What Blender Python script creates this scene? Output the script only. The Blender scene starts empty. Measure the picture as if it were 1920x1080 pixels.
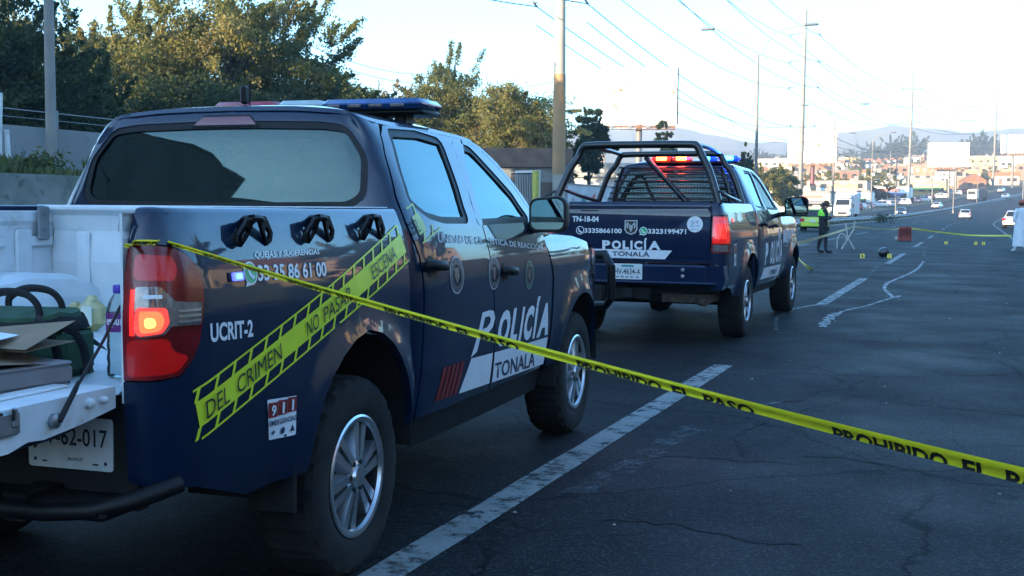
import bpy, bmesh, math, random
import numpy as np
from mathutils import Vector, Matrix
from mathutils.geometry import delaunay_2d_cdt
random.seed(7); RNG=random.Random(11)
PI=math.pi; R=math.radians
SC=bpy.context.scene; COL=SC.collection
# ---------------------------------------------------------------- camera
CAM_H=1.4184; YAW=.3647; PITCH=.0667; ROLL=.007; FOC=2256.6
_a=Vector((-math.sin(YAW)*math.cos(PITCH),math.cos(YAW)*math.cos(PITCH),-math.sin(PITCH)))
_r=Vector((math.cos(YAW),math.sin(YAW),0)); _u=_r.cross(_a)
_r2=math.cos(ROLL)*_r+math.sin(ROLL)*_u; _u2=-math.sin(ROLL)*_r+math.cos(ROLL)*_u
cd=bpy.data.cameras.new('camera'); cam=bpy.data.objects.new('camera',cd); COL.objects.link(cam)
cd.sensor_width=36; cd.lens=36*FOC/1920; cd.clip_start=.05; cd.clip_end=20000
cam.matrix_world=Matrix(((_r2.x,_u2.x,-_a.x,0),(_r2.y,_u2.y,-_a.y,0),(_r2.z,_u2.z,-_a.z,CAM_H),(0,0,0,1)))
SC.camera=cam
# ---------------------------------------------------------------- sky, sun, exposure
SUN_EL=R(8.0); SUN_DIR=Vector((-.47,-.883,0)).normalized()      # horizontal direction towards the sun: behind and left
w=bpy.data.worlds.new('World'); SC.world=w; w.use_nodes=True
nt=w.node_tree; bg=nt.nodes['Background']; sky=nt.nodes.new('ShaderNodeTexSky')
sky.sky_type='NISHITA'; sky.sun_disc=False; sky.sun_elevation=SUN_EL
sky.sun_rotation=math.atan2(SUN_DIR.x,SUN_DIR.y); sky.air_density=1.0; sky.dust_density=1.0; sky.ozone_density=2.0; sky.altitude=1500
tn=nt.nodes.new('ShaderNodeMix'); tn.data_type='RGBA'; tn.blend_type='MULTIPLY'; tn.inputs['Factor'].default_value=1; tn.inputs['B'].default_value=(.54,.98,1.20,1)
nt.links.new(sky.outputs[0],tn.inputs['A']); nt.links.new(tn.outputs['Result'],bg.inputs[0]); bg.inputs[1].default_value=.15
sl=bpy.data.lights.new('sun','SUN'); so=bpy.data.objects.new('sun',sl); COL.objects.link(so)
sl.energy=5.0; sl.angle=R(.5); sl.color=(1,.80,.55)
_d=Vector((SUN_DIR.x*math.cos(SUN_EL),SUN_DIR.y*math.cos(SUN_EL),math.sin(SUN_EL)))
so.rotation_euler=_d.to_track_quat('Z','Y').to_euler()
SC.view_settings.view_transform='Standard'; SC.view_settings.look='None'; SC.view_settings.gamma=1
SC.view_settings.use_curve_mapping=False; SC.view_settings.exposure=2.55
cy=SC.cycles
try:
    cy.max_bounces=6; cy.transparent_max_bounces=12; cy.volume_bounces=0; cy.diffuse_bounces=3; cy.glossy_bounces=4; cy.transmission_bounces=4
    cy.use_denoising=True; cy.sample_clamp_indirect=6
except Exception: pass
# ---------------------------------------------------------------- materials
MATS={}
def mat(name,base=(.5,.5,.5),rough=.6,metal=0,spec=.5,coat=0,emis=None,es=0,var=0,vscale=6,bump=0,bscale=60,trans=0,c2=None,detail=4,alpha=1,ior=1.5,obj_rand=0,coords='Object',wear=None):
    """procedural Principled: base colour broken up by noise between base and c2 (or a lighter/darker base), fine bump"""
    if name in MATS: return MATS[name]
    m=bpy.data.materials.new(name); m.use_nodes=True; n=m.node_tree; N=n.nodes; L=n.links; p=N['Principled BSDF']
    p.inputs['Roughness'].default_value=rough; p.inputs['Metallic'].default_value=metal
    p.inputs['Specular IOR Level'].default_value=spec; p.inputs['Coat Weight'].default_value=coat; p.inputs['Coat Roughness'].default_value=.03
    p.inputs['IOR'].default_value=ior; p.inputs['Alpha'].default_value=alpha
    if trans: p.inputs['Transmission Weight'].default_value=trans
    if emis: p.inputs['Emission Color'].default_value=(*emis,1); p.inputs['Emission Strength'].default_value=es
    tc=N.new('ShaderNodeTexCoord')
    if c2 is None and var: c2=tuple(max(0,c*(1-var)) for c in base)
    if c2 is not None:
        nz=N.new('ShaderNodeTexNoise'); nz.inputs['Scale'].default_value=vscale; nz.inputs['Detail'].default_value=detail
        L.new(tc.outputs[coords],nz.inputs['Vector'])
        rp=N.new('ShaderNodeValToRGB'); rp.color_ramp.elements[0].position=.36; rp.color_ramp.elements[1].position=.64
        rp.color_ramp.elements[0].color=(*base,1); rp.color_ramp.elements[1].color=(*c2,1)
        L.new(nz.outputs[0],rp.inputs[0]); out=rp.outputs[0]
    else:
        rgb=N.new('ShaderNodeRGB'); rgb.outputs[0].default_value=(*base,1); out=rgb.outputs[0]
    if obj_rand:
        oi=N.new('ShaderNodeObjectInfo'); hs=N.new('ShaderNodeHueSaturation'); mr=N.new('ShaderNodeMapRange')
        mr.inputs['To Min'].default_value=1-obj_rand; mr.inputs['To Max'].default_value=1+obj_rand
        L.new(oi.outputs['Random'],mr.inputs['Value']); L.new(mr.outputs[0],hs.inputs['Value']); L.new(out,hs.inputs['Color']); out=hs.outputs[0]
    if wear:   # (colour, threshold, scale): patches of dirt, chips or stains
        nz=N.new('ShaderNodeTexNoise'); nz.inputs['Scale'].default_value=wear[2]; nz.inputs['Detail'].default_value=7; nz.inputs['Roughness'].default_value=.7
        L.new(tc.outputs[coords],nz.inputs['Vector'])
        mr=N.new('ShaderNodeMapRange'); mr.inputs['From Min'].default_value=wear[1]; mr.inputs['From Max'].default_value=wear[1]+.12
        L.new(nz.outputs[0],mr.inputs['Value']); mx=N.new('ShaderNodeMix'); mx.data_type='RGBA'
        L.new(mr.outputs[0],mx.inputs['Factor']); L.new(out,mx.inputs['A']); mx.inputs['B'].default_value=(*wear[0],1); out=mx.outputs['Result']
    L.new(out,p.inputs['Base Color'])
    if bump:
        nz=N.new('ShaderNodeTexNoise'); nz.inputs['Scale'].default_value=bscale; nz.inputs['Detail'].default_value=5
        L.new(tc.outputs[coords],nz.inputs['Vector']); bp=N.new('ShaderNodeBump'); bp.inputs['Strength'].default_value=bump; bp.inputs['Distance'].default_value=.02
        L.new(nz.outputs[0],bp.inputs['Height']); L.new(bp.outputs[0],p.inputs['Normal'])
    MATS[name]=m; return m
def glass_mat(name,tint=(.05,.07,.07),ior=1.6,see=.25,gloss=(.95,1,1,1)):
    """tinted pane: part clear, part dark, mirror reflection growing towards grazing angles"""
    if name in MATS: return MATS[name]
    m=bpy.data.materials.new(name); m.use_nodes=True; n=m.node_tree; N=n.nodes; L=n.links; N.remove(N['Principled BSDF'])
    tr=N.new('ShaderNodeBsdfTransparent'); tr.inputs[0].default_value=(see*1.0,see*1.08,see*1.05,1)
    df=N.new('ShaderNodeBsdfDiffuse'); df.inputs[0].default_value=(*tint,1)
    mx=N.new('ShaderNodeMixShader'); mx.inputs[0].default_value=.12; L.new(tr.outputs[0],mx.inputs[1]); L.new(df.outputs[0],mx.inputs[2])
    gl=N.new('ShaderNodeBsdfGlossy'); gl.inputs['Roughness'].default_value=.015; gl.inputs['Color'].default_value=gloss
    fr=N.new('ShaderNodeFresnel'); fr.inputs['IOR'].default_value=ior
    m2=N.new('ShaderNodeMixShader'); L.new(fr.outputs[0],m2.inputs[0]); L.new(mx.outputs[0],m2.inputs[1]); L.new(gl.outputs[0],m2.inputs[2])
    L.new(m2.outputs[0],N['Material Output'].inputs['Surface']); MATS[name]=m; return m
# ---------------------------------------------------------------- object bookkeeping
def link(o,parent=None):
    COL.objects.link(o)
    if parent is not None: o.parent=parent
    return o
def tag(o,label=None,cat=None,group=None,kind=None):
    if label: o['label']=label
    if cat: o['category']=cat
    if group: o['group']=group
    if kind: o['kind']=kind
    return o
def thing(name,loc,rz,label,cat,group=None):
    o=bpy.data.objects.new(name,None); o.empty_display_size=.3; link(o); o.location=loc; o.rotation_euler=(0,0,rz)
    return tag(o,label,cat,group)
def node(name,parent,loc=(0,0,0),rot=(0,0,0)):
    o=bpy.data.objects.new(name,None); o.empty_display_size=.1; link(o,parent); o.location=loc; o.rotation_euler=rot; return o
def copy_tree(o,parent=None):
    c=o.copy(); COL.objects.link(c); c.parent=parent
    for ch in list(o.children): copy_tree(ch,c)
    return c
# ---------------------------------------------------------------- mesh builder
def frames(path):
    P=[Vector(p) for p in path]; T=[]
    for i in range(len(P)):
        a=P[max(i-1,0)]; b=P[min(i+1,len(P)-1)]; T.append((b-a).normalized())
    up=Vector((0,0,1)) if abs(T[0].z)<.9 else Vector((1,0,0))
    n=(up-T[0]*up.dot(T[0])).normalized(); out=[]
    for i,t in enumerate(T):
        n=(n-t*n.dot(t)); n=n.normalized() if n.length>1e-6 else t.orthogonal().normalized()
        out.append((P[i],n,t.cross(n).normalized()))
    return out
class MB:
    def __init__(s): s.v=[]; s.f=[]; s.m=[]; s.n={}; s.mi=0; s.tf=None
    def p(s,co):
        co=Vector(co)
        if s.tf is not None: co=s.tf@co
        s.v.append(tuple(co)); return len(s.v)-1
    def face(s,ids): s.f.append(tuple(ids)); s.m.append(s.mi)
    def poly(s,pts): s.face([s.p(q) for q in pts])
    def box(s,c,d,rz=0,taper=1,tilt=None):
        c=Vector(c); hx,hy,hz=d[0]/2,d[1]/2,d[2]/2; M=Matrix.Rotation(rz,3,'Z')
        if tilt is not None: M=M@tilt
        I=[]
        for sz in (-1,1):
            k=taper if sz>0 else 1
            for sx,sy in ((-1,-1),(1,-1),(1,1),(-1,1)): I.append(s.p(c+M@Vector((sx*hx*k,sy*hy*k,sz*hz))))
        a=I
        for q in ((3,2,1,0),(4,5,6,7),(0,1,5,4),(1,2,6,5),(2,3,7,6),(3,0,4,7)): s.face([a[i] for i in q])
        return s
    def rbox(s,c,d,r=.01,rz=0):
        """box with chamfered vertical and horizontal edges"""
        c=Vector(c); hx,hy,hz=d[0]/2,d[1]/2,d[2]/2; r=min(r,hx*.9,hy*.9,hz*.9); M=Matrix.Rotation(rz,3,'Z'); rings=[]
        for z,k in ((-hz,r),(-hz+r,0),(hz-r,0),(hz,r)):
            X,Y=hx-k,hy-k; e=r if k==0 else r*.6
            pts=[(-X+e,-Y),(X-e,-Y),(X,-Y+e),(X,Y-e),(X-e,Y),(-X+e,Y),(-X,Y-e),(-X,-Y+e)]
            rings.append([s.p(c+M@Vector((x,y,z))) for x,y in pts])
        s.face(rings[0][::-1]); s.face(rings[-1])
        for a,b in zip(rings,rings[1:]):
            for i in range(8): j=(i+1)%8; s.face((a[i],a[j],b[j],b[i]))
        return s
    def tube(s,path,r,n=8,cap=True,squash=1):
        F=frames(path); rings=[]
        for k,(P,a,b) in enumerate(F):
            rr=r[k] if isinstance(r,(list,tuple)) else r
            rings.append([s.p(P+a*math.cos(2*PI*i/n)*rr+b*math.sin(2*PI*i/n)*rr*squash) for i in range(n)])
        for A,B in zip(rings,rings[1:]):
            for i in range(n): j=(i+1)%n; s.face((A[i],A[j],B[j],B[i]))
        if cap: s.face(rings[0][::-1]); s.face(rings[-1])
        return s
    def lathe(s,prof,c=(0,0,0),axis='z',n=24,close=False):
        """prof: list of (radius, height) round an axis"""
        c=Vector(c); rings=[]
        for r,h in prof:
            ring=[]
            for i in range(n):
                t=2*PI*i/n; a,b=math.cos(t)*r,math.sin(t)*r
                ring.append(s.p(c+(Vector((a,b,h)) if axis=='z' else Vector((h,a,b)) if axis=='x' else Vector((b,h,a)))))
            rings.append(ring)
        for A,B in zip(rings,rings[1:]):
            for i in range(n): j=(i+1)%n; s.face((A[i],A[j],B[j],B[i]))
        if close: s.face(rings[0][::-1]); s.face(rings[-1])
        return s
    def prism(s,pts,fn,w0,w1):
        """outline pts (a,b) extruded from w0 to w1, placed by fn(a,b,w)"""
        A=[s.p(fn(a,b,w0)) for a,b in pts]; B=[s.p(fn(a,b,w1)) for a,b in pts]; n=len(pts)
        s.face(A[::-1]); s.face(B)
        for i in range(n): j=(i+1)%n; s.face((A[i],A[j],B[j],B[i]))
        return s
    def grid(s,fn,nu,nv,closeu=False):
        I=[[s.p(fn(i/nu,j/nv)) for j in range(nv+1)] for i in range(nu+(0 if closeu else 1))]
        for i in range(nu):
            for j in range(nv):
                k=(i+1)%len(I); s.face((I[i][j],I[k][j],I[k][j+1],I[i][j+1]))
        return s
    def fill(s,loops,fn,step=.06,flip=False,normals=True,rim=0,rim_in=None):
        """polygon with holes (list of loops in a 2-D domain) meshed finely and laid on the surface fn(a,b)->xyz;
        rim: turns the edges inwards by that depth"""
        tri,pts=cdt(loops,step); e=1e-3
        def nrm(a,b):
            du=Vector(fn(a+e,b))-Vector(fn(a-e,b)); dv=Vector(fn(a,b+e))-Vector(fn(a,b-e)); k=du.cross(dv)
            k=k.normalized() if k.length>1e-12 else Vector((0,0,1))
            return -k if flip else k
        base=len(s.v); NR=[]
        for a,b in pts:
            k=s.p(fn(a,b)); nn=nrm(a,b); NR.append(nn)
            if normals: s.n[k]=tuple(nn)
        for t in tri:
            ids=[base+i for i in t]; p0,p1,p2=[Vector(s.v[i]) for i in ids]
            if (p1-p0).cross(p2-p0).dot(NR[t[0]])<0: ids.reverse()
            s.face(ids)
        if rim:
            for lp in loops:
                lp=resample(lp,step); n=len(lp)
                A=[Vector(fn(*q)) for q in lp]; D=[A[i]-nrm(*lp[i])*rim for i in range(n)]
                for i in range(n):
                    j=(i+1)%n; s.poly([A[i],A[j],D[j],D[i]])
        return s
    def build(s,name,mats,parent=None,smooth=True,ang=38):
        me=bpy.data.meshes.new(name); me.from_pydata(s.v,[],s.f)
        if not isinstance(mats,(list,tuple)): mats=[mats]
        for m in mats: me.materials.append(m)
        if len(mats)>1: me.polygons.foreach_set('material_index',s.m)
        me.update()
        if smooth:
            me.shade_smooth()
            if not s.n: me.set_sharp_from_angle(angle=R(ang))
            else:
                me.set_sharp_from_angle(angle=R(ang))
                me.normals_split_custom_set_from_vertices([s.n.get(i,(0,0,0)) for i in range(len(s.v))])
        else: me.shade_flat()
        return link(bpy.data.objects.new(name,me),parent)
def resample(lp,step):
    out=[]
    for i in range(len(lp)):
        a=lp[i]; b=lp[(i+1)%len(lp)]; d=math.dist(a,b); k=max(1,int(math.ceil(d/step)))
        for j in range(k): out.append((a[0]+(b[0]-a[0])*j/k,a[1]+(b[1]-a[1])*j/k))
    return out
def inside(P,loops):
    P=np.asarray(P); r=np.zeros(len(P),bool)
    for lp in loops:
        L=np.asarray(lp); x1,y1=L[:,0],L[:,1]; x2,y2=np.roll(x1,-1),np.roll(y1,-1)
        for a,b,c,d in zip(x1,y1,x2,y2):
            if b==d: continue
            m=((b>P[:,1])!=(d>P[:,1]))&(P[:,0]<(c-a)*(P[:,1]-b)/(d-b)+a); r^=m
    return r
def cdt(loops,step):
    loops=[resample(lp,step) for lp in loops]; pts=[];ed=[]
    for lp in loops:
        b=len(pts); pts+=lp; n=len(lp); ed+=[(b+i,b+(i+1)%n) for i in range(n)]
    A=np.array(pts); lo=A.min(0);hi=A.max(0)
    gx=np.arange(lo[0]+step*.5,hi[0],step); gy=np.arange(lo[1]+step*.5,hi[1],step)
    if len(gx) and len(gy):
        G=np.stack(np.meshgrid(gx,gy),-1).reshape(-1,2); G=G[inside(G,loops)]
        if len(G):
            d=np.min(np.hypot(G[:,None,0]-A[None,:,0],G[:,None,1]-A[None,:,1]),1); G=G[d>step*.45]; pts=pts+[tuple(g) for g in G]
    r=delaunay_2d_cdt([Vector(p) for p in pts],ed,[],0,1e-6)
    V=[(v.x,v.y) for v in r[0]]; T=[tuple(t) for t in r[2]]
    C=np.array([np.mean([V[i] for i in t],0) for t in T]); k=inside(C,loops)
    return [t for t,q in zip(T,k) if q],V
def pchip(xs,ys):
    n=len(xs); d=[(ys[i+1]-ys[i])/(xs[i+1]-xs[i]) for i in range(n-1)]
    m=[d[0]]+[0 if d[i-1]*d[i]<=0 else 2*d[i-1]*d[i]/(d[i-1]+d[i]) for i in range(1,n-1)]+[d[-1]]
    def f(x):
        if x<=xs[0]: return ys[0]+m[0]*(x-xs[0])
        if x>=xs[-1]: return ys[-1]+m[-1]*(x-xs[-1])
        i=max(k for k in range(n-1) if xs[k]<=x); h=xs[i+1]-xs[i]; t=(x-xs[i])/h
        return (2*t+1)*(1-t)**2*ys[i]+t*(1-t)**2*h*m[i]+t*t*(3-2*t)*ys[i+1]+t*t*(t-1)*h*m[i+1]
    return f
def crom(pts,sub=8):
    P=[];n=len(pts);D=len(pts[0])
    for i in range(n-1):
        p0=pts[max(i-1,0)];p1=pts[i];p2=pts[i+1];p3=pts[min(i+2,n-1)]
        for k in range(sub):
            t=k/sub; P.append(tuple(.5*(2*p1[j]+(-p0[j]+p2[j])*t+(2*p0[j]-5*p1[j]+4*p2[j]-p3[j])*t*t+(-p0[j]+3*p1[j]-3*p2[j]+p3[j])*t**3) for j in range(D)))
    P.append(tuple(pts[-1])); return P
def plan(pts,u0=0):
    """plan curve by arc length: u -> x, y, outward normal"""
    P=crom(pts,8); L=[0]
    for i in range(1,len(P)): L.append(L[-1]+math.dist(P[i],P[i-1]))
    X=[q[0] for q in P]; Y=[q[1] for q in P]
    def f(u):
        u=u-u0; at=lambda t:(float(np.interp(t,L,X)),float(np.interp(t,L,Y)))
        x,y=at(u); a=at(u-.012);b=at(u+.012); dx,dy=b[0]-a[0],b[1]-a[1]; l=math.hypot(dx,dy) or 1
        if u<0: x+=dx/l*u; y+=dy/l*u
        return x,y,dy/l,-dx/l
    return f
def arc(cx,cy,r,a0,a1,n): return [(cx+r*math.cos(R(a0+(a1-a0)*i/n)),cy+r*math.sin(R(a0+(a1-a0)*i/n))) for i in range(n+1)]
def rounded(pts,r,n=4):
    """round the corners of a polygon"""
    out=[];N=len(pts)
    for i in range(N):
        p=Vector(pts[i]);a=Vector(pts[i-1])-p;b=Vector(pts[(i+1)%N])-p; k=min(r,a.length*.45,b.length*.45)
        A=p+a.normalized()*k;B=p+b.normalized()*k
        for j in range(n+1):
            t=j/n; q=A*(1-t)**2+p*2*t*(1-t)+B*t*t; out.append((q.x,q.y))
    return out
# ---------------------------------------------------------------- lettering
_TXT={}
def text2d(s,bold=.0,cuts=8,crop=0):
    """flat glyph mesh scaled to the unit box (0..1 by 0..1) so that it can be laid on any surface; also its aspect"""
    key=(s,bold,cuts,crop)
    if key in _TXT: return _TXT[key]
    cu=bpy.data.curves.new('glyphs','FONT'); cu.body=s; cu.size=1; cu.offset=bold; cu.resolution_u=3; cu.fill_mode='FRONT'
    ob=bpy.data.objects.new('glyphs',cu); COL.objects.link(ob); dg=bpy.context.evaluated_depsgraph_get(); dg.update()
    me=bpy.data.meshes.new_from_object(ob.evaluated_get(dg)); bm=bmesh.new(); bm.from_mesh(me)
    xs=[v.co.x for v in bm.verts]; ys=[v.co.y for v in bm.verts]; x0,x1,y0,y1=min(xs),max(xs),min(ys),max(ys)
    for v in bm.verts: v.co=Vector(((v.co.x-x0)/(x1-x0),(v.co.y-y0)/(y1-y0),0))
    if crop:      # only the part of the letters above this height shows (folded tape)
        bmesh.ops.bisect_plane(bm,geom=bm.verts[:]+bm.edges[:]+bm.faces[:],plane_co=(0,crop,0),plane_no=(0,-1,0),clear_outer=True)
        for v in bm.verts: v.co.y=(v.co.y-crop)/(1-crop)
    for k in range(1,cuts):
        bmesh.ops.bisect_plane(bm,geom=bm.verts[:]+bm.edges[:]+bm.faces[:],plane_co=(k/cuts,0,0),plane_no=(1,0,0))
    for k in range(1,3):
        bmesh.ops.bisect_plane(bm,geom=bm.verts[:]+bm.edges[:]+bm.faces[:],plane_co=(0,k/3,0),plane_no=(0,1,0))
    bm.verts.index_update(); V=[(v.co.x,v.co.y) for v in bm.verts]; F=[[v.index for v in f.verts] for f in bm.faces]; bm.free()
    bpy.data.objects.remove(ob); bpy.data.curves.remove(cu); bpy.data.meshes.remove(me)
    _TXT[key]=(V,F,(x1-x0)/(y1-y0)); return _TXT[key]
def quad_map(bl,br,tr,tl):
    return lambda a,b:tuple((1-a)*(1-b)*bl[i]+a*(1-b)*br[i]+a*b*tr[i]+(1-a)*b*tl[i] for i in range(len(bl)))
def put_text(mb,s,qm,S,bold=.02,cuts=8,sub=(0,1,0,1),crop=0):
    V,F,_=text2d(s,bold,cuts,crop); ids=[mb.p(S(*qm(sub[0]+(sub[1]-sub[0])*a,sub[2]+(sub[3]-sub[2])*b))) for a,b in V]
    for f in F: mb.face([ids[i] for i in f])
def offset_surface(S,d,flip=False):
    def f(u,z):
        e=1e-3; du=Vector(S(u+e,z))-Vector(S(u-e,z)); dv=Vector(S(u,z+e))-Vector(S(u,z-e)); n=du.cross(dv).normalized()
        return Vector(S(u,z))+(-n if flip else n)*d
    return f
# a pixel column of the photograph at a distance gives a place on the map (real distances, real sizes)
def spot(px,dist,py=393):
    d=_a+_r2*((px-960)/FOC)-_u2*((py-540)/FOC); q=Vector((0,0,CAM_H))+d*dist; return q
# ================================================================ the place: terrain, carriageways, median, banks
def xr(y):
    y=max(0,y-120); return .00036*y*y if y<330 else .00036*330*330+.2376*(y-330)
def zr(y):
    if y<150: return 0
    if y<400: return .00011*(y-150)**2
    if y<950: return .00011*250**2+.055*(y-400)
    return 37.1+.01*(y-950)
def sm(t): t=min(1,max(0,t)); return t*t*(3-2*t)
def zt(x,y):
    """height of the open ground"""
    u=x-xr(y); z=zr(y)
    if u<-24.6:
        hb=2.2-1.3*sm((y-62)/14); hb*=1-.7*sm((y-150)/80); z+=hb*sm((-24.6-u)/.5)+.012*max(0,-40-u)*sm((220-y)/60)
    elif u>9: z+=2.6*sm((u-10)/6)+2.2*sm((u-20)/14)*sm((160-y)/60)
    return z
def sheet(name,m,u0,u1,y0,y1,dz,nu=1,step=6,kind='structure',jag=0,parent=None):
    b=MB(); n=max(1,int((y1-y0)/step)); rg=random.Random(name+str(y0))
    I=[[b.p((xr(y0+(y1-y0)*i/n)+u0+(u1-u0)*j/nu+(rg.uniform(-jag,jag) if jag else 0),y0+(y1-y0)*i/n,zr(y0+(y1-y0)*i/n)+dz)) for j in range(nu+1)] for i in range(n+1)]
    for i in range(n):
        for j in range(nu): b.face((I[i][j],I[i][j+1],I[i+1][j+1],I[i+1][j]))
    o=b.build(name,m,parent); 
    if kind: tag(o,kind=kind)
    return o
def asphalt_mat():
    m=bpy.data.materials.new('asphalt'); m.use_nodes=True; n=m.node_tree; N=n.nodes; L=n.links; p=N['Principled BSDF']; tc=N.new('ShaderNodeTexCoord'); P=tc.outputs['Object']
    def noise(sc,det=5,rough=.6,dist=0,vec=P):
        q=N.new('ShaderNodeTexNoise'); q.inputs['Scale'].default_value=sc; q.inputs['Detail'].default_value=det; q.inputs['Roughness'].default_value=rough; q.inputs['Distortion'].default_value=dist; L.new(vec,q.inputs['Vector']); return q.outputs[0]
    def ramp(i,a,b,c0=0,c1=1):
        q=N.new('ShaderNodeMapRange'); q.inputs['From Min'].default_value=a; q.inputs['From Max'].default_value=b; q.inputs['To Min'].default_value=c0; q.inputs['To Max'].default_value=c1; L.new(i,q.inputs['Value']); return q.outputs[0]
    def math_(op,a,b):
        q=N.new('ShaderNodeMath'); q.operation=op
        for k,v in ((0,a),(1,b)):
            if isinstance(v,(int,float)): q.inputs[k].default_value=v
            else: L.new(v,q.inputs[k])
        return q.outputs[0]
    def mix(f,a,b):
        q=N.new('ShaderNodeMix'); q.data_type='RGBA'
        if isinstance(f,(int,float)): q.inputs['Factor'].default_value=f
        else: L.new(f,q.inputs['Factor'])
        for k,v in (('A',a),('B',b)):
            if isinstance(v,tuple): q.inputs[k].default_value=(*v,1)
            else: L.new(v,q.inputs[k])
        return q.outputs['Result']
    # wheel-worn lanes stretched along the road
    mp=N.new('ShaderNodeMapping'); mp.inputs['Scale'].default_value=(.55,.03,1); L.new(P,mp.inputs['Vector'])
    lanes=ramp(noise(1.0,4,.55,.4,mp.outputs[0]),.35,.68)
    c=mix(lanes,(.017,.0175,.0190),(.0105,.0110,.0125))
    c=mix(ramp(noise(.35,6,.65),.48,.72,0,.55),c,(.018,.019,.020))
    c=mix(ramp(noise(.9,7,.7,1.2),.60,.72,0,.6),c,(.011,.012,.016))         # oil and patch stains
    st=N.new('ShaderNodeTexVoronoi'); st.inputs['Scale'].default_value=95; L.new(P,st.inputs['Vector'])
    c=mix(ramp(st.outputs['Color'],.60,.95,0,.8),c,(.058,.060,.060))        # exposed stones
    # cracks: warped cell borders, kept only where a broad noise lets them through
    wv=N.new('ShaderNodeMix'); wv.data_type='VECTOR'; wv.inputs['Factor'].default_value=.30; nz=N.new('ShaderNodeTexNoise'); nz.inputs['Scale'].default_value=1.6; nz.inputs['Detail'].default_value=8; nz.inputs['Roughness'].default_value=.72; L.new(P,nz.inputs['Vector']); L.new(P,wv.inputs['A']); L.new(nz.outputs['Color'],wv.inputs['B'])
    tot=None
    for sc,wd,a,b_ in ((.62,.0085,.38,.46),(2.3,.015,.50,.58)):
        vo=N.new('ShaderNodeTexVoronoi'); vo.feature='DISTANCE_TO_EDGE'; vo.inputs['Scale'].default_value=sc; L.new(wv.outputs[1],vo.inputs['Vector'])
        cr=math_('MULTIPLY',ramp(vo.outputs['Distance'],wd,wd*.3),ramp(noise(.33 if sc<1 else .5,3,.6),a,b_)); tot=cr if tot is None else math_('MAXIMUM',tot,cr)
    c=mix(math_('MULTIPLY',tot,.92),c,(.004,.004,.005))
    L.new(c,p.inputs['Base Color']); L.new(ramp(noise(.7,4),.3,.7,.55,.78),p.inputs['Roughness']); p.inputs['Specular IOR Level'].default_value=.05
    bp=N.new('ShaderNodeBump'); bp.inputs['Strength'].default_value=.35; bp.inputs['Distance'].default_value=.006
    L.new(math_('SUBTRACT',math_('ADD',noise(130,3),st.outputs['Distance']),math_('MULTIPLY',tot,2.5)),bp.inputs['Height']); L.new(bp.outputs[0],p.inputs['Normal'])
    MATS['asphalt']=m; return m
ASPH=asphalt_mat()
def worn_paint(name,base,lo,hi,sc):
    """road paint rubbed away in patches (holes let the asphalt below show)"""
    m=mat(name,base,rough=.7,var=.3,vscale=3,bump=.2,bscale=120); n=m.node_tree; N=n.nodes; L=n.links; p=N['Principled BSDF']
    tc=N.new('ShaderNodeTexCoord'); nz=N.new('ShaderNodeTexNoise'); nz.inputs['Scale'].default_value=sc; nz.inputs['Detail'].default_value=8; nz.inputs['Roughness'].default_value=.75
    L.new(tc.outputs['Object'],nz.inputs['Vector']); mr=N.new('ShaderNodeMapRange'); mr.inputs['From Min'].default_value=lo; mr.inputs['From Max'].default_value=hi; L.new(nz.outputs[0],mr.inputs['Value']); L.new(mr.outputs[0],p.inputs['Alpha']); return m
LINE=worn_paint('worn_road_paint',(.24,.25,.24),.36,.52,6)
CHALK=worn_paint('chalk_dust',(.45,.47,.47),.40,.58,10)
FAINT=worn_paint('faint_chalk',(.28,.30,.31),.46,.70,8)
CONC=mat('weathered_concrete',(.30,.29,.27),rough=.85,c2=(.20,.195,.18),vscale=1.2,bump=.3,bscale=30,wear=((.09,.09,.08),.60,1.6))
GRASS_D=mat('dry_ground',(.16,.125,.07),rough=.95,c2=(.07,.075,.03),vscale=.25,bump=.5,bscale=8,detail=8)
# open ground, one sheet to the horizon
b=MB(); xs=[-1500,-700,-400,-250,-160,-110,-80,-60,-48,-40,-34,-30,-28,-26.5,-25.4,-25.1,-24.85,-24.6,-24,-16,-8,0,9,10,11.5,13,14.5,16,20,24,28,34,44,60,90,140,220,400,700,1500]
ysl=[-400,-200,-100,-60,-30]+list(range(-20,150,5))+list(range(150,460,12))+list(range(460,960,40))+[1000,1100,1300,1700,2600,3800]
I=[]
for y in ysl:
    row=[]
    for x in xs:
        X=xr(min(y,1000))*math.exp(-max(0,abs(x)-60)/300)+x
        u=X-xr(y); row.append(b.p((X,y,zt(X,y)-(.05 if -24.3<u<10.5 else 0)-(0 if y<1100 else .012*(y-1100)*0))))
    I.append(row)
for i in range(len(I)-1):
    for j in range(len(xs)-1): b.face((I[i][j],I[i][j+1],I[i+1][j+1],I[i+1][j]))
tag(b.build('ground',GRASS_D,ang=180),kind='structure')
sheet('road',ASPH,-11.3,8.6,-80,760,0,4,5); sheet('opposite_road',ASPH,-24.2,-12.5,-80,760,.02,3,5)
sheet('median',mat('median_soil',(.17,.14,.10),rough=.95,c2=(.08,.085,.04),vscale=.8,bump=.4),-12.5,-11.3,-80,760,.10,1,6)
def kerb(name,u,y0,y1,w_=.18,h=.16):
    b=MB(); n=int((y1-y0)/6)
    for i in range(n):
        ya=y0+(y1-y0)*i/n; yb=y0+(y1-y0)*(i+1)/n; q=[[(xr(y)+u+a*w_/2,y,zr(y)+z) for a,z in ((-1,-.03),(-1,h),(1,h),(1,-.03))] for y in (ya,yb)]
        for k_ in range(3): b.poly([q[0][k_],q[0][k_+1],q[1][k_+1],q[1][k_]])
    tag(b.build(name,CONC,ang=30),kind='structure')
kerb('kerb',-11.35,-80,700); kerb('kerb',-12.5,-80,700); kerb('kerb',8.7,-80,700)
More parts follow.
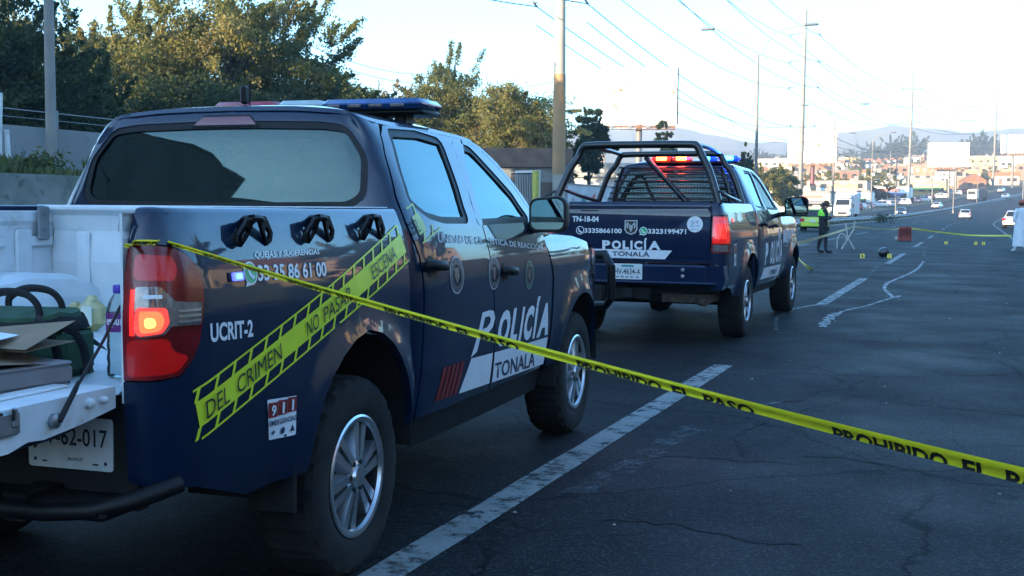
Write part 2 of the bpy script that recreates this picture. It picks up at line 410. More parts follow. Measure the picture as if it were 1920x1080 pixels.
# lane markings on the near carriageway: dashes of 7 m, measured from the photograph
def dash(u,y0,y1,w_=.17,m=LINE,h=.004):
    o=sheet('lane_marking',m,u-w_/2,u+w_/2,y0,y1,h,1,.5,jag=.006)
for y0,y1 in ((-11.2,-4.2),(3.2,10.85),(18.3,26.0),(33.4,41.5),(49.5,57),(64.5,72),(80,87),(95,102),(110,117),(125,132),(141,148),(158,165),(175,182)): dash(-2.08,y0,y1)
for y0,y1 in ((-5,2),(14,21),(29,36),(44,51),(57.5,66.5),(73,81.5),(90,97),(106,113),(122,129),(140,147),(160,167)): dash(-6.35,y0,y1)
for k_ in range(60): dash(1.95+.02*k_*0,2+k_*5+.0,2+k_*5+5.0,.15) if 6<k_<50 else None
for k_ in range(30): dash(-15.9,40+k_*14,46+k_*14,.15,h=.024); dash(-20.0,40+k_*14,46+k_*14,.15,h=.024)
def trail(name,pts,wd,m,h=.0045,seed=1):
    rg=random.Random(seed); P=crom([(x,y,0) for x,y in pts],10); b=MB(); I=[]
    for i,(x,y,_) in enumerate(P):
        a=P[max(0,i-1)];c=P[min(len(P)-1,i+1)]; dx,dy=c[0]-a[0],c[1]-a[1]; l=math.hypot(dx,dy) or 1; w0=wd*rg.uniform(.6,1.25); I.append((b.p((x-dy/l*w0/2,y+dx/l*w0/2,h)),b.p((x+dy/l*w0/2,y-dx/l*w0/2,h))))
    for p_,q_ in zip(I,I[1:]): b.face((p_[0],p_[1],q_[1],q_[0]))
    return tag(b.build(name,m),kind='structure')
trail('chalk_line',[(-2.36,17.35),(-2.25,17.9),(-2.11,18.5)],.055,CHALK,seed=2)
trail('chalk_line',[(-2.34,17.2),(-2.36,16.0),(-2.18,14.6),(-2.02,13.9)],.05,FAINT,seed=3)
trail('chalk_line',[(-1.66,14.9),(-1.70,15.6),(-1.72,16.4),(-1.70,17.1)],.13,CHALK,seed=4); trail('chalk_line',[(-1.71,16.9),(-1.60,17.7),(-1.45,18.35),(-1.30,19.5),(-1.15,20.6)],.055,CHALK,seed=5)
trail('chalk_line',[(-1.10,20.9),(-1.16,20.5),(-1.36,21.9),(-1.46,22.8),(-1.52,24.3),(-1.45,25.7),(-1.38,26.8),(-1.30,28.3),(-1.24,29.8),(-1.22,32),(-1.25,35.5)],.07,CHALK,seed=6)
trail('chalk_line',[(-2.03,26.4),(-2.10,28),(-2.16,30.1),(-2.22,32),(-2.25,33.4)],.07,FAINT,seed=7); trail('chalk_line',[(-1.38,39.5),(-1.45,42),(-1.63,46),(-1.9,47)],.09,FAINT,seed=8)
trail('chalk_line',[(-1.95,14.2),(-1.80,14.35)],.08,FAINT,seed=9); trail('chalk_line',[(-1.93,13.75),(-1.76,13.9)],.07,FAINT,seed=10); trail('chalk_line',[(-1.93,27.2),(-1.75,27.6)],.12,FAINT,seed=11)
trail('scuff_mark',[(-1.80,5.6),(-1.74,6.3),(-1.70,7.0),(-1.62,7.7)],.17,worn_paint('scuffed_asphalt',(.10,.115,.12),.44,.75,6),seed=12); trail('scuff_mark',[(-1.40,8.75),(-1.28,8.9)],.07,FAINT,seed=13)
CRK=mat('crack_black',(.004,.004,.005),rough=1)
for i,(wd,pts) in enumerate(((.022,[(-1.02,9.75),(-1.12,9.45),(-1.16,9.1),(-1.36,8.85),(-1.42,8.5)]),(.02,[(-1.22,8.2),(-1.33,7.7),(-1.33,7.35),(-1.22,7.05),(-1.17,6.75)]),(.014,[(-1.85,6.5),(-1.62,6.7),(-1.42,6.75),(-1.17,6.75),(-1.0,6.8),(-.8,6.75)]),
 (.016,[(-.85,7.0),(-.62,7.05),(-.45,6.95),(-.25,6.85),(.0,6.7)]),(.02,[(.28,12.2),(.42,11.6),(.44,10.8),(.43,10.2),(.52,9.8),(.47,9.2)]),(.014,[(-.6,12.8),(-.1,12.5),(.2,12.2)]),(.016,[(-1.55,5.2),(-1.2,5.25),(-.9,5.1),(-.55,5.15)]),(.013,[(-2.6,13.0),(-2.2,12.8),(-1.7,12.9)]))):
    rr=random.Random(40+i); q=[]
    for a,c_ in zip(pts,pts[1:]):
        n=max(2,int(math.dist(a,c_)/.07)); q+=[(a[0]+(c_[0]-a[0])*k/n+rr.uniform(-.022,.022),a[1]+(c_[1]-a[1])*k/n+rr.uniform(-.03,.03)) for k in range(n)]
    trail('road_crack',q,wd,CRK,.0035,seed=60+i)
rg=random.Random(5)
litter=MB()
for k_ in range(260):
    x,y=rg.uniform(-2,5.5),rg.uniform(3,40); r_=rg.uniform(.004,.016); litter.mi=0; n0=[(x+r_*math.cos(t+k_)*rg.uniform(.6,1.2),y+r_*math.sin(t+k_)*rg.uniform(.6,1.2)) for t in np.linspace(0,2*PI,6)[:-1]]
    A=[litter.p((a,c_,.003)) for a,c_ in n0]; T_=litter.p((x,y,.004+r_*.6)); [litter.face((A[i],A[(i+1)%5],T_)) for i in range(5)]
tag(litter.build('gravel',mat('pale_grit',(.30,.29,.27),rough=.9,var=.5,vscale=3)),kind='stuff')
# guard rail along the median
GALV=mat('galvanised_steel',(.30,.30,.29),rough=.45,metal=.6,var=.3,vscale=2)
gr=thing('guard_rail',(0,0,0),0,'long steel guard rail on low posts along the median beside the green car','guard rail'); 
def rail_beam(u,z0,y0,y1):
    b=MB(); n=int((y1-y0)/6); pr_=[(0,0),(.05,.04),(.0,.10),(.0,.16),(.05,.22),(0,.27)]
    I=[[b.p((xr(y0+(y1-y0)*i/n)+u+a,y0+(y1-y0)*i/n,zr(y0+(y1-y0)*i/n)+z0+z)) for a,z in pr_] for i in range(n+1)]
    for i in range(n):
        for j in range(len(pr_)-1): b.face((I[i][j],I[i+1][j],I[i+1][j+1],I[i][j+1]))
    return b.build('beam',GALV,gr)
rail_beam(-11.62,.42,20,420)
b=MB(); 
for i in range(60): y=22+i*6.6; b.box((xr(y)-11.72,y,zr(y)+.36),(.10,.12,.78))
pb=b.build('post_row',GALV,gr); pb['kind']='stuff'
b=MB(); n=66
for i in range(n):
    ya,yb=20+i*6,26+i*6; q=[[(xr(y)+u_,y,zr(y)+z) for u_,z in ((-12.25,.0),(-12.1,.35),(-11.95,.62),(-11.85,.62),(-11.8,.3),(-11.7,0.0))] for y in (ya,yb)]
    for k_ in range(5): b.poly([q[0][k_],q[0][k_+1],q[1][k_+1],q[1][k_]])
tag(b.build('median_barrier',CONC,ang=30),'low weathered concrete barrier on the median behind the guard rail','barrier')
# retaining wall at the far side of the opposite carriageway
b=MB()
for i in range(26):
    ya,yb=-60+i*5,-55+i*5; h=lambda y:(2.25-1.3*sm((y-62)/14)); q=[[(-24.45,y,-.05),(-24.62,y,h(y)),(-24.95,y,h(y)+.02),(-24.95,y,h(y)-.5)] for y in (ya,yb)]
    for k_ in range(3): b.poly([q[0][k_],q[0][k_+1],q[1][k_+1],q[1][k_]])
tag(b.build('retaining_wall',mat('mossy_concrete',(.20,.20,.18),rough=.9,c2=(.11,.12,.10),vscale=.9,bump=.3,bscale=20,wear=((.05,.055,.045),.55,2)),ang=30),'grey stained retaining wall along the far carriageway below the grassy bank','wall')
# ================================================================ materials of the vehicles
NAVY=mat('navy_paint',(.001,.0095,.034),rough=.38,spec=.12,coat=1.0,bump=.012,bscale=900,c2=(.0015,.009,.028),vscale=1.4,wear=((.022,.028,.040),.62,2.4))
NAVY2=mat('navy_paint_matt_dust',(.001,.008,.034),rough=.4,spec=.12,coat=.9,bump=.015,bscale=700,wear=((.024,.022,.022),.66,5))
BLACK=mat('black_plastic',(.006,.006,.007),rough=.5,spec=.3,var=.4,vscale=30,bump=.1,bscale=400)
RUBBER=mat('tyre_rubber',(.010,.010,.011),rough=.9,spec=.25,c2=(.020,.019,.018),vscale=9,bump=.25,bscale=90)
DARK=mat('underbody_black',(.006,.006,.006),rough=.9)
INTER=mat('dark_interior',(.012,.013,.014),rough=.8)
SILVER=mat('alloy_silver',(.55,.57,.6),rough=.28,metal=.9,var=.15,vscale=14,bump=.02,bscale=200)
STEEL=mat('brushed_steel',(.35,.36,.37),rough=.4,metal=.8,var=.3,vscale=30)
WHITE_LINER=mat('white_bed_paint',(.62,.65,.66),rough=.55,var=.12,vscale=5,bump=.08,bscale=40,wear=((.42,.40,.37),.58,5))
DECAL_W=mat('white_vinyl',(.72,.74,.76),rough=.4,var=.07,vscale=20)
DECAL_G=mat('pale_worn_vinyl',(.50,.58,.66),rough=.4,var=.3,vscale=40)
DECAL_Y=mat('lime_yellow_vinyl',(.62,.72,.03),rough=.38,var=.08,vscale=14)
DECAL_K=mat('black_vinyl',(.012,.012,.014),rough=.45)
DECAL_B=mat('navy_vinyl',(.02,.03,.07),rough=.4)
DECAL_R=mat('dark_red_vinyl',(.22,.02,.02),rough=.4,var=.2,vscale=20)
DECAL_GRN=mat('green_vinyl',(.06,.42,.16),rough=.4)
GLASS=glass_mat('tinted_window',(.01,.03,.035),2.3,.12,(.74,1,1,1))
GLASS_R=glass_mat('rear_window_tint',(.012,.03,.03),1.78,.10,(.72,.95,.90,1))
LENS_R=mat('red_lens',(.32,.006,.012),rough=.2,coat=.35,emis=(1,.02,.04),es=.022,var=.45,vscale=9,bump=.08,bscale=220)
LENS_RD=mat('dark_red_lens',(.24,.006,.010),rough=.2,coat=.22,var=.5,vscale=7,bump=.05,bscale=160)
LENS_ON=mat('red_lens_lit',(.5,.01,.01),rough=.15,emis=(1,.02,.015),es=.35)
LENS_GLOW=mat('lamp_lit_core',(1,.3,.1),rough=.3,emis=(1,.50,.10),es=.42)
LENS_GLOW_R=mat('lamp_lit_red',(1,.05,.03),rough=.3,emis=(1,.04,.03),es=.30,var=.3,vscale=40,bump=.3,bscale=150)
LENS_C=mat('clear_lens',(.24,.20,.20),rough=.12,coat=1,metal=.35,var=.4,vscale=60)
BLUE_ON=mat('blue_strobe_lit',(.05,.1,1),rough=.2,emis=(.01,.05,1),es=.8)
BLUE_CORE=mat('blue_strobe_core',(.2,.6,1),rough=.2,emis=(.03,.38,1),es=2.2)
RED_ON=mat('red_strobe_lit',(1,.1,.05),rough=.2,emis=(1,.02,.015),es=.8)
RED_CORE=mat('red_strobe_core',(1,.3,.1),rough=.2,emis=(1,.16,.03),es=2.4)
BAR_R=mat('red_bar_lens',(.35,.02,.035),rough=.25,coat=.6,var=.2,vscale=12)
BAR_W=mat('clear_bar_lens',(.42,.50,.50),rough=.25,coat=.6,var=.2,vscale=12)
BAR_B=mat('blue_bar_lens',(.02,.09,.28),rough=.2,coat=.8,var=.3,vscale=12)
PLATE=mat('plate_white',(.62,.64,.64),rough=.45,var=.1,vscale=30)
MIRROR=mat('mirror_glass',(.16,.24,.25),rough=.02,metal=1)

def flare(y,z,cy,cz,Rr,a):
    r=math.hypot(y-cy,z-cz)-Rr
    if r<0: return a
    t=min(1,r/.16); return a*(1-t)**2*(1+2*t)
def mir(S): return lambda u,z:(lambda q:(-q[0],q[1],q[2]))(S(u,z))
def ring_inset(pts,d):
    """shrink (d>0) or grow a closed outline"""
    n=len(pts);A=sum(pts[i][0]*pts[(i+1)%n][1]-pts[(i+1)%n][0]*pts[i][1] for i in range(n)); s=1 if A>0 else -1; out=[]
    for i in range(n):
        p=Vector(pts[i]);e1=(p-Vector(pts[i-1])).normalized();e2=(Vector(pts[(i+1)%n])-p).normalized()
        n1=Vector((-e1.y,e1.x));n2=Vector((-e2.y,e2.x));b=(n1+n2); b=b.normalized() if b.length>1e-5 else n1
        k=min(2,1/max(.3,b.dot(n1))); q=p+b*(d*s*k); out.append((q.x,q.y))
    return out
def wheel(root,name,loc,Rt,wt,Rr,side,spokes,seed=0):
    """tyre with lugs, alloy rim and hub; the outer face looks along side*x"""
    w_=node('wheel',root,loc); rg=random.Random(seed); n=96; h=wt/2; s=side
    prof=[(Rr-.012,-h*.8),(Rr+.02,-h*.98),(Rr+.07,-h),(Rt-.045,-h*.97),(Rt-.018,-h*.9),(Rt-.004,-h*.72),(Rt,-h*.3),(Rt,h*.3),(Rt-.004,h*.72),(Rt-.018,h*.9),(Rt-.045,h*.97),(Rt-.075,h),(Rr+.05,h*.99),(Rr+.02,h*.96),(Rr-.012,h*.8)]
    mb=MB(); mb.lathe([(r,a*s) for r,a in prof],axis='x',n=n)
    V=[]
    for k,(x,y,z) in enumerate(mb.v):
        ring=k//n;i=k%n; r=math.hypot(y,z); d=0
        if 4<=ring<=9:
            d=-.012 if ((i+ring*2)%4 in (0,)) else 0
        elif ring in (3,10): d=-.006 if i%4<2 else .004
        f=(r+d)/r; V.append((x,y*f,z*f))
    mb.v=V; 
    if s<0: mb.f=[f[::-1] for f in mb.f]
    mb.build('tyre',RUBBER,w_,ang=28)
    mb=MB(); mb.lathe([(Rr-.012,h*.80*s),(Rr+.004,h*.93*s),(Rr-.004,h*.97*s),(Rr-.020,h*.95*s),(Rr-.026,h*.84*s)],axis='x',n=48)
    f0=h*.74*s
    if spokes=='split':
        for k in range(6):
            for e in (-1,1):
                a=2*PI*k/6+.26
                def P(r,o,x): c_,s_=math.cos(a),math.sin(a); return (x,c_*r-s_*o,s_*r+c_*o)
                o0,o1=e*.021,e*.040
                pts=[(.05,o0-.015),(Rr-.022,o1-.022),(Rr-.022,o1+.028),(.05,o0+.015)]
                A=[mb.p(P(r,o,f0-.03*s)) for r,o in pts]; B=[mb.p(P(r+(.01 if r<.1 else -.004),o*.93+e*.0,f0+(.022 if r<.1 else .010)*s)) for r,o in [(q[0],q[1]*.9) for q in pts]]
                mb.face(B if s>0 else B[::-1])
                for i in range(4): j=(i+1)%4; mb.face((A[i],A[j],B[j],B[i]))
    else:
        for k in range(7):
            a=2*PI*k/7+.2
            def P(r,o,x): c_,s_=math.cos(a),math.sin(a); return (x,c_*r-s_*o,s_*r+c_*o)
            pts=[(.05,-.03),(Rr-.02,-.04),(Rr-.02,.04),(.05,.03)]
            A=[mb.p(P(r,o,f0-.03*s)) for r,o in pts]; B=[mb.p(P(r,o*.7,f0+.012*s)) for r,o in pts]
            mb.face(B)
            for i in range(4): j=(i+1)%4; mb.face((A[i],A[j],B[j],B[i]))
    mb.lathe([(.075,f0-.03*s),(.072,f0+.012*s),(.045,f0+.022*s),(.04,f0+.034*s),(.001,f0+.036*s)],axis='x',n=24)
    mb.build('rim',SILVER,w_,ang=30)
    mb=MB(); mb.lathe([(Rr-.012,-h*.8*s),(Rr-.035,-h*.6*s),(Rr-.036,h*.55*s),(Rr-.026,h*.84*s)],axis='x',n=40); mb.lathe([(.001,f0-.045*s),(Rr-.037,f0-.045*s),(Rr-.037,f0-.075*s)],axis='x',n=32); mb.lathe([(Rr-.036,f0-.09*s),(.001,f0-.09*s)],axis='x',n=32)
    for k in range(6):
        a=2*PI*k/6; mb.lathe([(.011,f0-.02*s),(.011,f0+.024*s),(.001,f0+.026*s)],(0,math.cos(a)*.057,math.sin(a)*.057),'x',8)
    mb.build('hub',DARK,w_)
    return w_
def cap_mesh(mb,B,C,n=10,pw=2.3):
    """dome from a boundary curve B to a spine C"""
    I=[]
    for b,c_ in zip(B,C):
        b=Vector(b);c_=Vector(c_); row=[]
        for k in range(n+1):
            v=k/n; q=b.lerp(c_,v); q.z=b.z+(c_.z-b.z)*(1-(1-v)**pw); row.append(mb.p(q))
        I.append(row)
    for i in range(len(I)-1):
        for k in range(n): mb.face((I[i][k],I[i+1][k],I[i+1][k+1],I[i][k+1]))

def pickup(c):
    """a crew-cab pickup from its measured outlines: bed sides, cab, doors, glass, roof, nose, wheels"""
    root=thing(c['name'],c['loc'],c['rz'],c['label'],'pickup truck',c['group'])
    P=c['paint']; bed,cab,fen=c['bed'],c['cab'],c['fen']; WB=c['wb']; WR=c['wr']; k=c['k']
    H={}
    for s in (1,-1):
        M=(lambda S:S) if s>0 else mir; fl=s<0
        # --- bed side with the wheel arch and the tail lamp cut out
        mb=MB(); mb.fill([c['bed_out']],M(bed),.07,flip=fl,rim=.03)
        # rail cap rolling over to the inside
        ys=np.linspace(c['bed_out_rail'][0],c['bed_out_rail'][1],30); ro=c['rail']
        rows=[[(lambda x,y,nx,ny,o,z:(s*(x+nx*o),y+ny*o,z))(*c['bedplan'](u),o,z) for o,z in ro] for u in ys]
        ids=[[mb.p(q) for q in r_] for r_ in rows]
        for i in range(len(ids)-1):
            for j in range(len(ro)-1):
                q=(ids[i][j],ids[i+1][j],ids[i+1][j+1],ids[i][j+1]); mb.face(q if s>0 else q[::-1])
        o=mb.build('bed_side',P,root); H['bed_side',s]=o
        # --- tail lamp
        lm=MB(); Sb=M(bed); So=offset_surface(Sb,.006,fl); lm.fill([c['lamp']],So,.03,flip=fl,rim=.03); lm.n={k_:v for k_,v in lm.n.items()}
        L_=lm.build('tail_light',c['lamp_mat'],root); H['lamp',s]=L_
        # --- doors with windows
        for key in ('rear','front'):
            d=c[key+'_door']; wn=c[key+'_side_win']; hole=ring_inset(wn,-.022)
            mb=MB(); mb.fill([d,hole],M(cab),.07,flip=fl,rim=.03); D=mb.build('door',P,root); H['door',key,s]=D
            tr=MB(); tr.fill([ring_inset(wn,-.024),ring_inset(wn,.012)],offset_surface(M(cab),-.006,fl),.05,flip=fl,rim=.02); tr.build('window_trim',BLACK,D)
            g=MB(); g.fill([wn],offset_surface(M(cab),-.014,fl),.08,flip=fl); g.build('window',c.get(key+'_glass',GLASS),D)
            hu,hz=c[key+'_handle']; hb=MB(); So=offset_surface(M(cab),.0,fl)
            def hp(a,b,d_): return offset_surface(M(cab),d_,fl)(hu+a,hz+b)
            path=[hp(-.10,.004,.012),hp(-.09,.006,.036),hp(-.03,.002,.05),hp(.04,-.003,.046),hp(.085,-.006,.03),hp(.10,-.006,.008)]
            hb.tube(path,[.013,.019,.024,.022,.017,.011],10,squash=.75)
            hb.fill([[(hu-.012+.045*math.cos(t),hz-.002+.05*math.sin(t)) for t in np.linspace(0,2*PI,17)[:-1]]],offset_surface(M(cab),.002,fl),.03,flip=fl)
            hb.build('door_handle',BLACK,D)
        # --- A pillar strip and lower sill
        mb=MB(); mb.fill([c['apillar']],M(cab),.06,flip=fl,rim=.02); mb.build('windscreen_pillar',P,root)
        mb=MB(); a0,a1=c['sill']; zs=c['sillz']
        mb.grid(lambda a,b:M(cab)(a0+(a1-a0)*a,zs[0]+(zs[1]-zs[0])*b),12,3); 
        mb.v=[(x-.022*(1 if x>0 else -1),y,z) for x,y,z in mb.v]
        if fl: mb.f=[f[::-1] for f in mb.f]
        mb.build('sill',BLACK,root)
        # --- front wing
        mb=MB(); mb.fill([c['fen_out']],M(fen),.07,flip=fl,rim=.03); H['wing',s]=mb.build('front_wing',P,root)
        hl=MB(); hl.fill([c['headlamp']],offset_surface(M(fen),.006,fl),.05,flip=fl,rim=.03); hl.build('headlight',LENS_C,root)
        # --- wheels, arch liners, flaps
        for yy in (0,WB):
            wheel(root,'wheel',(s*c['track'],yy,WR),WR,c['wt'],c['rr'],s,c['spokes'],int(yy*10)+s)
            lb=MB(); Ra=c['archR']+.03
            lb.grid(lambda a,b:(s*(.52+.40*b*c['wscale']),yy-Ra*math.cos(PI*(.0+a)),WR+.02+Ra*math.sin(PI*(.0+a))),18,2); lb.build('wheel_arch_liner',DARK,root)
            
            if yy==0 and not c.get('rear_flap',True): continue
            fb=MB(); yb=yy-c['archR']-.02; fb.rbox((s*.85*c['wscale'],yb,.50),(.19,.018,.28),.02); fb.build('mud_flap',RUBBER,root)
        # --- mirror
        mx,my,mz=c['mirror']; mb=MB(); mb.tf=Matrix.Scale(-1,4,(1,0,0)) if s<0 else None
        mw,mh=c['mirror_size']
        prof=rounded([(-mw/2,-mh/2),(mw/2,-mh/2),(mw/2,mh*.38),(mw*.3,mh/2),(-mw/2,mh*.42)],.05)
        A=[[mb.p((mx+a*f_,my+yy_,mz+b*f_)) for a,b in prof] for yy_,f_ in ((-.05,.97),(-.04,1.0),(.03,.96),(.08,.78),(.11,.45))]
        mb.face(A[0])
        for q0,q1 in zip(A,A[1:]):
            for i in range(len(prof)): j=(i+1)%len(prof); mb.face((q0[i],q1[i],q1[j],q0[j]))
        mb.face(A[-1][::-1])
        mb.tube([(mx-mw*.35,my+.03,mz-mh*.35),(mx-mw*.8,my+.05,mz-mh*.42),(mx-mw*.8-.08,my+.08,mz-mh*.4)],[.035,.03,.04],8)
        if s<0: mb.f=[f[::-1] for f in mb.f]
        mo=mb.build('side_mirror',c['mirror_mat'],root)
        gb=MB(); gb.poly([(s*(mx+a*.86),my-.052,mz+b*.84) for a,b in (prof if s>0 else prof[::-1])]); gb.build('mirror_glass',MIRROR,mo,smooth=False)
    # --- cab back wall and corner pillars
    mb=MB(); mb.fill([c['shell'],c['back_win_hole']],cab,.06,rim=.03); H['cab']=mb.build('cab',P,root)
    g=MB(); g.fill([ring_inset(c['back_win'],-.004)],offset_surface(cab,-.012),.08); rw=g.build('rear_window',GLASS_R,root)
    g=MB(); g.fill([ring_inset(c['back_win'],-.03),ring_inset(c['back_win'],.010)],offset_surface(cab,-.004),.05); g.build('window_trim',BLACK,rw)
    # --- roof with its rail over the doors
    mb=MB(); us=list(np.linspace(0,c['roof_u'],46)); 
    for s in (1,-1):
        ff=cab if s>0 else mir(cab)
        B0=[Vector(ff(u,c['ztop'](u)-.022)) for u in us]; B=[Vector(ff(u,c['ztop'](u))) for u in us]
        C_=[Vector((0,min(max(b.y,c['spine'][0]),c['spine'][1]),c['zc'](min(max(b.y,c['spine'][0]),c['spine'][1])))) for b in B]
        st=len(mb.f); i0=[mb.p(q) for q in B0]; i1=[mb.p(q) for q in B]
        for i in range(len(us)-1): mb.face((i0[i],i0[i+1],i1[i+1],i1[i]))
        cap_mesh(mb,B,C_,10,2.6)
        # front lip down to the windscreen
        A=Vector(ff(us[-1],c['ztop'](us[-1]))); Cn=C_[-1]; fr=Vector((0,A.y+.16,A.z+.035))
        row=[B[-1].lerp(Cn,v/10) for v in range(11)]
        for v in range(11): row[v].z=B[-1].z+(Cn.z-B[-1].z)*(1-(1-v/10)**2.6)
        r2=[A.lerp(fr,v/10) for v in range(11)]
        for v in range(11): r2[v].z=A.z+.035*(1-(1-v/10)**2)
        ia=[mb.p(q) for q in row]; ib=[mb.p(q) for q in r2]
        for v in range(10): mb.face((ia[v],ib[v],ib[v+1],ia[v+1]))
        if s<0: 
            for q in range(st,len(mb.f)): mb.f[q]=mb.f[q][::-1]
    H['roof']=mb.build('roof',P,root,ang=50)
    # --- windscreen
    ac=c['acurve']; mb=MB()
    def ws(a,b):
        t=b*(len(ac)-1); i=min(int(t),len(ac)-2); q=t-i; u=ac[i][0]+(ac[i+1][0]-ac[i][0])*q; z=ac[i][1]+(ac[i+1][1]-ac[i][1])*q
        x,y,z=cab(u,z); return (x*(1-2*a),y+.17*(1-(1-2*a)**2),z+.02*(1-(1-2*a)**2))
    mb.grid(ws,14,10); mb.build('windscreen',GLASS,root)
    # --- bonnet
    mb=MB(); us=np.linspace(c['hood_u'][0],c['hood_u'][1],26)
    for s in (1,-1):
        ff=fen if s>0 else mir(fen); B=[Vector(ff(u,c['hoodz'](u))) for u in us]
        C_=[Vector((0,min(b.y+ (0.25 if i==0 else .25*(1-i/25)),c['nose_y']-.12),c['hoodz'](u)+.075*(1-.55*i/25))) for i,(b,u) in enumerate(zip(B,us))]
        st=len(mb.f); cap_mesh(mb,B,C_,9,2.2)
        if s<0:
            for q in range(st,len(mb.f)): mb.f[q]=mb.f[q][::-1]
    mb.build('bonnet',P,root,ang=50)
    gb=MB(); gb.rbox((0,c['nose_y']-.06,.78),(1.25,.06,.46),.03); gb.build('grille',BLACK,root)
    # --- cab interior
    it=node('interior',root)
    mb=MB(); mb.box((0,(c['cab_y0']+c['cab_y1'])/2,.62),(1.66,c['cab_y1']-c['cab_y0'],.06)); mb.box((0,c['cab_y1']-.12,1.12),(1.6,.34,.26)); mb.build('dashboard',INTER,it)
    for sx in (-.42,.42):
        for yy,z0 in c['seats']:
            mb=MB(); mb.rbox((sx,yy,.98),(.5,.5,.22),.06); mb.rbox((sx,yy-.27,1.26),(.48,.14,.6),.06); mb.rbox((sx,yy-.30,1.62),(.27,.1,.16),.04); mb.build('seat',INTER,it)
    # --- underbody
    mb=MB(); mb.box((0,(c['y0']+c['nose_y'])/2,.56),(1.1,c['nose_y']-c['y0']-.5,.22)); mb.box((0,1.0,.60),(1.5,1.6,.16))
    mb.tube([(-.75,0,WR),(.75,0,WR)],.055,10); mb.lathe([(.001,-.14),(.13,-.09),(.16,0),(.13,.09),(.001,.14)],(0,0,WR),'x',14); mb.tube([(-.75,WB,WR),(.75,WB,WR)],.05,10)
    mb.build('underbody',DARK,root)
    return root,H
# ================================================================ nearest pickup (navy, open tailgate)
OX1=pchip([.40,.55,.75,.95,1.08,1.17,1.27,1.36,1.395,1.415],[-.07,-.03,-.006,.002,.004,-.004,-.022,-.046,-.062,-.085])
bp1=plan([(.80,-1.272),(.85,-1.268),(.895,-1.245),(.93,-1.19),(.947,-1.10),(.952,-1.0),(.956,-.5),(.957,0),(.956,.55)],-1.359)
def bed1(u,z):
    x,y,nx,ny=bp1(u); o=OX1(z)+flare(y,z,0,.385,.50,.03); return x+nx*o,y+ny*o,z
CX1=pchip([.40,.55,.75,.95,1.08,1.17,1.27,1.36,1.42,1.50,1.62,1.72,1.79,1.84],[-.07,-.035,-.008,.001,.004,-.004,-.022,-.046,-.078,-.115,-.178,-.232,-.285,-.36])
CY1=pchip([.40,1.36,1.39,1.5,1.6,1.7,1.76,1.80,1.83,1.87],[0,0,-.002,-.0245,-.0465,-.0695,-.0845,-.098,-.115,-.16])
cp1=plan([(0,.485),(.4,.487),(.72,.494),(.85,.506),(.908,.54),(.938,.61),(.950,.72),(.956,.9),(.957,1.3),(.957,1.8),(.952,2.3),(.94,2.8)])
def mkcab(pl,CX,CY,dk=0):
    hw=pl(2.0)[0]
    def f(u,z):
        s=1 if u>=0 else -1
        a=abs(u); t=min(1,max(0,(a-.70)/.22)); x,y,nx,ny=pl(a+dk*t*t*(3-2*t)); return s*x*(1+CX(z)/hw),y+ny*CY(z),z
    return f
def backwall(pts,CX,hw): return [(x/(1+CX(z)/hw),z) for x,z in pts]      # back-wall outlines are measured as true x, z
cab1=mkcab(cp1,CX1,CY1,0.0263)
OF1=pchip([.40,.55,.75,.95,1.08,1.17,1.22,1.26,1.28],[-.07,-.03,-.006,.002,.004,-.008,-.025,-.06,-.10])
fp1=plan([(.955,2.2),(.950,2.6),(.947,3.0),(.94,3.4),(.90,3.68),(.77,3.88),(.45,3.98),(0,4.0)])
def fen1(u,z):
    x,y,nx,ny=fp1(u); o=OF1(z)+flare(y,z,3.155,.385,.50,.03); return x+nx*o,y+ny*o,z
LAMP1=[(-1.349,.922),(-1.322,.921),(-1.26,.922),(-1.191,.930),(-1.14,.975),(-1.115,1.02),(-1.099,1.083),(-1.088,1.14),(-1.086,1.184),(-1.095,1.22),(-1.112,1.252),(-1.145,1.279),(-1.188,1.296),(-1.26,1.302),(-1.349,1.304)]
arch1=[(.46,.50),(.455,.56),(.42,.63),(.37,.72),(.30,.805),(.22,.875),(.12,.928),(0,.952),(-.12,.928),(-.22,.880),(-.31,.815),(-.37,.745),(-.41,.66),(-.43,.57),(-.44,.50)]
bedout1=[(.43,1.395),(.425,1.04),(.45,.62),(.465,.50)]+arch1+[(-.79,.49),(-1.10,.585),(-1.22,.60),(-1.355,.62),(-1.355,.915)]+[(a-(.006 if a>-1.33 else 0)*0,b) for a,b in ring_inset(LAMP1,-.006)[1:-1]]+[(-1.355,1.311),(-1.355,1.395)]
bedout1=bedout1[:len(bedout1)]
rdoor1=[(.985,.50),(.985,1.02),(.968,1.209),(.925,1.346),(.93,1.47),(.985,1.643),(1.045,1.735),(1.12,1.778),(1.25,1.785),(1.6,1.790),(1.85,1.786),(2.068,1.772),(1.915,1.640),(1.826,1.468),(1.765,1.324),(1.815,1.073),(1.872,.80),(1.90,.50)]
rwin1=rounded([(1.150,1.745),(1.482,1.757),(1.725,1.738),(1.665,1.569),(1.578,1.362),(1.279,1.366),(1.130,1.388),(1.028,1.448),(1.065,1.576)],.025,3)
fdoor1=[(1.913,.50),(1.885,.80),(1.828,1.073),(1.778,1.324),(1.839,1.468),(1.928,1.636),(2.083,1.770),(2.20,1.762),(2.29,1.715),(2.43,1.638),(2.54,1.538),(2.63,1.435),(2.69,1.36),(2.775,1.25),(2.895,1.02),(2.90,.80),(2.865,.50)]
fwin1=rounded([(1.915,1.733),(2.117,1.715),(2.275,1.606),(2.445,1.482),(2.535,1.362),(1.735,1.352)],.02,3)
rwh=[(0,1.422),(.64,1.430),(.693,1.468),(.672,1.63),(.585,1.750),(.48,1.765),(.17,1.772),(0,1.773)]
rearwin1=backwall(rounded(rwh+[(-a,b) for a,b in rwh[1:-1]][::-1],.03,3),CX1,.957)
